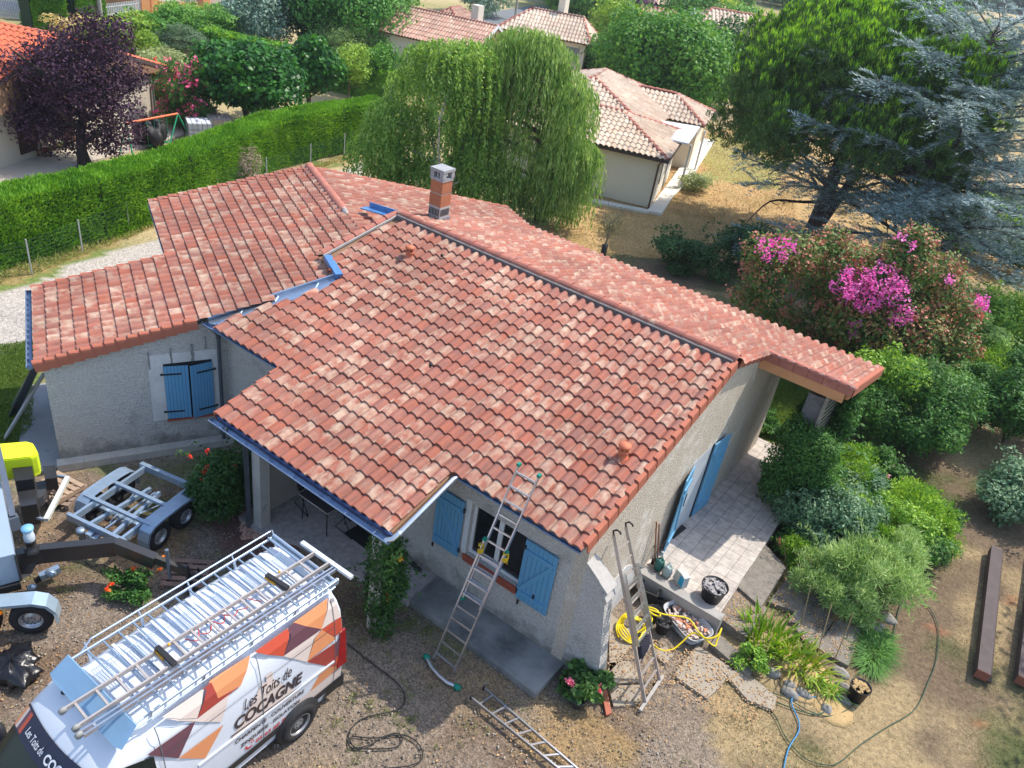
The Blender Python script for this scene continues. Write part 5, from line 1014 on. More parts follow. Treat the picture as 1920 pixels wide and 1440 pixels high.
# mirrors, aerial, roof
for sx in (-1, 1):
    mb = MB(); mb.blob((sx*1.19, 1.55, 1.55), (.13, .08, .21), jit=.03, n=12, k=8); mb.bar((sx*.98, 1.6, 1.45), (sx*1.12, 1.57, 1.5), .08, .06); mb.build('wing_mirror', DTRIM, van, local=True)
p = surf(2.2, -.55); mb = MB(); mb.blob(p, (.05, .07, .03), jit=0); mb.tube([p, p+Vector((0, .25, .33))], .006, 5); mb.build('aerial', BLACK, van, local=True)
mb = MB()
for k in range(15): y = 2.9+k*.19; mb.box((-.56, y, 2.625), (.56, y+.04, 2.655))
mb.build('roof_ribs', WHITE, body, local=True)
GALV = M('galvanised_steel', (.42, .52, .64), .38, (.40, .48, .58), vs=10, metal=.6); GALVD = M('galvanised_dark', (.25, .34, .45), .45, metal=.5)  # second steel is a darker galvanised tone for the cross bars
rk = thing('roof_rack', 'galvanised mesh roof rack fixed along the white van roof', 'roof rack', (VX+.06, VY0, 2.64))
zr = 2.72; rx = .72; ya, yb = 3.0-VY0, 6.34-VY0
def rkb(nm, f, mat=GALV): mb = MB(); f(mb); im = Matrix.Translation((0, 0, -2.64)); mb.v = [tuple(im @ Vector(v)) for v in mb.v]; return mb.build(nm, mat, rk, local=True)
for sx in (-1, 1):
    rkb('side_rail', lambda m: (m.tube([(sx*rx, ya, zr), (sx*rx, yb, zr)], .017, 6), m.tube([(sx*(rx+.05), ya+.35, zr+.09), (sx*(rx+.05), yb, zr+.09)], .016, 6), m.tube([(sx*(rx+.05), ya+.35, zr+.1), (sx*rx, ya+.15, zr)], .014, 6), m.tube([(sx*(rx+.03), ya, zr-.06), (sx*(rx+.03), yb, zr-.06)], .012, 6)))
    for k in range(5): y = ya+.25+k*.78; rkb('foot', lambda m: (m.bar((sx*rx, y, zr), (sx*(rx-.05), y, zr-.2), .04, .02), m.bar((sx*rx, y, zr), (sx*(rx+.05), y, zr+.1), .02, .02)))
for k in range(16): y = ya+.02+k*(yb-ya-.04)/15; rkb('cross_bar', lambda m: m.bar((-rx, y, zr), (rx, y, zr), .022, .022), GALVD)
rkb('walkway_mesh', lambda m: [m.bar((x, ya+.1, zr+.01), (x, yb-.1, zr+.01), .006, .006) for x in (-.36, -.02, .3)]+[m.bar((-.36, ya+.1+i*.033, zr+.012), (-.02, ya+.1+i*.033, zr+.012), .006, .006) for i in range(int((yb-ya-.2)/.033)) if (i//9) % 2 == 0])
rkb('front_fairing', lambda m: m.prism([(-.82, ya-.22, 2.57), (-.78, ya+.02, zr+.04), (.78, ya+.02, zr+.04), (.82, ya-.22, 2.57), (.7, ya-.25, 2.55), (-.7, ya-.25, 2.55)], (0, .012, .0)), M('fairing_blue_grey', (.22, .38, .56), .4))
rkb('rear_roller', lambda m: (m.tube([(-rx, yb+.02, zr+.03), (rx, yb+.02, zr+.03)], .028, 8), m.tube([(-rx, yb-.08, zr+.03), (rx, yb-.08, zr+.03)], .02, 8), m.bar((rx, yb-.1, zr), (rx, yb+.08, zr), .05, .1)))
rkb('rope', lambda m: [m.tube(smooth([(.05+.1*math.sin(i*2.1), 1.2+ya+.2*i, zr+.02), (.2, ya+1.3+.2*i, zr+.03), (.0+.05*i, ya+1.45+.18*i, zr+.02)]), .008, 5) for i in range(6)], M('red_strap', (.6, .08, .05), .6))
zl_ = 2.84
vl = thing('roof_ladder', 'folded aluminium ladder with wheels strapped on the van roof rack', 'ladder', G(370, 1200, zl_))
def q_(x, y, z=zl_): return Vector((x, y, z))
a0, a1, b0, b1 = G(122, 1330, zl_), G(592, 1036, zl_), G(147, 1362, zl_), G(618, 1056, zl_)
rails(vl, a0, a1, b0, b1, OLDALU, sp=.27, rh=.07, first=.12)
dz = Vector((.10, -.02, -.02)); rails(vl, b0+dz-Vector((.02, 0, 0)), b1+dz, b0+dz+Vector((.05, 0, 0)), b1+dz+Vector((.06, 0, 0)), ALU, sp=9, rh=.06)
for c in (a0, b0, b0+dz): mb = MB(); mb.lathe(c-Vector((.02, .03, 0)), [(.0, 0), (.05, 0), (.05, .04), (0, .04)], 14, axis='X'); mb.build('roller_wheel', M('grey_roller', (.3, .3, .29), .6), vl)
mb = MB(); mb.bar(G(566, 1017, zl_), G(660, 1083, zl_), .07, .05, 0); mb.build('stabiliser_bar', M('pale_alu', (.7, .73, .78), .4, metal=.3), vl)
for q in (((500, 1078), (540, 1103)), ((294, 1214), (328, 1246))):
    mb = MB(); a, b = G(*q[0], zl_+.06), G(*q[1], zl_+.06); mb.bar(a, b, .07, .06); mb.build('clamp', BPL, vl); mb = MB(); mb.bar(a+Vector((0, -.03, -.03)), a.lerp(b, .5)+Vector((0, -.04, -.03)), .03, .04); mb.blob(a.lerp(b, .45)+Vector((-.05, .1, .08)), .022, jit=0); mb.build('clamp_lever', M('amber_plastic', (.8, .38, .02), .4), vl)
# ---------------------------------------------------------------- small galvanised trailer
tr = thing('chassis_trailer', 'bare galvanised twin-axle trailer chassis parked by the wing wall', 'trailer', (-12.40, 6.50, 0), R(13.5))
TG = M('trailer_galvanised', (.36, .47, .60), .42, (.28, .37, .48), vs=7, metal=.55)
def tb(nm, *bars, mat=TG, par=tr):
    mb = MB()
    for b in bars: mb.bar(*b)
    return mb.build(nm, mat, par, local=True)
zt_ = .63
for sx in (-1, 1): tb('longitudinal', ((sx*.60, -.95, zt_-.06), (sx*.60, .95, zt_-.06), .06, .14))
tb('front_cross_member', ((-.72, -.95, zt_-.05), (.72, -.95, zt_-.05), .07, .16)); tb('rear_cross_member', ((-.74, .95, zt_-.05), (.74, .95, zt_-.05), .09, .15))
for y in (-.40, .18): tb('cross_rail', ((-.86, y, zt_+.03), (.80, y, zt_+.03), .075, .06))
tb('drawbar', ((-.30, -.95, zt_-.15), (-.12, .55, zt_-.15), .07, .09), ((.30, -.95, zt_-.15), (.12, .55, zt_-.15), .07, .09)); tb('axle', ((-.85, -.27, .33), (.85, -.27, .33), .07, .07)); tb('axle', ((-.85, .43, .33), (.85, .43, .33), .07, .07))
tb('brake_rods', ((.05, -.8, .5), (.05, .5, .5), .03, .03), ((-.05, -.6, .45), (-.35, .4, .45), .02, .02), ((.1, -.5, .46), (.4, .4, .46), .02, .02))
for sx in (-1, 1):
    mb = MB(); pr = []
    for i in range(9): a = math.pi-math.pi*.5*i/8; pr.append((-.30+.37*math.cos(a)*1.0, .33+.37*math.sin(a)))
    pr2 = [(-.27-.36, .16), (-.27-.355, .4), (-.27-.28, .60), (-.27-.14, .68), (-.27+.1, .70), (.43-.1, .70), (.43+.14, .68), (.43+.28, .60), (.43+.355, .4), (.43+.36, .2)]
    for j in range(len(pr2)-1):
        (y0_, z0_), (y1_, z1_) = pr2[j], pr2[j+1]; xa, xb = sx*.66, sx*.93; mb.add([(xa, y0_, z0_), (xb, y0_, z0_), (xb, y1_, z1_), (xa, y1_, z1_)], [(0, 1, 2, 3)], 0, True)
        mb.bar((xb, y0_, z0_-.02), (xb, y1_, z1_-.02), .01, .05)
    mb.build('fender', TG, tr, local=True, fixn=False)
    for y in (-.27, .43): wheel(tr, sx*.80, y, .30, .30, .19, sx, rimr=.56)
tb('side_marker', ((.66, -1.02, .5), (.92, -1.02, .5), .03, .03)); mb = MB(); mb.box((.90, -1.06, .48), (.97, -1.0, .55)); mb.build('amber_reflector', M('amber_lens', (.85, .22, .01), .3), tr, local=True)
mb = MB(); mb.lathe((-.25, -1.1, .28), [(0, 0), (.05, 0), (.05, .2), (.08, .2), (.08, .3), (0, .3)], 10); mb.box((-.12, -1.12, .3), (.0, -1.0, .55)); mb.box((.02, -1.1, .35), (.12, -1.0, .5)); mb.build('junction_box', TG, tr, local=True)
mb = MB(); mb.box((.66, .99, .4), (.74, 1.03, .5)); mb.build('tail_lamp', LAMP, tr, local=True)
# ---------------------------------------------------------------- lift trailer with its black drawbar
lt = thing('lift_trailer', 'black and grey trailer-mounted lift with a lime engine hood, cut by the left edge', 'lift trailer', (-12.0, 4.6, 0))
GLB = M('gloss_black_steel', (.018, .018, .02), .3, (.03, .03, .032), vs=3, spec=.6); GREYP = M('blue_grey_panel', (.30, .38, .46), .45, (.26, .33, .41), vs=1.5)
pb_ = [G(-60, 1055, 1.0), G(75, 1025, 1.0), G(215, 1012, .98), G(290, 1042, .80), G(352, 1068, .55)]
mb = MB()
for a, b, h in zip(pb_, pb_[1:], (.34, .34, .28, .16)): mb.bar(a-Vector((0, 0, h/2)), b-Vector((0, 0, h/2)), .16 if h > .2 else .09, h)
mb.build('drawbar', GLB, lt)
mb = MB(); c = pb_[-1]; mb.bar(c-Vector((0, 0, .08)), c+Vector((.22, .10, -.12)), .07, .08); mb.tube([c+Vector((.2, .09, -.02)), c+Vector((.2, .09, .12))], .02, 8); mb.build('coupling', BLACK, lt)
mb = MB(); a = G(316, 1062, .62); mb.tube([a-Vector((0, 0, .3)), a+Vector((0, 0, .42))], .035, 10); mb.build('jockey_post', M('steel_blue', (.2, .25, .32), .4, metal=.5), lt)
mb = MB(); a = G(307, 1046, .60); mb.box(a-Vector((.02, .03, .05)), a+Vector((.02, .02, .05))); mb.build('amber_marker', M('amber_lens', (.85, .22, .01), .3), lt)
mb = MB(); a = G(352, 1075, .5); mb.tube([a+Vector((0, 0, .2)), Vector((a.x, a.y, .14))], .035, 8); mb.lathe((a.x, a.y, .12), [(.0, 0), (.12, 0), (.12, .03), (0, .03)], 12); mb.build('support_leg', GLB, lt)
# body box, mast, engine, tank
A_ = Vector((-.938, .347, 0)); B_ = Vector((-.347, -.938, 0)); c = Vector((-11.68, 3.95, 0))
mb = MB(); P4 = [c, c+A_*2.3, c+A_*2.3+B_*1.2, c+B_*1.2]; mb.prism([p+Vector((0, 0, .78)) for p in P4], (0, 0, .62)); mb.build('machine_housing', GREYP, lt)
mb = MB(); mb.prism([p+Vector((0, 0, .62)) for p in [c-A_*.06+B_*.02, c+A_*2.3, c+A_*2.3+B_*1.2, c+B_*1.2-A_*.06]], (0, 0, .14)); mb.bar(c+Vector((0, 0, .78))-A_*.02, c+Vector((0, 0, 1.38))-A_*.02, .03, .03, 0); mb.build('chassis', GLB, lt)
mb = MB(); mb.bar(G(-22, 760, 2.4), G(24, 968, 1.05), .10, .10); mb.bar(G(24, 968, 1.05), G(30, 990, .8), .16, .2); mb.build('mast', M('mast_grey_blue', (.13, .16, .21), .4, metal=.3), lt)
LIME = M('lime_hood', (.72, .85, .02), .4, (.66, .80, .02), vs=2)
hp = [G(-70, 838, 1.42), G(50, 828, 1.42), G(62, 831, 1.42), G(70, 846, 1.42), G(68, 853, 1.42), G(58, 857, 1.42), G(10, 862, 1.42), G(-70, 868, 1.42)]
mb = MB(); mb.prism([p-Vector((0, 0, .48)) for p in hp], (0, 0, .46)); cc_ = sum(hp, Vector())/len(hp); mb.prism([cc_.lerp(p, .96)-Vector((0, 0, .02)) for p in hp], (0, 0, .03)); hood = mb.build('engine_hood', LIME, lt)
mb = MB()
for k in range(7):
    z = 1.35-k*.05
    for a, b in zip(hp[1:5], hp[2:6]): d_ = (a-cc_).normalized()*.004; mb.bar(Vector((a.x, a.y, z))+d_, Vector((b.x, b.y, z))+d_, .012, .012)
mb.build('hood_ribs', M('lime_groove', (.4, .5, .02), .5), hood)
def obx(nm, px, z0, z1, mat):
    mb = MB(); P = [G(*q, z1) for q in px]; mb.prism([Vector((p.x, p.y, z0)) for p in P], (0, 0, z1-z0)); return mb.build(nm, mat, lt)
obx('control_box', ((20, 865), (48, 858), (60, 872), (62, 898), (28, 902)), .75, 1.2, BPL); obx('battery_box', ((30, 912), (66, 906), (69, 945), (38, 950)), .45, .95, GLB); obx('side_flap', ((80, 874), (103, 872), (107, 896), (84, 898)), .55, .85, GLB)
obx('hydraulic_block', ((62, 905), (96, 898), (80, 930), (68, 938)), .4, .62, M('steel_dark', (.1, .11, .13), .4, metal=.5))
mb = MB(); c2 = G(60, 1030, 1.0); mb.lathe(c2, [(.12, -.05), (.12, .02), (.08, .04), (.08, .2), (.095, .2), (.095, .24), (0, .24)], 16); mb.build('valve_body', GLB, lt)
mb = MB(); mb.lathe(c2+Vector((0, 0, .24)), [(.09, 0), (.09, .10), (.075, .11), (.085, .24), (0, .24)], 18); mb.build('filter_bowl', M('clear_bowl', (.45, .52, .58), .15), lt); mb = MB(); mb.lathe(c2+Vector((0, 0, .48)), [(.10, 0), (.10, .04), (0, .045)], 18); mb.build('bowl_lid', M('pale_blue_lid', (.22, .48, .72), .4), lt)
mb = MB(); mb.bar(G(86, 975, .62), G(127, 895, .62), .09, .07); mb.build('warning_bar', M('pale_bar', (.6, .62, .6), .5), lt); mb = MB()
for k in range(7): a = G(86, 975, .585).lerp(G(127, 895, .585), (k+.2)/7); b = G(86, 975, .585).lerp(G(127, 895, .585), (k+.65)/7); o5 = Vector((.049, .02, .0)); mb.bar(a+o5, b+o5, .006, .06)
mb.build('hazard_stripes', M('acid_yellow', (.75, .8, .03), .5), lt)
for q0, q1 in (((60, 968), (86, 975)), ((108, 892), (127, 895))): mb = MB(); mb.bar(G(*q0, .6), G(*q1, .6), .05, .05); mb.build('bar_arm', TG, lt)
# axle: wheels and fender
wt = Vector((-11.18, 3.84, 0)); ax_ = thing
d_ = Vector((.62, .78, 0)).normalized(); n_ = Vector((d_.y, -d_.x, 0))
XFl = XF[lt.name]
def wheel_w(c, r, w, parent, nvec):
    """wheel facing nvec, in world coordinates"""
    ang = math.atan2(nvec.y, nvec.x); Mx = Matrix.Translation(c) @ Matrix.Rotation(ang, 4, 'Z'); L_ = XF[parent.name].inverted() @ Mx
    key = bpy.data.objects.new('tmp', None); k0 = len(bpy.data.objects)
    o = wheel(parent, 0, 0, 0, r, w, 1, rimr=.56); 
    for q in [o]+list(o.children): q.data.transform(L_)
    bpy.data.objects.remove(key); return o
wheel_w(Vector((-11.20, 3.82, .345)), .345, .21, lt, n_); wheel_w(Vector((-11.70, 3.19, .345)), .345, .21, lt, n_)
mb = MB(); pr2 = [(.42, .30), (.40, .52), (.28, .70), (.08, .78), (-.7, .78), (-1.2, .7)]
for (u0, z0_), (u1, z1_) in zip(pr2, pr2[1:]):
    a, b = Vector((-11.2, 3.82, 0))+d_*u0, Vector((-11.2, 3.82, 0))+d_*u1; i_, o_ = n_*-.16, n_*.14
    mb.add([a+i_+Vector((0, 0, z0_)), a+o_+Vector((0, 0, z0_)), b+o_+Vector((0, 0, z1_)), b+i_+Vector((0, 0, z1_))], [(0, 1, 2, 3)], 0, True); mb.bar(a+o_+Vector((0, 0, z0_-.02)), b+o_+Vector((0, 0, z1_-.02)), .012, .06)
mb.build('fender', M('fender_blue_grey', (.38, .50, .60), .35, metal=.4), lt, fixn=False)
mb = MB(); a = Vector((-11.45, 3.5, .66))+n_*.15; mb.box(a-Vector((.03, .03, .025)), a+Vector((.03, .03, .025))); mb.build('amber_marker', M('amber_lens', (.85, .22, .01), .3), lt)
mb = MB(); mb.prism([G(-20, 1085, .6), G(30, 1060, .75), G(75, 1045, .8), G(60, 1075, .55), G(20, 1100, .5)], (-.2, -.1, -.05)); mb.build('skid_plate', GLB, lt)
# hydraulic unit hanging below the drawbar, pallets, wood
t = thing('spring_unit', 'greasy spring and valve assembly lying below the black drawbar', 'machine part', G(85, 1080)); mb = MB(); a, b = G(66, 1090, .12), G(86, 1078, .2); 
for k in range(8): mb.tube([a.lerp(b, k/8), a.lerp(b, (k+.6)/8)], .06, 8)
mb.build('spring', BPL, t); mb = MB(); mb.bar(G(75, 1082, .2), G(112, 1065, .25), .12, .12); mb.blob(G(95, 1075, .25), (.1, .09, .08)); mb.blob(G(60, 1101, .1), (.08, .08, .06)); mb.build('valve_block', TG, t)
def pallet(c, rz, lb, m):
    t = thing('pallet', lb, 'pallet', c, rz, 'broken pallets under the lift trailer')
    for k in range(5): mb = MB(); mb.box((-.4, -.34+k*.155, .09), (.4, -.24+k*.155, .11)); mb.build('board', m, t, local=True)
    for k in (-.36, 0, .36): mb = MB(); mb.box((k-.04, -.34, 0), (k+.04, .38, .09)); mb.build('runner', m, t, local=True)
WD = M('weathered_pallet', (.33, .25, .20), .9, (.22, .17, .14), vs=6, bump=.3, bs=20)
pallet(G(112, 930, .02), R(30), 'weathered pallet under the lift engine', WD); pallet(G(105, 920, .16), R(10), 'second weathered pallet tilted on the first', M('pale_pallet', (.46, .34, .24), .9, (.3, .2, .15), vs=6)); pallet(G(350, 1082, .0), R(40), 'small reddish pallet carrying the drawbar support leg', M('reddish_wood', (.30, .19, .15), .9, (.2, .13, .1), vs=6))
# ---------------------------------------------------------------- houses around
def hip(parent, c, rz, w, d, ze, zr, hl=0., hr=0., tw=.3, tl=.4, mat=TILE, seed=1, capm=None, sides='FBLR'):
    """roof over w x d with ridge along local x; hl, hr = how far the hips come in (0 = gable)"""
    U = Vector((math.cos(rz), math.sin(rz), 0)); Vd = Vector((-U.y, U.x, 0)); c = Vector(c); h = zr-ze
    P = lambda u, v, z: Vector((c.x, c.y, 0))+U*u+Vd*v+Vector((0, 0, z))
    def face(O, A, B, ln, run, li, ri, sd):
        sl = math.hypot(run, h); Vv = (B*run+Vector((0, 0, h)))/sl
        ins = lambda u, v: (v < sl-.05) and (u > li*v/sl) and (u < ln-ri*v/sl)
        tile_roof('roof_tiles', parent, O+Vector((0, 0, .02)), A, Vv, int(ln/tw)+1, int(sl/tl)+1, tw, tl, ins, mat, .03, tw/.231, sd)
    face(P(-w/2, -d/2, ze), U, Vd, w, d/2, hl, hr, seed); face(P(w/2, d/2, ze), -U, -Vd, w, d/2, hr, hl, seed+1)
    if hl: face(P(-w/2, d/2, ze), -Vd, U, d, hl, d/2, d/2, seed+2)
    if hr: face(P(w/2, -d/2, ze), Vd, -U, d, hr, d/2, d/2, seed+3)
    mb = MB(); R1, R2 = P(-w/2+hl, 0, zr), P(w/2-hr, 0, zr); caps(mb, R1, R2, tw*.45, tl)
    for s, e, on in ((-1, R1, hl), (1, R2, hr)):
        if on:
            for q in (-1, 1): caps(mb, P(s*w/2, q*d/2, ze+.05), e, tw*.42, tl)
    mb.build('ridge_caps', capm or CAP, parent)
    mb = MB(); e = P(-w/2, -d/2, ze-.03), P(w/2, -d/2, ze-.03), P(w/2, d/2, ze-.03), P(-w/2, d/2, ze-.03); r1, r2 = R1-Vector((0, 0, .03)), R2-Vector((0, 0, .03))
    mb.add(list(e)+[r1, r2], [(0, 1, 5, 4), (2, 3, 4, 5), (0, 4, 3), (1, 2, 5), (3, 2, 1, 0)]); mb.build('roof_deck', M('roof_timber', (.3, .17, .1)), parent)
    return P
def blockwall(parent, P, w, d, z1, mat, ov=.35, gab=None, zr=0, z0=0):
    mb = MB(); a, b = w/2-ov, d/2-ov; q = [P(-a, -b, z0), P(a, -b, z0), P(a, b, z0), P(-a, b, z0)]; mb.prism(q, (0, 0, z1-z0))
    if gab:
        for s in (-1, 1):
            mb.prism([P(s*a, -b, z1), P(s*a, b, z1), P(s*a, 0, z1+(zr-z1)*(b/(d/2)))], (P(0, 0, 0)-P(s*.2, 0, 0)))
    return mb.build('wall', mat, parent)
CREAM = M('cream_wall', (.80, .72, .59), .9, (.75, .67, .55), vs=1.5); PWALL = M('pale_wall', (.70, .66, .58), .9, (.62, .58, .5), vs=1.5)
TPINK = tile_mat('pale_pink_tiles', (.62, .49, .38), (.58, .42, .31), (.40, .29, .22), (.72, .62, .50), 2.); TRED = tile_mat('bright_red_tiles', (.62, .15, .07), (.66, .16, .07), (.50, .11, .06), (.66, .22, .12), .2)
TBRN = tile_mat('brown_pink_tiles', (.50, .31, .23), (.52, .28, .20), (.28, .16, .13), (.66, .5, .38), 1.4)
# pale neighbour villa on the right
nb = thing('neighbour_house', 'cream single storey house with pale pink hipped tile roofs behind the willow', 'house', G(1218, 395))
rz = R(18); u_ = Vector((.951, .309, 0)); v_ = Vector((-.309, .951, 0)); C0 = G(1253, 303, 2.45); C0.z = 0
c = C0-u_*4.4+v_*3.2; Pn = hip(nb, c, rz, 8.8, 6.4, 2.45, 3.5, 3.1, 3.1, .27, .38, TPINK, 31); blockwall(nb, Pn, 8.8, 6.4, 2.42, CREAM, .38)
c = C0-u_*5.6+v_*8.2; Pn2 = hip(nb, c, rz+math.pi/2, 9.5, 8.4, 2.6, 4.1, 3.6, 3.0, .27, .38, TPINK, 41); blockwall(nb, Pn2, 9.5, 8.4, 2.55, CREAM, .4)
c = G(1262, 185, 3.2); c.z = 0; c += u_*-.9; Pn3 = hip(nb, c, rz, 6.4, 4.6, 2.5, 3.5, 2.2, 2.2, .27, .38, TPINK, 51); blockwall(nb, Pn3, 6.4, 4.6, 2.47, CREAM, .35)
mb = MB(); mb.prism([G(1224, 226, 2.62), G(1312, 240, 2.62), G(1290, 272, 2.62), G(1250, 262, 2.62)], (0, 0, .08)); mb.build('canopy', M('pale_blue_canopy', (.62, .68, .80), .5), nb)
for q in ((1296, 272), (1322, 245)): mb = MB(); a = G(*q, 2.3); mb.tube([(a.x, a.y, 0), (a.x, a.y, 2.3)], .06, 6); mb.build('white_post', WPVC, nb)
mb = MB(); a = G(1253, 305, 2.4); mb.tube([(a.x+.05-.3*u_.x, a.y-.3*u_.y, 2.4), (a.x-.4*u_.x, a.y-.4*u_.y, 2.2), (a.x-.4*u_.x, a.y-.4*u_.y, 0)], .05, 6); mb.build('downpipe', M('brown_pipe', (.12, .06, .05), .5), nb)
mb = MB(); f = Pn; a_, b_ = 4.4-.38, 3.2-.38
for v0, v1, z0, z1 in ((-1.6, -.7, .9, 2.0), (.6, 1.5, .1, 2.1)): mb = MB(); mb.prism([f(a_+.01, v0, z0), f(a_+.01, v1, z0), f(a_+.01, v1, z1), f(a_+.01, v0, z1)], u_*.04); mb.build('window', M('window_grey', (.25, .28, .3), .2), nb)
mb = MB(); e0 = Pn(-4.4, -3.2, 2.4); e1 = Pn(4.4, -3.2, 2.4); mb.bar(e0, e1, .08, .12); mb.bar(e1, Pn(4.4, 3.2, 2.4), .08, .12); mb.build('gutter', M('dark_gutter2', (.06, .04, .04), .5), nb)
slab('white_terrace', [tuple(G(*q)[:2]) for q in ((1212, 399), (1240, 404), (1262, 370), (1290, 345), (1338, 268), (1318, 262), (1285, 300), (1258, 340))], -.05, .12, M('white_slab', (.75, .72, .66), .8, (.68, .64, .57), vs=3), 'white paved strip along the cream house wall', 'terrace')
slab('footing_strip', [tuple(G(*q)[:2]) for q in ((1104, 373), (1218, 396), (1216, 401), (1100, 379))], -.05, .08, M('white_slab', (.75, .72, .66)), 'white footing strip below the cream house wall', 'kerb')
# red roofed house on the left, gable towards us
lh = thing('gable_house', 'pale rendered house with bright orange roof and brown shutters at the left edge', 'house', G(285, 218))
a = G(285, 218); a.z = 0; dN = Vector((.42, -.907, 0)); nN = Vector((.907, .42, 0))   # wall runs along dN
wr0 = PL(100, 66, a, nN); H_r, s_r = wr0.z, (wr0-a).dot(dN); ev = PL(303, 124, a, nN); s_e, H_e = (ev-a).dot(dN), ev.z
Wd = 2*(s_r-s_e); cc = a+dN*s_r; sl_ = (H_r-H_e)/(s_r-s_e)
Lh = 12.; c = cc-nN*(Lh/2-.35); Pl = hip(lh, c, math.atan2(nN.y, nN.x), Lh, Wd, H_e, H_r, 0, 0, .3, .38, TRED, 61, M('red_cap', (.60, .17, .08), .8, (.5, .13, .07), vs=4))
mb = MB(); half = Wd/2-.9
def gp_(s, z, o=0): return cc+dN*s+nN*o+Vector((0, 0, z-cc.z))
mb.prism([gp_(-half, 0), gp_(half, 0), gp_(half, H_r-half*sl_-.08), gp_(0, H_r-.08), gp_(-half, H_r-half*sl_-.08)], nN*-.3); mb.prism([gp_(-half, 0), gp_(-half, H_r-half*sl_-.08), gp_(-half, H_r-half*sl_-.08, -Lh+.8), gp_(-half, 0, -Lh+.8)], dN*.3)
mb.build('wall', M('neighbour_render', (.60, .53, .44), .95, (.53, .47, .39), vs=2, bump=.4, bs=20), lh)
mb = MB(); mb.bar(gp_(0, H_r-.06, .36), gp_(-Wd/2, H_e-.06, .36), .05, .16); mb.bar(gp_(0, H_r-.06, .36), gp_(Wd/2, H_e-.06, .36), .05, .16); mb.build('bargeboard', M('dark_board', (.10, .07, .06), .7), lh)
mb = MB(); q0, q1 = PL(24, 213, a, nN), PL(24, 293, a, nN); s0, s1 = (q0-cc).dot(dN), (PL(57, 208, a, nN)-cc).dot(dN); BRN = M('brown_shutter', (.05, .022, .02), .6)
mb.prism([gp_(s0, .35, .02), gp_(s1, .35, .02), gp_(s1, 2.0, .02), gp_(s0, 2.0, .02)], nN*.05); mb.build('shutter', BRN, lh)
mb = MB(); s2 = s1-1.5; mb.prism([gp_(s1, .5, .005), gp_(s2, .5, .005), gp_(s2, 1.95, .005), gp_(s1, 1.95, .005)], nN*.03); mb.build('window', GLASS, lh); mb = MB(); mb.prism([gp_(s2, .35, .02), gp_(s2-.8, .35, .02), gp_(s2-.8, 2.0, .02), gp_(s2, 2.0, .02)], nN*.05); mb.build('shutter', BRN, lh)
mb = MB(); sx_ = -half+.12; mb.tube([gp_(-Wd/2+.1, H_e-.1, .15), gp_(sx_-.5, H_e-.35, .12), gp_(sx_, H_e-.7, .1), gp_(sx_, 0, .1)], .05, 8); mb.build('downpipe', M('grey_green_pipe', (.12, .17, .16), .5), lh)
slab('garden_patio', [tuple(G(*q)[:2]) for q in ((-40, 330), (28, 312), (160, 265), (285, 222), (340, 228), (345, 255), (230, 290), (160, 308), (0, 348), (-60, 362))], -.05, .08, M('patio_concrete', (.50, .45, .38), .95, (.42, .37, .31), vs=2), 'pale concrete patio in front of the orange roofed house', 'patio')
mb = MB(); 
for i in range(9): p = gp_(s1+.1-i*.28, .3, .22); mb.blob(p, (.12, .12, .1))
tag(mb.build('window_flowers', LM('geranium', (.5, .04, .04), (.08, .16, .04), (.2, .1, .04), trans=0)), 'row of red geraniums below the brown shuttered window', 'flowers')
cloth('grill_cover', G(285, 272), .75, M('black_cover', (.014, .014, .016), .6, bump=.3, bs=4), 'tall black grill cover on the pale patio', 'grill cover', 9, (1, .8, 1.55), 30)
# swing set
sw = thing('swing_set', 'orange and green garden swing frame beside the water tanks', 'swing', G(300, 285)); SG = M('swing_green', (.02, .30, .14), .4); SO = M('swing_orange', (.75, .16, .05), .4)
tA, tB = PL(333, 212, (*G(338, 272)[:2], 0), (0, 1, 0)), None
zt2 = HT(333, 213, G(338, 268)); tA = G(333, 213, zt2); tB = G(236, 231, zt2); mb = MB(); mb.tube([tA, tB], .05, 8); mb.build('top_bar', SO, sw)
for q, e in (((316, 280), tA), ((362, 268), tA), ((222, 302), tB), ((250, 296), tB)): mb = MB(); mb.tube([e, G(*q)], .035, 8); mb.build('leg', SG, sw)
mb = MB(); 
for k in (.3, .55):
    p = tA.lerp(tB, k); 
    for o_ in (-.2, .2): d = (tB-tA).normalized()*o_; mb.tube([p+d, p+d-Vector((0, 0, 1.15))], .012, 5)
    mb.bar(p-(tB-tA).normalized()*.22-Vector((0, 0, 1.15)), p+(tB-tA).normalized()*.22-Vector((0, 0, 1.15)), .18, .03)
mb.build('swing_seat', SG, sw)
# two caged water tanks
def tank(c, lab, colr):
    t = thing('water_tank', lab, 'water tank', c, R(62), 'caged water tanks by the hedge'); mb = MB(); mb.box((-.5, -.5, .14), (.5, .5, 1.0)); mb.lathe((0, 0, 1.0), [(.1, 0), (.1, .06), (0, .06)], 12); mb.build('container', M('tank_'+colr, dict(white=(.66, .68, .72), tan=(.55, .42, .34))[colr], .5), t, local=True)
    mb = MB()
    for i in range(6):
        x = -.52+i*.208
        for y in (-.52, .52): mb.bar((x, y, .12), (x, y, 1.03), .018, .018); mb.bar((y, x, .12), (y, x, 1.03), .018, .018)
        mb.bar((x, -.52, 1.03), (x, .52, 1.03), .012, .012)
    for z in (.15, .35, .55, .75, 1.03):
        for y in (-.52, .52): mb.bar((-.52, y, z), (.52, y, z), .018, .018); mb.bar((y, -.52, z), (y, .52, z), .018, .018)
    mb.build('cage', M('tank_cage', (.35, .4, .45), .4, metal=.6), t, local=True); mb = MB(); mb.box((-.55, -.55, 0), (.55, .55, .12)); mb.build('pallet_base', WD, t, local=True)
tank(G(375, 268), 'white caged water tank nearest the green swing leg', 'white'); tank(G(412, 260), 'tan water tank right of the white one', 'tan')
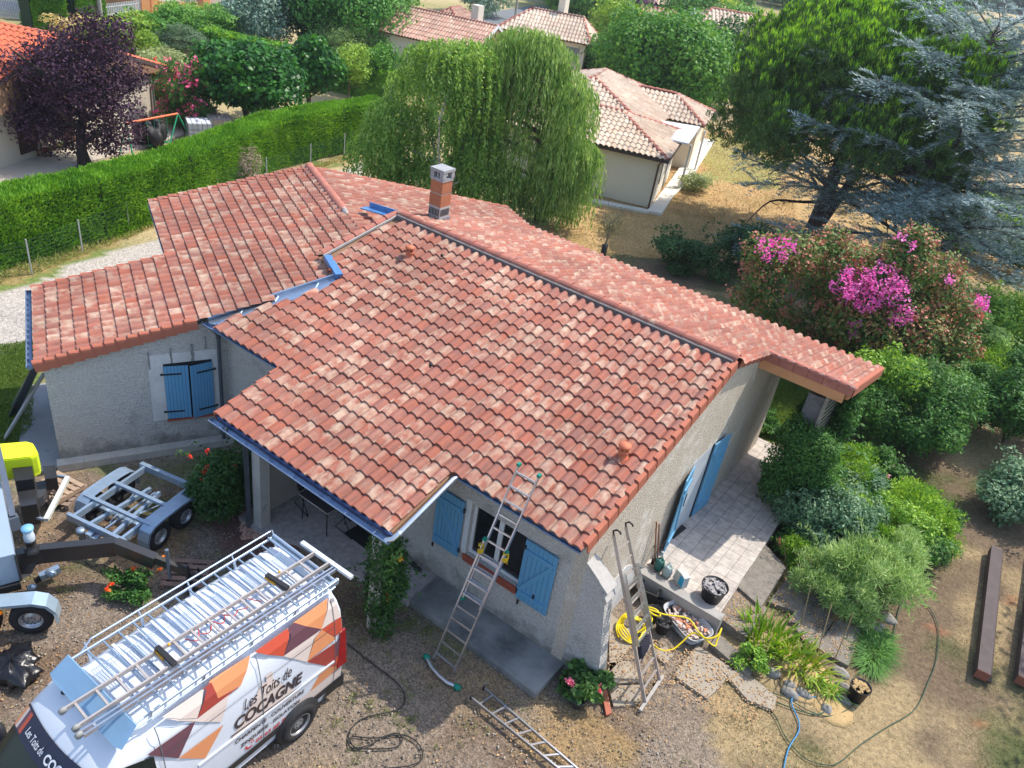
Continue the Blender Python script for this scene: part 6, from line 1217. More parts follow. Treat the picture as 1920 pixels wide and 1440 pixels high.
# houses further back
def bhouse(name, lab, c, rzd, w, d, ze, zr, hl, hr, roof, wall, tw=.36, seed=1, chim=None, gab=False):
    t = thing(name, lab, 'house', (c[0], c[1], 0)); P = hip(t, c, R(rzd), w, d, ze, zr, hl, hr, tw, .5, roof, seed); blockwall(t, P, w, d, ze-.05, wall, .4, gab, zr)
    mb = MB()
    for i in range(3): x = -w/2+1.2+i*(w-3)/2; mb.prism([P(x, -d/2+.38, 1.0), P(x+1.0, -d/2+.38, 1.0), P(x+1.0, -d/2+.38, 2.1), P(x, -d/2+.38, 2.1)], P(0, -.03, 0)-P(0, 0, 0))
    mb.prism([P(w/2-.39, -1, .9), P(w/2-.39, .2, .9), P(w/2-.39, .2, 2.1), P(w/2-.39, -1, 2.1)], P(.03, 0, 0)-P(0, 0, 0)); mb.build('window', M('window_grey', (.25, .28, .3), .2), t)
    if chim:
        mb = MB(); p = P(*chim); mb.prism([p+Vector((-.3, -.3, -1)), p+Vector((.3, -.3, -1)), p+Vector((.3, .3, -1)), p+Vector((-.3, .3, -1))], (0, 0, 1.9)); mb.build('chimney', wall, t)
    return t, P
hc = G(856, 34, 4.1)
tA_, PA = bhouse('gable_house', 'pinkish tiled gable house with white barge boards above the birch', (hc.x-1.5, hc.y-.1), 14, 8.8, 6.2, 2.7, 4.1, 0, 0, TBRN, PWALL, .22, 71, (2.4, 1.0, 4.1), True)
hip(tA_, (PA(-.2, 3.0, 0).x, PA(-.2, 3.0, 0).y, 0), R(104), 5.6, 5.2, 2.6, 4.3, 2, 2, .22, .35, TBRN, 75)
mb = MB(); mb.bar(PA(4.45, 0, 4.1), PA(4.45, -3.1, 2.65), .06, .18); mb.bar(PA(4.45, 0, 4.1), PA(4.45, 3.1, 2.65), .06, .18)
for v in (-2.6, -1.4, .3): mb.bar(PA(4.35, v, 0), PA(4.35, v, 2.6), .13, .13)
mb.build('white_barge_boards', WPVC, tA_)
hc = G(1030, 36, 3.6); bhouse('tiled_house', 'beige hipped tile house with small chimney just behind the willow top', (hc.x-.5, hc.y+1), 25, 7.6, 6, 2.5, 4.0, 2.2, 1.2, TPINK, CREAM, .28, 81, (.8, .4, 4.2))
hc = G(1215, 22, 4); bhouse('tiled_house', 'small brown roofed house in the trees beyond the conical tree', (hc.x, hc.y+2), 20, 9, 7, 2.6, 4.2, 3, 3, TBRN, CREAM, .4, 91)
hc = G(1372, 40, 3.5); bhouse('tiled_house', 'pink roofed house with pale lilac gable wall next to the round yellow bush', (hc.x, hc.y), 35, 9, 6.5, 2.6, 4.4, 2.2, 0, TPINK, M('lilac_wall', (.55, .56, .68), .9), .4, 95, None, True)
for i, (q, rz_, lab) in enumerate((((1290, 8), 10, 'low white building beyond the far trees'), ((1560, 6), 30, 'distant pale roofed house above the pine'), ((1700, 12), 15, 'tiny far house in the blue haze'), ((1590, 30), 60, 'far house half hidden by the cedar top'))):
    hc = G(*q, 3); bhouse('distant_house', lab, (hc.x, hc.y), rz_, 10, 7, 2.6, 4.2, 2.5, 2.5, TPINK, PWALL, .6, 100+i)
# orange garden wall with white pickets, at the back left
ORW = M('orange_render', (.72, .34, .15), .9, (.64, .29, .12), vs=2)
def pickwall(px, lab, z=.75, pick=None):
    t = thing('garden_wall', lab, 'wall', G(*px[0])); 
    a, b = G(*px[0]), G(*px[1]); mb = MB(); mb.bar(a+Vector((0, 0, z/2)), b+Vector((0, 0, z/2)), .25, z); mb.build('wall', ORW, t)
    for p in (a, b): mb = MB(); mb.box((p.x-.3, p.y-.3, 0), (p.x+.3, p.y+.3, z+.95)); mb.build('pier', ORW, t)
    mb = MB(); L = (b-a).length; n = int(L/.17)
    for i in range(2, n-1): p = a.lerp(b, i/n); mb.bar(p+Vector((0, 0, z+.05)), p+Vector((0, 0, z+.85)), .1, .03)
    for zz in (.2, .65): mb.bar(a+Vector((0, 0, z+zz)), b+Vector((0, 0, z+zz)), .04, .05)
    mb.build('picket_fence', WPVC, t); return t
pickwall(((172, 60), (272, 45)), 'orange wall with white picket panel beside the tall clipped hedge'); pickwall(((290, 42), (382, 33)), 'orange wall section with pickets behind the cloud pruned tree'); pickwall(((385, 36), (455, 27)), 'orange wall section with pickets left of the silver tree'); pickwall(((505, 28), (600, 32)), 'orange wall section right of the silver tree')
oh = thing('orange_house', 'orange walled house cut off by the top left edge', 'house', G(240, 6)); p = G(215, 5); mb = MB(); d = (G(330, -12)-G(120, 8)).normalized(); mb.bar(G(120, 8)+Vector((-.1, 3, 1.5)), G(290, -8)+Vector((-.1, 3, 1.5)), 6, 3); mb.build('wall', ORW, oh)
mb = MB()
for q0, q1 in (((165, 10), (190, 7)), ((208, 6), (232, 3))): a, b = G(*q0), G(*q1); o_ = Vector((.25, -.35, 0)); mb.bar(a+o_+Vector((0, 0, 1.2)), b+o_+Vector((0, 0, 1.2)), .1, 1.8)
mb.build('window', M('window_blue', (.15, .25, .45), .2), oh)
car = thing('parked_car', 'bright blue car behind the white fence in the top left corner', 'car', G(12, 25), R(60)); mb = MB(); pr = [(-2.0, .3), (-2.0, .8), (-1.2, .92), (-.7, 1.4), (.8, 1.42), (1.5, .95), (2.0, .85), (2.05, .3)]; mb.prism([(x, -.85, z) for x, z in pr], (0, 1.7, 0)); mb.build('body', M('blue_car_paint', (.02, .12, .6), .25, spec=.8), car, local=True)
mb = MB(); mb.prism([(x, -.86, z) for x, z in ((-1.0, .95), (-.65, 1.33), (.7, 1.35), (1.2, .97))], (0, 1.72, 0)); mb.build('window', GLASS, car, local=True)
for x in (-1.25, 1.3):
    for s in (-1, 1): wheel(car, s*0, 0, 0, .3, .2, s) if False else None
for x in (-1.25, 1.3):
    for y in (-.8, .8): mb = MB(); mb.lathe((x, y, .31), [(.31, -.1), (.31, .1), (0, .1)], 16, axis='Y'); mb.build('wheel', TYRE, car, local=True)
wf = thing('white_fence', 'white slatted fence in front of the blue car', 'fence', G(20, 36)); mb = MB(); a, b = G(-30, 30), G(52, 38)
for i in range(26): p = a.lerp(b, i/26); mb.bar(p, p+Vector((0, 0, 1.3)), .12, .03)
for z in (.3, 1.1): mb.bar(a+Vector((0, 0, z)), b+Vector((0, 0, z)), .04, .06)
mb.box((b.x-.3, b.y-.3, 0), (b.x+.3, b.y+.3, 1.5)); mb.build('slats', WPVC, wf)
# lane, posts
RD_ = M('asphalt', (.17, .18, .20), .9, (.13, .14, .15), vs=2)
mb = MB(); P_l = [G(*q, 0) for q in ((880, 62), (905, 40), (925, 22), (1005, 10), (1030, 14), (1040, 22), (960, 32), (930, 50), (905, 75))]; mb.prism([p-Vector((0, 0, .05)) for p in P_l], (0, 0, .075)); mb.build('lane', RD_, kind='structure')
for q, h, r, lab in (((192, 62), 9, .16, 'thick grey concrete utility post before the orange wall'), ((965, 38), 8, .12, 'grey wooden utility post beside the lane'), ((184, 60), 9, .07, 'thin white post next to the thick concrete one')):
    t = thing('utility_post', lab, 'post', G(*q)); mb = MB(); p = G(*q); mb.tube([p, p+Vector((0, 0, h))], r, 8); mb.build('post', M('post_grey', (.35, .34, .32), .9) if r > .1 else WPVC, t)
# wire fence along the drive
fn = thing('wire_fence', 'low green wire mesh fence along the foot of the long hedge', 'fence', G(245, 435)); FP = [G(*q) for q in ((-70, 545), (60, 514), (155, 474), (243, 437), (330, 402), (410, 373), (500, 345), (582, 317), (645, 295), (700, 273))]
for p in FP: mb = MB(); mb.bar(p, p+Vector((0, 0, 1.15)), .04, .04); mb.build('post', M('fence_post', (.35, .37, .36), .7), fn)
mb = MB()
for a, b in zip(FP, FP[1:]):
    for k in range(9): z = .08+k*.125; mb.bar(a+Vector((0, 0, z)), b+Vector((0, 0, z)), .004, .004)
    n = int((b-a).length/.16)
    for i in range(n): p = a.lerp(b, i/n); mb.bar(p+Vector((0, 0, .05)), p+Vector((0, 0, 1.1)), .003, .003)
mb.build('mesh', M('green_wire', (.05, .13, .09), .6), fn)
# ---------------------------------------------------------------- hedges
def hedge(name, lab, spine, th, h, mat, n, leaf=.12, core=(.015, .04, .01), lump=.10, kind=None, streak=False):
    sp = [Vector(p) for p in spine]; t = thing(name, lab, 'hedge', sp[0]); mb = MB()
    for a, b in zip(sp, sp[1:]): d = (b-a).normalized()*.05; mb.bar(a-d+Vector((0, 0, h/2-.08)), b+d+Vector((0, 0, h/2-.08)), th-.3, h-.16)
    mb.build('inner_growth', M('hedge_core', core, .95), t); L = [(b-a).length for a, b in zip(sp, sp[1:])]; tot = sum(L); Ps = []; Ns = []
    for a, b, l in zip(sp, sp[1:], L):
        k = int(n*l/tot); d = np.array((b-a).normalized()); s = np.array(Vector(d).cross(Vector((0, 0, 1))).normalized()); u = RNG.random(k)*l; f = RNG.random(k)*(2*h+th)
        side = np.where(f < h, -1., np.where(f < 2*h, 1., 0.)); z = np.where(f < h, f, np.where(f < 2*h, f-h, h)); y = np.where(side == 0, (RNG.random(k)-.5)*th, side*th/2)
        lp_ = (fbm(u+a.x*3, z*1.3+y+7, .9, 5)-.5)*2*lump+RNG.normal(0, .035, k); N = np.outer(side, s)+np.outer(side == 0, (0, 0, 1.)); Ps.append(np.array(a)+np.outer(u, d)+np.outer(y, s)+np.outer(z, (0, 0, 1))+N*lp_[:, None]); Ns.append(N)
    P, N = np.concatenate(Ps), np.concatenate(Ns)
    if streak: D = unit(N*.5+RNG.normal(0, .35, N.shape)+[0.1, .1, .75]); W = unit(np.cross(D, N+RNG.normal(0, .3, N.shape))); V, F = cards(P, D, W, leaf*RNG.uniform(.7, 1.5, len(P)), leaf*.32)
    else: V, F = leafset(P, N, leaf, .6, .2, .9)
    npmesh('foliage', V, F, mat, t); return t
HG = LM('hedge_bright', (.04, .14, .012), (.24, .43, .05), (.12, .28, .025), cs=.9)
hz = 1.98; hs = [G(*q, hz) for q in ((-180, 420), (0, 368), (160, 336), (330, 292), (500, 226), (600, 208), (712, 192))]; 
for p in hs: p.z = 0
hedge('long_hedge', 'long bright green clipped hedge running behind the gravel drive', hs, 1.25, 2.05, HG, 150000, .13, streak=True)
DEAD = LM('dead_twigs', (.20, .13, .10), (.34, .25, .2), trans=0); p = G(462, 300, 1.0)
P, N = blobpts([(p.x+.1, p.y-.1, 1.0, .35, .6, .7), (p.x-.15, p.y-.9, .6, .25, .4, .5)], 1800, .5); V, F = leafset(P+[.35, -.15, 0], N, .16, .12, .5, 1.); tag(npmesh('dead_patch', V, F, DEAD), 'dead brown patch of twigs in the long hedge', 'dead twigs')
h2 = [G(*q, 1.5) for q in ((385, 62), (480, 82), (560, 100), (640, 121), (735, 142))]
for p in h2: p.z = 0
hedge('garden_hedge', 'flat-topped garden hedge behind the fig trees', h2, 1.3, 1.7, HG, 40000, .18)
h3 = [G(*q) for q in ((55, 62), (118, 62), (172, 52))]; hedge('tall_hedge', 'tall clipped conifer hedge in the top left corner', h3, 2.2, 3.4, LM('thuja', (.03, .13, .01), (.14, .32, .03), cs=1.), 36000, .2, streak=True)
h4 = [G(*q) for q in ((1098, 142), (1150, 132))]; hedge('short_hedge', 'short clipped hedge block beside the willow crown', h4, 1.4, 1.7, HG, 9000, .2)
h5 = [G(*q) for q in ((390, 66), (475, 56), (500, 55))]; hedge('back_hedge', 'low hedge strip in front of the silver tree', h5, 1.2, 1.1, HG, 8000, .2)
# ---------------------------------------------------------------- trees
PURP = LM('plum_leaves', (.018, .008, .016), (.10, .045, .085), (.045, .018, .035), trans=.15, cs=1.2)
b = G(160, 312); t = thing('purple_plum_tree', 'dark purple-leaved plum tree in front of the orange roofed house', 'tree', b)
B = [(b.x+.2, b.y+.1, 3.6, 1.7, 1.7, 1.6)]
for (px, py, r) in ((40, 190, 1.0), (100, 235, 1.1), (30, 130, .8), (90, 110, .95), (150, 80, 1.0), (200, 75, .9), (215, 130, 1.0), (160, 150, 1.3), (215, 200, 1.0), (110, 170, 1.2), (180, 245, .9), (235, 250, .7), (60, 230, .9), (170, 40, .55), (225, 55, .5), (190, 260, .6), (15, 165, .7), (130, 270, .5), (90, 290, .35), (210, 280, .4), (250, 150, .5), (10, 240, .5)):
    q = PL(px, py, b+Vector((random.uniform(-.8, .8), random.uniform(-.8, .8), 0)), (.8, -.6, 0)); B.append((q.x, q.y, q.z, r, r, r*.85))
P, N = blobpts(B, 27000, .55); V, F = leafset(P, N, .13, .55, .2, 1.1); npmesh('crown', V, F, PURP, t)
trunk_mb(b, b+Vector((.1, .1, 3.4)), .22, .12, 9, 2.2, fork=.3, seed=4).build('trunk', M('dark_bark', (.035, .03, .03), .95, bump=.5, bs=12), t)
FIG = LM('fig_leaves', (.012, .06, .012), (.07, .22, .03), (.028, .12, .018), cs=.8, rough=.35)
tree('fig_tree', 'broad dark glossy fig tree behind the water tanks', G(465, 240), 4.2, (2.25, 2.25, 1.5), FIG, 18000, .26, 22, .2, asp=.7, cz=2.5, rr=.42)
tree('fig_tree', 'second glossy dark tree right of the broad fig', G(578, 214), 4.0, (1.45, 1.45, 1.4), FIG, 9000, .25, 16, .15, asp=.7, cz=2.5, rr=.42)
OLEA = LM('oleander_leaves', (.02, .08, .015), (.10, .24, .05), cs=1.); PINKF = LM('pink_flowers', (.62, .05, .14), (.85, .22, .34), trans=.25); REDF = LM('red_flowers', (.7, .02, .02), (.9, .08, .04), trans=.2)
def flowers(parent, B, n, mat, size=.12, k=9, face=None, name='blossom', r=.08):
    C_, N_ = blobpts(B, n, .1); C_ = C_[N_[:, 2] > -.3] if face is None else C_; P = np.repeat(C_, k, 0)+RNG.normal(0, r, (len(C_)*k, 3)); V, F = leafset(P, RNG.normal(0, 1, P.shape)+[0, 0, 1], size, .8, .4, 1.); return npmesh(name, V, F, mat, parent)
def bush(name, lab, base, rad, h, mat, n, leaf, k=10, rad_ok=True, cat='bush', fl=None, asp=.5, up=.3, streak=False, group=None, stems=True, rr=.42, fill=.5, cz=None):
    base = Vector(base); t = thing(name, lab, cat, base, 0, group); rx, ry = rad if isinstance(rad, tuple) else (rad, rad); B = crown_blobs((base.x, base.y, cz or h*.5), (rx, ry, h*.46), k, rr)[(1 if h < 1.9 else 0):]; B = [(q[0]+random.uniform(-.2, .2)*rx, q[1]+random.uniform(-.2, .2)*ry, max(.1, q[2]+random.uniform(-.22, .22)*h), *[e*random.uniform(.55, 1.3) for e in q[3:]]) for q in B]
    gs = 1.45 if leaf < .11 and not streak else 1.; n = int(n*(.62 if gs > 1 else 1)); leaf *= gs; P, N = blobpts(B, n, fill); kk = P[:, 2] > .03; P, N = P[kk], N[kk]
    if rad_ok and h > .7:   # long arching shoots that break the outline
        SP, SN = [], []
        for i in range(int(10+10*rx)):
            a = RNG.uniform(0, 6.283); d = np.array([math.cos(a), math.sin(a), 0]); s0 = np.array([base.x+rx*.5*math.cos(a), base.y+ry*.5*math.sin(a), h*RNG.uniform(.45, .8)]); L = RNG.uniform(.35, .75)*(.5+rx*.6); k_ = int(L/.022); u = np.linspace(0, 1, k_)
            q = s0+np.outer(u*L*1.15, d)+np.outer(L*(.9*u-.75*u*u), [0, 0, 1.])+RNG.normal(0, .025, (k_, 3)); SP.append(q); SN.append(np.tile([d[0]*.3, d[1]*.3, 1.], (k_, 1)))
        P = np.concatenate([P]+SP); N = np.concatenate([N]+SN)
    if streak: D = unit(N*.6+RNG.normal(0, .45, N.shape)+[0, 0, up]); W = unit(np.cross(D, RNG.normal(0, 1, N.shape))); V, F = cards(P, D, W, leaf*RNG.uniform(.6, 1.4, len(P)), leaf*asp)
    else: V, F = leafset(P, N, leaf, asp, up, 1.)
    npmesh('foliage', V, F, mat, t)
    if stems:
        mb = MB()
        for j in range(7): a = j*.9; e = Vector((base.x+rx*.6*math.cos(a), base.y+ry*.6*math.sin(a), h*.7)); mb.tube([base, base.lerp(e, .5)+Vector((0, 0, h*.1)), e], [.035, .025, .01], 5)
        mb.build('stems', BARK(), t)
    for f in (fl or []): flowers(t, B, *f)
    return t
bush('oleander', 'oleander bush covered in pink flowers beside the house corner', G(352, 240), (1.35, 1.35), 2.7, OLEA, 12000, .2, fl=[(420, PINKF, .17, 8)], asp=.22, streak=True, up=.5)
bush('red_oleander', 'small bush with red flowers against the house downpipe', G(300, 205), .7, 2.2, OLEA, 3000, .18, fl=[(50, REDF, .12, 8)], asp=.25)
# cloud pruned tree
t = thing('cloud_pruned_tree', 'cloud-pruned tree with flat grey green pads on bare stems', 'tree', G(345, 118)); b = G(345, 118); PADM = LM('pad_leaves', (.05, .10, .05), (.16, .24, .13), cs=2.); mb = MB()
for (px, py, r) in ((335, 52, .7), (300, 62, .6), (360, 62, .6), (310, 70, .7), (348, 66, 1.1), (295, 78, .9), (325, 78, 1.3), (362, 76, .8), (372, 86, 1.1), (345, 88, .5), (318, 90, .5)):
    q = PL(px, py, b+Vector((random.uniform(-.3, .3), random.uniform(-.5, .5), 0)), (.8, -.6, 0)); P, N = blobpts([(q.x, q.y, q.z, r, r, .17)], int(1100*r), .25); V, F = leafset(P, N, .11, .5, .3, .8); npmesh('pad', V, F, PADM, t); mb.tube([b+Vector((random.uniform(-.4, .4), random.uniform(-.4, .4), 0)), b.lerp(q, .5)+Vector((0, 0, -.1)), q], [.08, .06, .03], 6)
mb.build('trunk', M('pale_bark', (.30, .25, .2), .95), t)
YG = LM('yellow_green', (.08, .20, .02), (.32, .44, .06), cs=.6); MG = LM('mid_green', (.03, .12, .012), (.16, .32, .05), (.07, .20, .025), cs=.5); DG = LM('dark_green', (.010, .045, .012), (.06, .16, .035), (.022, .085, .018), cs=.5); SIL = LM('silver_leaves', (.14, .24, .17), (.40, .50, .40), cs=.9)
LG = LM('light_green', (.06, .17, .025), (.24, .42, .09), (.12, .28, .05), cs=.6)
for (nm, lab, q, rad, h, mt, n, lf_) in (
    ('shrub', 'yellow green shrub left of the cloud pruned tree', (232, 110), 2.1, 2.3, YG, 7000, .2), ('shrub', 'leafy shrub between the orange wall and cloud pruned tree', (290, 100), 2.0, 2.6, MG, 7000, .2),
    ('shrub', 'wide loose green shrub behind the cloud pruned tree', (372, 88), 2.6, 2.9, LG, 9000, .22), ('shrub', 'golden-tipped shrub in front of the dark tree trunk', (352, 62), 1.7, 2.0, LM('golden', (.3, .26, .05), (.5, .42, .1), cs=.6), 5000, .2),
    ('shrub', 'dark round shrub before the orange wall', (395, 62), 1.5, 1.7, DG, 3500, .2), ('shrub', 'pale shrub under the right eave of the orange roofed house', (320, 160), 1.4, 1.8, LM('pale_shrub', (.16, .22, .08), (.42, .46, .22), cs=.8), 4000, .14),
    ('shrub', 'cream flowering shrub just above the plum tree top', (150, 75), 1.8, 1.6, LM('cream_shrub', (.45, .36, .12), (.7, .6, .3), cs=.8), 3500, .18), ('yellow_bush', 'round bright yellow bush beside the pink roofed house', (1326, 47), 2.9, 4.0, LM('yellow_bush', (.30, .36, .01), (.6, .62, .04), cs=.5), 5000, .35),
    ('shrub', 'dark shrub under the shaded back garden edge', (1283, 505), 1.25, 1.7, LM('deep_green', (.012, .05, .015), (.06, .14, .04), cs=1.), 9000, .10), ('shrub', 'dark shrub left of the crepe myrtle foot', (1385, 520), 1.4, 2.2, LM('deep_green', (.012, .05, .015), (.06, .14, .04), cs=1.), 9000, .10),  # both shrubs have very dark green leaves
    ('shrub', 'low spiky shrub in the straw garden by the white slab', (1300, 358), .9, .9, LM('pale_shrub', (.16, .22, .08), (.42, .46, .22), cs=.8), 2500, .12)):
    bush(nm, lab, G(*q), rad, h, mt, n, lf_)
tree('silver_tree', 'silvery grey-leaved tree at the top left centre', G(487, 88), 5.2, (3.0, 3.0, 2.6), SIL, 14000, .22, 16, .15, cz=2.6)
tree('dark_tree', 'very dark tree left of the large light green tree', G(592, 98), 7, (3.2, 3.2, 3.5), DG, 15000, .26, 16, .25, cz=3.5)
tree('large_tree', 'large rounded light green tree above the hedge', G(668, 118), 7.5, (3.7, 3.7, 3.9), LM('broad_green', (.03, .13, .02), (.18, .36, .08), (.08, .23, .04), cs=.5), 26000, .24, 22, .3, cz=3.9)
tree('spiky_tree', 'pale thin-branched tree in front of the large green tree', G(648, 132), 3.4, (2.2, 2.2, 1.5), LM('pale_spiky', (.10, .18, .05), (.30, .40, .14), cs=1.), 5000, .22, 9, .1, asp=.25, cz=1.9, droop=-.8)
tree('fruit_tree', 'small open fruit tree on the straw lawn behind the hedge', G(653, 190), 3.3, (1.5, 1.5, 1.1), YG, 3500, .15, 9, .07, cz=2.2, fill=.7)
tree('fruit_tree', 'small fruit tree with orange fruit beside the birch', G(708, 182), 3.3, (1.3, 1.3, 1.2), MG, 3500, .15, 9, .08, cz=2.1, fill=.7)
tree('dark_trunk_tree', 'tree with a bare dark trunk cut by the top edge', G(356, 30), 9, (2.5, 2.5, 1.5), DG, 1500, .3, 6, .45, cz=7.5)
tree('conical_tree', 'conical yellow green tree right of the willow top', G(1145, 122), 5.6, (2.6, 2.6, 3.0), YG, 10000, .25, 14, .2, cz=2.8)
tree('broadleaf_tree', 'large bushy green tree behind the cream house', G(1235, 205), 7.2, (4.6, 4.6, 3.6), MG, 26000, .28, 24, .3, cz=3.6); tree('broadleaf_tree', 'dark bushy tree between the large tree and the pine', G(1318, 200), 6.4, (3.6, 3.6, 3.2), DG, 16000, .26, 16, .25, cz=3.2); tree('broadleaf_tree', 'green tree to the left of the bushy tree above the cream roof', G(1150, 155), 4.2, (2.8, 2.8, 2.1), MG, 9000, .25, 12, .2, cz=2.1)
tree('broadleaf_tree', 'bright green tree between the two middle houses', G(1075, 30), 6, (4, 4, 3), LG, 8000, .35, 14, .2, cz=3); tree('broadleaf_tree', 'bluish green tree by the lane behind the gable house', G(905, 28), 6, (3.2, 3.2, 3.2), SIL, 7000, .35, 12, .2, cz=3); tree('broadleaf_tree', 'dark tree at the top edge left of the gable house', G(735, 12), 6, (4.5, 4, 3), DG, 7000, .35, 12, .2, cz=3)
tree('purple_tree', 'small purple tree between green trees beyond the willow', G(1190, 48), 4.5, (2.2, 2.2, 2.2), LM('mauve', (.12, .05, .1), (.3, .16, .26)), 4000, .3, 9, .15)
tree('broadleaf_tree', 'green tree left of the round yellow bush', G(1290, 70), 6, (4.0, 4, 3), MG, 9000, .32, 14, .2, cz=3); tree('broadleaf_tree', 'pale green tree in front of the pink roofed house', G(1380, 90), 5, (3.2, 3, 2.5), LG, 8000, .3, 12, .2, cz=2.5)
rs = random.Random(5)
ft0 = None
for i in range(46):
    px, py = rs.uniform(1060, 1960), rs.uniform(-6, 34)
    if 1270 < px < 1420 and py > 10: continue
    p = G(px, py); dist = p.length; s = rs.uniform(.8, 1.3)*min(2.4, max(1, dist/140))
    o = tree('distant_tree', 'rounded tree in the distant village beyond the houses', p, 7*s, (4.2*s, 4.2*s, 3.3*s), (MG, DG, LG)[i % 3], 2600, .75*s, 9, .2, group='distant trees beyond the village', cz=3.2*s)
FW = [(G(px, py).x, G(px, py).y, 4, 14, 14, 6) for px, py in [(rs.uniform(1400, 2000), rs.uniform(-45, 8)) for _ in range(60)]]
P, N = blobpts(FW, 26000, .3); V, F = leafset(P, N, 3.2, .7, .4, .8); npmesh('far_woods', V, F, LM('far_green', (.03, .09, .03), (.12, .22, .08), cs=.02), kind='stuff')
mb = MB(); 
hx = []
for i in range(60): a = R(40+i*2.6); r = 1500; hx.append((r*math.cos(a), r*math.sin(a)))
vs = [(x, y, -5) for x, y in hx]+[(x*1.15, y*1.15, 75+35*math.sin(i*.35)+20*math.sin(i*.9)) for i, (x, y) in enumerate(hx)]+[(x*1.5, y*1.5, -5) for x, y in hx]; n_ = len(hx)
mb.add(vs, [(j*n_+i, j*n_+i+1, (j+1)*n_+i+1, (j+1)*n_+i) for j in range(2) for i in range(n_-1)], 0, True); mb.build('hills', M('hill_green', (.07, .12, .05), .95, (.12, .15, .07), vs=.02), kind='structure')
# weeping trees
def weeping(name, lab, base, tops, mat, per, leaf, wd, trunkmat, r0, stems=1, spread=.35, step=.09, R_=(.7, 1.15), L_=(1.0, 2.6), zmin=.3, dj=1.3, lim=9):
    base = Vector(base); t = thing(name, lab, 'tree', base); rg = RNG; P = []; D = []; C_ = []
    for (px, py) in tops:
        q = PL(px, py, base+Vector((rg.uniform(-dj, dj)*.5, rg.uniform(-dj, dj), 0)), (.53, -.85, 0)); Rl = rg.uniform(*R_); C_.append((q, Rl))
        for i in range(int(per*Rl*Rl)):
            a = rg.uniform(0, 6.283); u = math.sqrt(rg.uniform(0, 1)); r = Rl*u; zt = q.z-.45*u*u*Rl-abs(rg.normal(0, .12)); L = min(zt-zmin*rg.uniform(.6, 2.5), rg.uniform(*L_))
            if L < .25: continue
            k = int(L/step)+1; s = np.arange(k)*step; ox, oy = math.cos(a), math.sin(a); sw = rg.normal(0, .12)
            P.append(np.stack([q.x+ox*(r+.25*u*np.sin(np.minimum(s/.8, 1.57)))+sw*s*.4+rg.normal(0, .025, k), q.y+oy*(r+.25*u*np.sin(np.minimum(s/.8, 1.57)))+rg.normal(0, .025, k), zt-s], 1)); D.append(np.tile([ox*.25, oy*.25, -1.], (k, 1)))
    P = np.concatenate(P); D = unit(np.concatenate(D)+RNG.normal(0, spread, P.shape)); W = unit(np.cross(D, RNG.normal(0, 1, P.shape))); V, F = cards(P, D, W, leaf*RNG.uniform(.7, 1.3, len(P)), wd); npmesh('crown', V, F, mat, t)
    for s in range(stems):
        mb = MB(); a = s*2.3+.6; lean = Vector((math.cos(a), math.sin(a), 0))*1.1*(stems > 1); h = max(q.z for q, _ in C_)*(.82-.08*s); pts = smooth([base+lean*.15, base+lean*.45+Vector((.1, .05, h*.3)), base+lean*.8+Vector((-.1, .1, h*.6)), base+lean*1.2+Vector((0, 0, h*.9))], 4)
        mb.tube(pts, r0, 8, r2=r0*.2)
        for j, (q, Rl) in enumerate(C_):
            if j % stems == s:
                c_ = min(pts, key=lambda p: abs(p.z-(q.z-1.2))); e = q-Vector((0, 0, .55)); mid = c_.lerp(e, .6)+Vector((0, 0, .35)); mb.tube(smooth([c_, mid, e, e+(e-c_).normalized()*.4-Vector((0, 0, .4))], 4), r0*.4, 5, r2=.008)
        mb.build('trunk', trunkmat, t)
    return t
WIL = LM('willow_leaves', (.06, .15, .02), (.38, .50, .17), (.18, .30, .07), cs=1.4, trans=.4); BIR = LM('birch_leaves', (.05, .14, .02), (.34, .48, .13), (.16, .29, .05), cs=1.4, trans=.4)
WB = M('white_bark', (.62, .58, .54), .8, (.30, .27, .25), vs=7, contrast=.12)
weeping('weeping_willow', 'tall weeping willow with long trailing branches right of the birch', G(1012, 412), ((925, 72), (950, 55), (985, 42), (898, 160), (890, 230), (875, 310), (1090, 150), (1098, 260), (1022, 50), (905, 120), (1055, 80), (1075, 125), (960, 135), (1010, 150), (1055, 190), (1070, 240), (930, 200), (980, 240), (1035, 280), (1060, 320), (935, 290), (1000, 330), (1045, 370), (965, 360), (1080, 180)), WIL, 175, .22, .055, M('willow_bark', (.10, .07, .05), .95), .28, 1, .18, L_=(.7, 3.4), R_=(.42, 1.15))
weeping('weeping_birch', 'weeping birch with white stems behind the chimney', G(820, 400), ((705, 245), (735, 180), (772, 120), (800, 75), (835, 68), (868, 100), (885, 70), (905, 105), (912, 150), (722, 210), (850, 140), (880, 165), (792, 190), (840, 220), (722, 300), (760, 280), (712, 335), (800, 290), (862, 290), (900, 235), (745, 350), (830, 360), (900, 320), (880, 380), (775, 235)), BIR, 190, .15, .08, WB, .10, 4, .6, L_=(.5, 2.1), zmin=.2, R_=(.4, 1.15))
tree('shade_tree', 'tall tree just beyond the right edge shading the garden', (8.2, 21.5, 0), 10, (3.3, 3.3, 3.2), MG, 9000, .2, 16, .25, cz=6.8, fill=.8); tree('shade_tree', 'second tall tree beyond the right edge behind the timber beams', (7.6, 16.4, 0), 8, (2.6, 2.6, 2.6), MG, 6500, .2, 14, .25, cz=5.4, fill=.8)
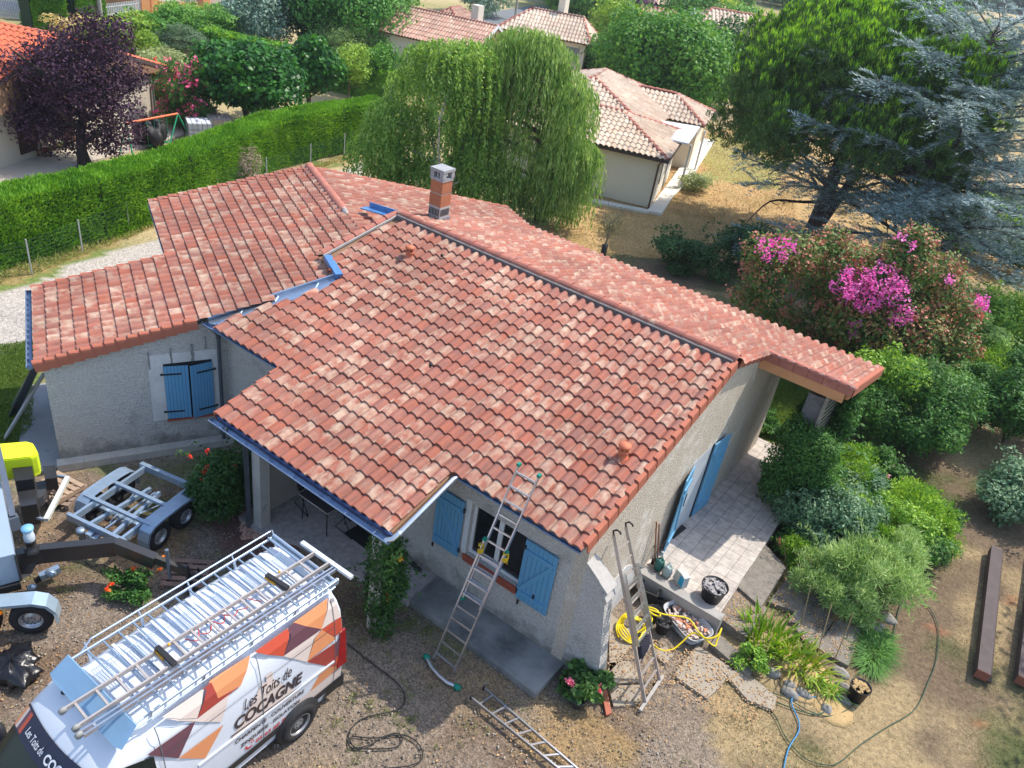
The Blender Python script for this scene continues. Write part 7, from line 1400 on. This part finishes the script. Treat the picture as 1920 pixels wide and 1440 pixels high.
# umbrella pine
PB = M('pine_bark', (.09, .06, .055), .95, (.045, .03, .03), vs=6, bump=.7, bs=8)
b = G(1517, 452); t = thing('umbrella_pine', 'large dense umbrella pine with bright upright needle tips', 'tree', b)
B = [(b.x+.2, b.y+.3, 7.0, 4.0, 4.0, 2.9)]
for i in range(46):
    a = i*2.4; r = 4.7*math.sqrt((i+.5)/46); zz = 10.2-(r/4.7)**2*2.3+random.uniform(-.3, .3); s = random.uniform(.8, 1.35); B.append((b.x+.3+r*math.cos(a), b.y+.3+r*math.sin(a), zz-.5, s, s, s*.9))
for i in range(70): a = i*2.4+.4; r = random.uniform(3.2, 5.2); s = random.uniform(.8, 1.35); B.append((b.x+.2+r*math.cos(a), b.y+.2+r*math.sin(a), random.uniform(3.7, 8.2), s, s, s*1.2))
P, N = blobpts(B, 15500, .35); k = N[:, 2] > -.6; P, N = P[k], N[k]; m_ = 24; PP = np.repeat(P, m_, 0); D = unit(np.repeat(N*.35, m_, 0)+[0, 0, .75]+RNG.normal(0, .42, PP.shape)); PP = PP+RNG.normal(0, .07, PP.shape); W = unit(np.cross(D, RNG.normal(0, 1, D.shape)))
V, F = cards(PP, D, W, RNG.uniform(.13, .26, len(PP)), np.full(len(PP), .042)); npmesh('crown', V, F, LM('pine_needles', (.025, .065, .02), (.12, .22, .05), (.06, .13, .03), cs=.7, trans=.15), t)
k = (N[:, 2] > .1) & (RNG.random(len(P)) < np.clip((P[:, 2]-4.2)/3.5, .08, 1)); Pt = P[k]; PP = np.repeat(Pt, 12, 0)+RNG.normal(0, .05, (len(Pt)*12, 3)); D = unit(RNG.normal(0, .22, PP.shape)+[0, 0, 1]); W = unit(np.cross(D, RNG.normal(0, 1, D.shape))); V, F = cards(PP+[0, 0, .12], D, W, RNG.uniform(.15, .30, len(PP)), np.full(len(PP), .042)); npmesh('shoot_tips', V, F, LM('pine_tips', (.09, .25, .02), (.32, .56, .06), cs=.7, trans=.35), t)
mb = MB(); mb.tube([b-Vector((0, 0, .1)), b+Vector((.05, 0, 2.2)), b+Vector((.1, .2, 4.5)), b+Vector((.2, .3, 7.5))], [.42, .33, .24, .08], 12); mb.tube([b+Vector((.15, .1, .6)), b+Vector((.7, .4, 2.8)), b+Vector((1.2, .6, 6))], [.2, .2, .08], 10)
rg = random.Random(9)
for i in range(26):
    a = i*2.4+.2; z = rg.uniform(1.8, 6.2); L = rg.uniform(3.2, 5.2); s = b+Vector((.1, .1, z)); d = Vector((math.cos(a), math.sin(a), 0)); dz = rg.uniform(.0, .35); low = z < 3.4
    pts = smooth([s, s+d*L*.35+Vector((0, 0, dz*L*.4)), s+d*L*.7+Vector((rg.uniform(-.3, .3), rg.uniform(-.3, .3), dz*L*.6)), s+d*L+Vector((0, 0, dz*L*.5-(.9 if low else -.3)))], 4); mb.tube(pts, .09, 6, r2=.015)
    for j in range(14): c_ = pts[3+j % (len(pts)-4)]; e = Vector((rg.uniform(-1, 1), rg.uniform(-1, 1), rg.uniform(-.5, .3))).normalized()*rg.uniform(.4, 1.1); mb.tube([c_, c_+e*.6, c_+e+Vector((0, 0, -.1))], .018, 4, r2=.005, caps=False)
mb.build('trunk', PB, t)
# blue cedar
b = G(1668, 528); t = thing('blue_cedar', 'broad blue-grey cedar with layered drooping sprays', 'tree', b); rg = np.random.default_rng(4); mb = MB(); mb.tube([b-Vector((0, 0, .1)), b+Vector((.1, 0, 3)), b+Vector((0, .1, 6)), b+Vector((.1, 0, 9.6))], [.36, .28, .17, .04], 10)
PP = []; DD = []; WW = []
for i in range(130):
    f = (i+.5)/130; z = 1.6+8.6*f; a = i*2.39996+rg.uniform(-.3, .3); L = (6.6*(1-f)**.4+1.7)*rg.uniform(.72, 1.08); el = rg.uniform(.05, .48)+.35*f; L *= rg.choice([1, 1, .7, .5]); d = np.array([math.cos(a), math.sin(a), 0]); s = np.array(b+Vector((0, 0, z)))
    T = np.linspace(0, 1, 14); path = s+np.outer(T*L, d)+np.outer(el*L*T-.16*L*T**2.2, [0, 0, 1.])+np.outer(np.sin(T*5+i)*.12*L*.3, [-d[1], d[0], 0]); mb.tube([tuple(p) for p in path], .085*(1-f*.6), 5, r2=.01)
    side = np.array([-d[1], d[0], 0]); nb_ = int(L*6.5)
    for j in range(nb_):
        u = .22+.78*(j+rg.random())/nb_; k0 = u*13; k1 = int(min(12, k0)); p0 = path[k1]+(path[min(13, k1+1)]-path[k1])*(k0-k1); sg = 1 if j % 2 else -1
        bl = (1-u*.5)*rg.uniform(.5, 1.3)*(.6+L/7); bd = d*rg.uniform(.45, .95)+side*sg*rg.uniform(.4, 1.)+np.array([0, 0, rg.uniform(-.45, .5)]); bd /= np.linalg.norm(bd); k = max(4, int(bl/.055)); t_ = np.linspace(0, 1, k)
        q = p0+np.outer(t_*bl, bd)+np.outer(-.22*bl*t_**2, [0, 0, 1.]); rep = 3; Q = np.repeat(q, rep, 0)+rg.normal(0, .012, (k*rep, 3)); s2 = np.array([-bd[1], bd[0], 0]); sg2 = rg.choice([-1, 1], k*rep); DQ = unit(np.outer(np.ones(k*rep), bd)*.55+np.outer(sg2, s2)*rg.uniform(.35, .7, (k*rep, 1))+rg.normal(0, .10, (k*rep, 3))+[0, 0, .15]); PP.append(Q); DD.append(DQ)
PP = np.concatenate(PP); DD = np.concatenate(DD); W = unit(np.cross(DD, np.array([0, 0, 1.])+rg.normal(0, .5, DD.shape))); V, F = cards(PP, DD, W, rg.uniform(.14, .28, len(PP)), np.full(len(PP), .034)); npmesh('crown', V, F, LM('cedar_needles', (.07, .115, .115), (.46, .55, .54), (.19, .265, .26), cs=.9, trans=.12), t); mb.build('trunk', M('cedar_bark', (.12, .10, .10), .95, (.07, .06, .06), vs=6), t)
# crepe myrtles, shrubs of the right-hand garden
MYR = LM('myrtle_leaves', (.015, .065, .012), (.34, .19, .08), (.09, .19, .035), cs=1.1, trans=.2); MPK = LM('magenta_flowers', (.72, .05, .33), (.95, .28, .58), trans=.3); SEED = LM('red_seed_heads', (.30, .10, .06), (.55, .24, .16), trans=.2)
t = thing('crepe_myrtle', 'wide crepe myrtle with magenta blossom and reddish leaves beyond the canopy roof', 'tree', G(1610, 690)); b = G(1610, 690); B = [(b.x, b.y, 2.0, 2.0, 2.0, 1.3)]
for (px, py, r) in ((1440, 520, .75), (1490, 480, .8), (1450, 590, .7), (1540, 540, .8), (1510, 620, .8), (1590, 500, .8), (1650, 520, .9), (1600, 590, 1.), (1700, 490, .8), (1720, 560, .9), (1760, 520, .8), (1780, 600, .8), (1690, 640, .9), (1620, 660, .8), (1740, 680, .8), (1800, 580, .6), (1560, 460, .6), (1720, 450, .5), (1430, 470, .55), (1800, 650, .6), (1400, 560, .5), (1560, 690, .5), (1770, 730, .5)):
    q = PL(px, py, b+Vector((random.uniform(-1, 1), random.uniform(-.8, .8), 0)), (.55, -.83, 0)); B.append((q.x, q.y, max(.5, q.z), r, r, r*.85))
P, N = blobpts(B, 42000, .6); k = P[:, 2] > .1; V, F = leafset(P[k], N[k], .14, .5, .3, 1.); npmesh('crown', V, F, MYR, t); flowers(t, B, 1500, SEED, .10, 10, name='seed_heads', r=.09)
for (px, py, n, r) in ((1610, 530, 46, .5), (1580, 540, 36, .4), (1660, 525, 60, .5), (1625, 565, 40, .35), (1680, 545, 46, .4), (1690, 590, 30, .35), (1600, 625, 12, .15), (1840, 570, 20, .2), (1450, 478, 14, .3), (1470, 465, 10, .3), (1435, 455, 10, .3), (1780, 525, 8, .12), (1700, 450, 8, .3), (1600, 605, 8, .12)):
    q = PL(px, py, b+Vector((.75, -1.5, 0)), (.55, -.83, 0)); flowers(t, [(q.x, q.y, q.z, r, r, r*.7)], int(n*.7), MPK, .08, 12, face=1, r=.065)
mb = MB()
for j in range(12): a = j*.52; e = b+Vector((1.9*math.cos(a), 1.6*math.sin(a), 2.6)); mb.tube([b+Vector((.2*math.cos(a), .2*math.sin(a), 0)), b.lerp(e, .5)+Vector((0, 0, .2)), e], [.06, .045, .02], 6)
mb.build('trunk', M('grey_smooth_bark', (.25, .2, .17), .8), t)
GD = LM('garden_green', (.02, .075, .018), (.14, .28, .06), (.055, .15, .03), cs=1.6); GB = LM('blue_green', (.04, .10, .055), (.30, .42, .26), (.11, .21, .11), cs=1.9); GY = LM('fresh_green', (.05, .16, .018), (.38, .54, .09), (.16, .31, .04), cs=1.9); LW = LM('narrow_leaves', (.09, .18, .045), (.50, .60, .28), (.24, .38, .12), cs=2.)
for (lab, q, rad, h, mt, n, lf_, kw) in (
    ('dense dark green shrub below the canopy end', (1690, 835), (1.5, 1.5), 2.4, GD, 42000, .075, dict(k=16)), ('bright green shrub right of the canopy corner', (1640, 800), (1.0, 1.0), 2.5, GY, 16000, .075, dict(k=10)), ('climbing plant wrapping the stone pillar', (1500, 925), (.75, .75), 2.9, GD, 26000, .075, dict(k=12)),
    ('sprawling blue green jasmine bush beside the terrace', (1540, 1000), (1.15, 1.0), 1.6, GB, 34000, .06, dict(k=14)), ('arching fresh green shrub in the middle of the bed', (1640, 1010), (1.2, 1.0), 1.3, GY, 26000, .06, dict(k=14)), ('dark leafy shrub at the right end of the bed', (1700, 1030), (.8, .7), .9, GD, 14000, .06, dict(k=9)),
    ('tall narrow-leaved willow-like plant above the flat stones', (1610, 1130), (.95, .8), 1.6, LW, 6000, .17, dict(asp=.15, streak=True, k=9, up=.5)), ('narrow-leaved plant with pale stems left of the tall one', (1530, 1110), (.7, .6), 1.2, LW, 5000, .12, dict(asp=.16, streak=True, k=8, up=.5)),
    ('big dark shrub on the right edge below the crepe myrtle', (1880, 830), (1.4, 1.4), 2.9, GD, 36000, .085, dict(k=16)), ('fresh green bush on the right edge under the cedar', (1870, 660), (1.7, 1.5), 2.6, GY, 26000, .10, dict(k=14)), ('small dark shrub with thin trunk at the right edge', (1890, 960), (1.0, 1.0), 1.9, GB, 14000, .08, dict(k=9)),
    ('low groundcover plants behind the terrace corner', (1415, 795), (.9, .5), .45, GD, 9000, .08, dict(k=8)), ('young feathery green shrub beside the crepe myrtle', (1820, 690), (.8, .8), 1.8, LM('feathery', (.2, .34, .08), (.42, .56, .2)), 12000, .08, dict(k=8)),
    ('fern-like grey green plant beyond the canopy eave', (1570, 690), (.7, .6), 1.2, LM('grey_green', (.08, .15, .08), (.26, .36, .2)), 9000, .07, dict(k=8)), ('dark hedge-like mass in the shade under the cedar', (1800, 480), (3.4, 2.2), 2.2, LM('deep_green', (.012, .05, .015), (.06, .14, .04), cs=1.), 22000, .14, dict(k=14)), ('bright sunlit bush seen below the cedar branches', (1880, 440), (3, 2.5), 2.2, GY, 16000, .18, dict(k=12))):  # the hedge-like mass has the same very dark green leaves
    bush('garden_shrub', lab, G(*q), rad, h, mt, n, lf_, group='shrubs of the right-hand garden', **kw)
for i, (qx, qy, r_, h_, m_) in enumerate(((1500, 1000, .7, 1.5, GB), (1470, 960, .6, 1.3, GD), (1560, 950, .8, 1.4, GY), (1600, 965, .7, 1.2, GB), (1590, 1040, .8, 1.3, GY), (1640, 1060, .7, 1.1, LW), (1560, 1070, .6, 1.1, GB), (1680, 985, .8, 1.0, GY), (1740, 1010, .7, .8, GY), (1720, 960, .6, .6, GY), (1760, 985, .5, .5, GD), (1620, 900, .7, 1.0, GD), (1570, 900, .6, 1.2, GY), (1660, 1110, .5, 1.1, LW), (1575, 1150, .5, 1.0, LW), (1500, 1080, .45, .8, GY), (1480, 1030, .35, .5, GD), (1740, 800, 1.0, 1.6, GD), (1640, 760, .9, 1.5, GY), (1720, 760, .9, 1.5, MYR), (1800, 760, .9, 1.4, GD), (1830, 720, .8, 1.3, GY), (1600, 745, .7, 1.2, GD))):
    bush('bed_plant', 'loose leafy plant among the overgrown shrubs beside the terrace and below the myrtle', G(qx, qy), r_, h_, m_, int(16000*r_), .07 if m_ is not LW else .12, 7, asp=.5 if m_ is not LW else .16, streak=m_ in (LW, GY), group='loose plants of the right-hand bed', rr=.5, fill=.8)
PK = LM('pink_roses', (.7, .3, .32), (.9, .55, .5)); CR = LM('coral_flowers', (.75, .10, .12), (.9, .25, .22))
def spot(lab, name, pts, mat, r=.09, k=26, sz=.05):
    P = np.concatenate([np.array(p)+RNG.normal(0, r*.45, (k, 3)) for p in pts]); V, F = leafset(P, RNG.normal(0, 1, P.shape)+[0, 0, 1.2], sz, .9, .4, .8); return P, V, F
def flowerplant(name, lab, base, rad, h, mt, n, lf_, fpts, fm, r=.09, fk=26, sz=.055, **kw):
    t = bush(name, lab, base, rad, h, mt, n, lf_, cat='plant', **kw); P, V, F = spot(lab, name, fpts, fm, r, fk, sz); npmesh('flowers', V, F, fm, t); return t
flowerplant('rose_bush', 'dark rose bush with red blooms beside the porch pillar', G(425, 950), (.72, .72), 1.7, LM('rose_leaves', (.012, .045, .012), (.06, .14, .03), cs=2.), 22000, .06, [G(*q) for q in ((357, 857, 1.3), (383, 884, 1.5), (386, 880, 1.55), (389, 876, 1.6), (382, 900, 1.3), (388, 845, 1.6), (440, 872, 1.5))], REDF, .05, 14, .05, k=12)
flowerplant('rose_bush', 'small orange and red flowered rose on the gravel below the drawbar', G(240, 1112), (.42, .36), .5, GD, 4500, .05, [G(*q) for q in ((207, 1095, .35), (201, 1106, .3), (250, 1067, .5), (282, 1064, .5), (300, 1068, .45))], LM('orange_red', (.8, .05, .02), (.95, .35, .05)), .04, 22, .05)
flowerplant('climbing_shrub', 'column of dark foliage with orange trumpet flowers on the porch pillar', G(715, 1170), (.38, .38), 2.2, LM('rose_leaves', (.012, .045, .012), (.06, .14, .03), cs=2.), 20000, .055, [G(*q) for q in ((701, 1083, .9), (699, 1105, .6), (727, 1115, 1.), (729, 1123, .95), (738, 1067, 1.5), (748, 1049, 1.8), (751, 1045, 1.8), (712, 1158, .3), (704, 1083, .9))], LM('orange_flowers', (.9, .35, .02), (.95, .5, .08)), .025, 12, .05, k=12, rr=.55)
flowerplant('pelargonium', 'pelargonium with red and pink flowers at the corner of the front wall', G(1085, 1300), (.45, .38), .62, LM('pelargonium_leaves', (.02, .06, .015), (.12, .24, .06), cs=2.), 4500, .075, [G(*q) for q in ((1070, 1278, .45), (1066, 1276, .45), (1108, 1305, .3), (1122, 1290, .4), (1124, 1296, .4), (1075, 1282, .4))], LM('red_pink', (.7, .04, .08), (.85, .3, .4)), .045, 24, .045, asp=.85)
flowerplant('pink_geranium', 'coral red flower cluster by the terrace edge', G(1470, 1040), (.25, .2), .35, GD, 900, .05, [G(1465, 1020, .35), G(1472, 1026, .35), G(1478, 1024, .3), G(1460, 1012, .35)], CR, .06, 26, .05)
flowerplant('rose_bush', 'pale pink rose beside the shrub bed', G(1665, 930), (.35, .35), .8, GD, 2500, .06, [G(*q) for q in ((1673, 876, .8), (1667, 892, .7), (1690, 898, .6), (1693, 902, .6), (1655, 912, .5))], PK, .04, 18, .05)
# iris clump and other strappy leaves
def strappy(name, lab, base, rad, n, ln, wd, mat, lean=.55, dirn=(0, 0)):
    base = Vector(base); t = thing(name, lab, 'plant', base); V_ = []; F_ = []; k = 0
    for i in range(n):
        a = RNG.uniform(0, 6.28); r = math.sqrt(RNG.random()); p = np.array([base.x+rad[0]*r*math.cos(a), base.y+rad[1]*r*math.sin(a), 0]); d = np.array([math.cos(a)*r+RNG.normal(0, .3)+dirn[0], math.sin(a)*r+RNG.normal(0, .3)+dirn[1], 0])*lean; L = ln*RNG.uniform(.6, 1.2); w_ = np.cross(np.append(d[:2], 0)+RNG.normal(0, .3, 3), [0, 0, 1]); w_ = w_/max(1e-3, np.linalg.norm(w_))*wd*.5
        for j in range(5): u = j/4; c_ = p+d*L*u*(1+u)*.6+np.array([0, 0, L*(u-.42*u*u*lean*1.6)]); ww = w_*(1-u**2.5)+1e-4; V_ += [c_-ww, c_+ww]
        for j in range(4): F_.append((k+2*j, k+2*j+1, k+2*j+3, k+2*j+2))
        k += 10
    npmesh('leaves', np.array(V_), np.array(F_), mat, t, True); return t
IRIS = LM('iris_leaves', (.06, .17, .015), (.26, .42, .05), cs=2., trans=.35)
strappy('iris_clump', 'clump of long arching green iris leaves beside the steps', G(1440, 1205), (.55, .45), 180, .62, .045, IRIS, .45, (.1, -.05)); strappy('iris_clump', 'second iris clump with yellowing leaf tips nearest the hose', G(1500, 1250), (.55, .35), 150, .55, .04, LM('iris_yellow', (.08, .20, .02), (.36, .42, .06), cs=2., trans=.35), .6, (.15, -.2))
strappy('feathery_plant', 'dense bright green feathery plant beside the black plant pot', G(1640, 1225), (.24, .62), 1300, .26, .014, LM('feathery_green', (.03, .12, .02), (.14, .30, .06), cs=3.), 1.1); strappy('leafy_tuft', 'small lime green tuft in the straw at the bed end', G(1555, 1300), (.12, .1), 60, .3, .03, GY, .8); strappy('leafy_tuft', 'small leafy tuft left of the feathery plant', G(1530, 1290), (.15, .12), 50, .22, .04, GY, .8)
bush('garden_shrub', 'small bright green bush between the steps and the iris', G(1405, 1245), .28, .4, GY, 2600, .05, k=7)
ct = thing('plant_canes', 'bare slanting canes among the narrow-leaved plants', 'canes', G(1530, 1200))
for q0, q1, h in (((1563, 1242), (1600, 1150), 1.3), ((1530, 1235), (1560, 1130), 1.0), ((1500, 1180), (1520, 1100), 1.0), ((1476, 1080), (1470, 1010), .6)): mb = MB(); mb.tube([G(*q0), G(*q1, h)], .011, 5); mb.build('cane', M('cane', (.33, .24, .12), .8), ct)
t = thing('young_tree', 'young bare-headed tree in a dark trunk guard behind the roof', 'tree', G(1130, 482)); b = G(1130, 482); mb = MB(); mb.tube([b, b+Vector((.05, 0, 1.4))], .04, 6)
for j in range(30): a = j*2.4; e = Vector((math.cos(a)*.6, math.sin(a)*.6, .9))*random.uniform(.5, 1.); mb.tube([b+Vector((.03, 0, .75+.02*j)), b+Vector((.03, 0, .8+.02*j))+e*.6, b+Vector((.03, 0, .85+.02*j))+e], .01, 4)
mb.build('branches', M('grey_twigs', (.25, .22, .16), .9), t); mb = MB(); mb.lathe(b, [(.11, 0), (.12, .55), (.1, .55), (.09, 0)], 12); mb.build('trunk_guard', BPL, t, fixn=False)
P, N = blobpts([(b.x, b.y, 1.35, .6, .6, .45)], 900, .8); V, F = leafset(P, N, .07, .4, .3, 1.); npmesh('foliage', V, F, OLIVE, t)
# ---------------------------------------------------------------- thin summer haze
mb = MB(); mb.box((-5200, -4800, -6.5), (5600, 7600, 125))
hm = bpy.data.materials.new('summer_haze'); hm.use_nodes = True; nt = hm.node_tree; nt.nodes.remove(nt.nodes['Principled BSDF'])
pv = nd(nt, 'ShaderNodeVolumePrincipled'); pv.inputs['Color'].default_value = (.78, .86, 1, 1); pv.inputs['Density'].default_value = .0004; pv.inputs['Anisotropy'].default_value = .3
nt.links.new(pv.outputs[0], nt.nodes['Material Output'].inputs['Volume']); mb.build('haze', hm, kind='stuff')
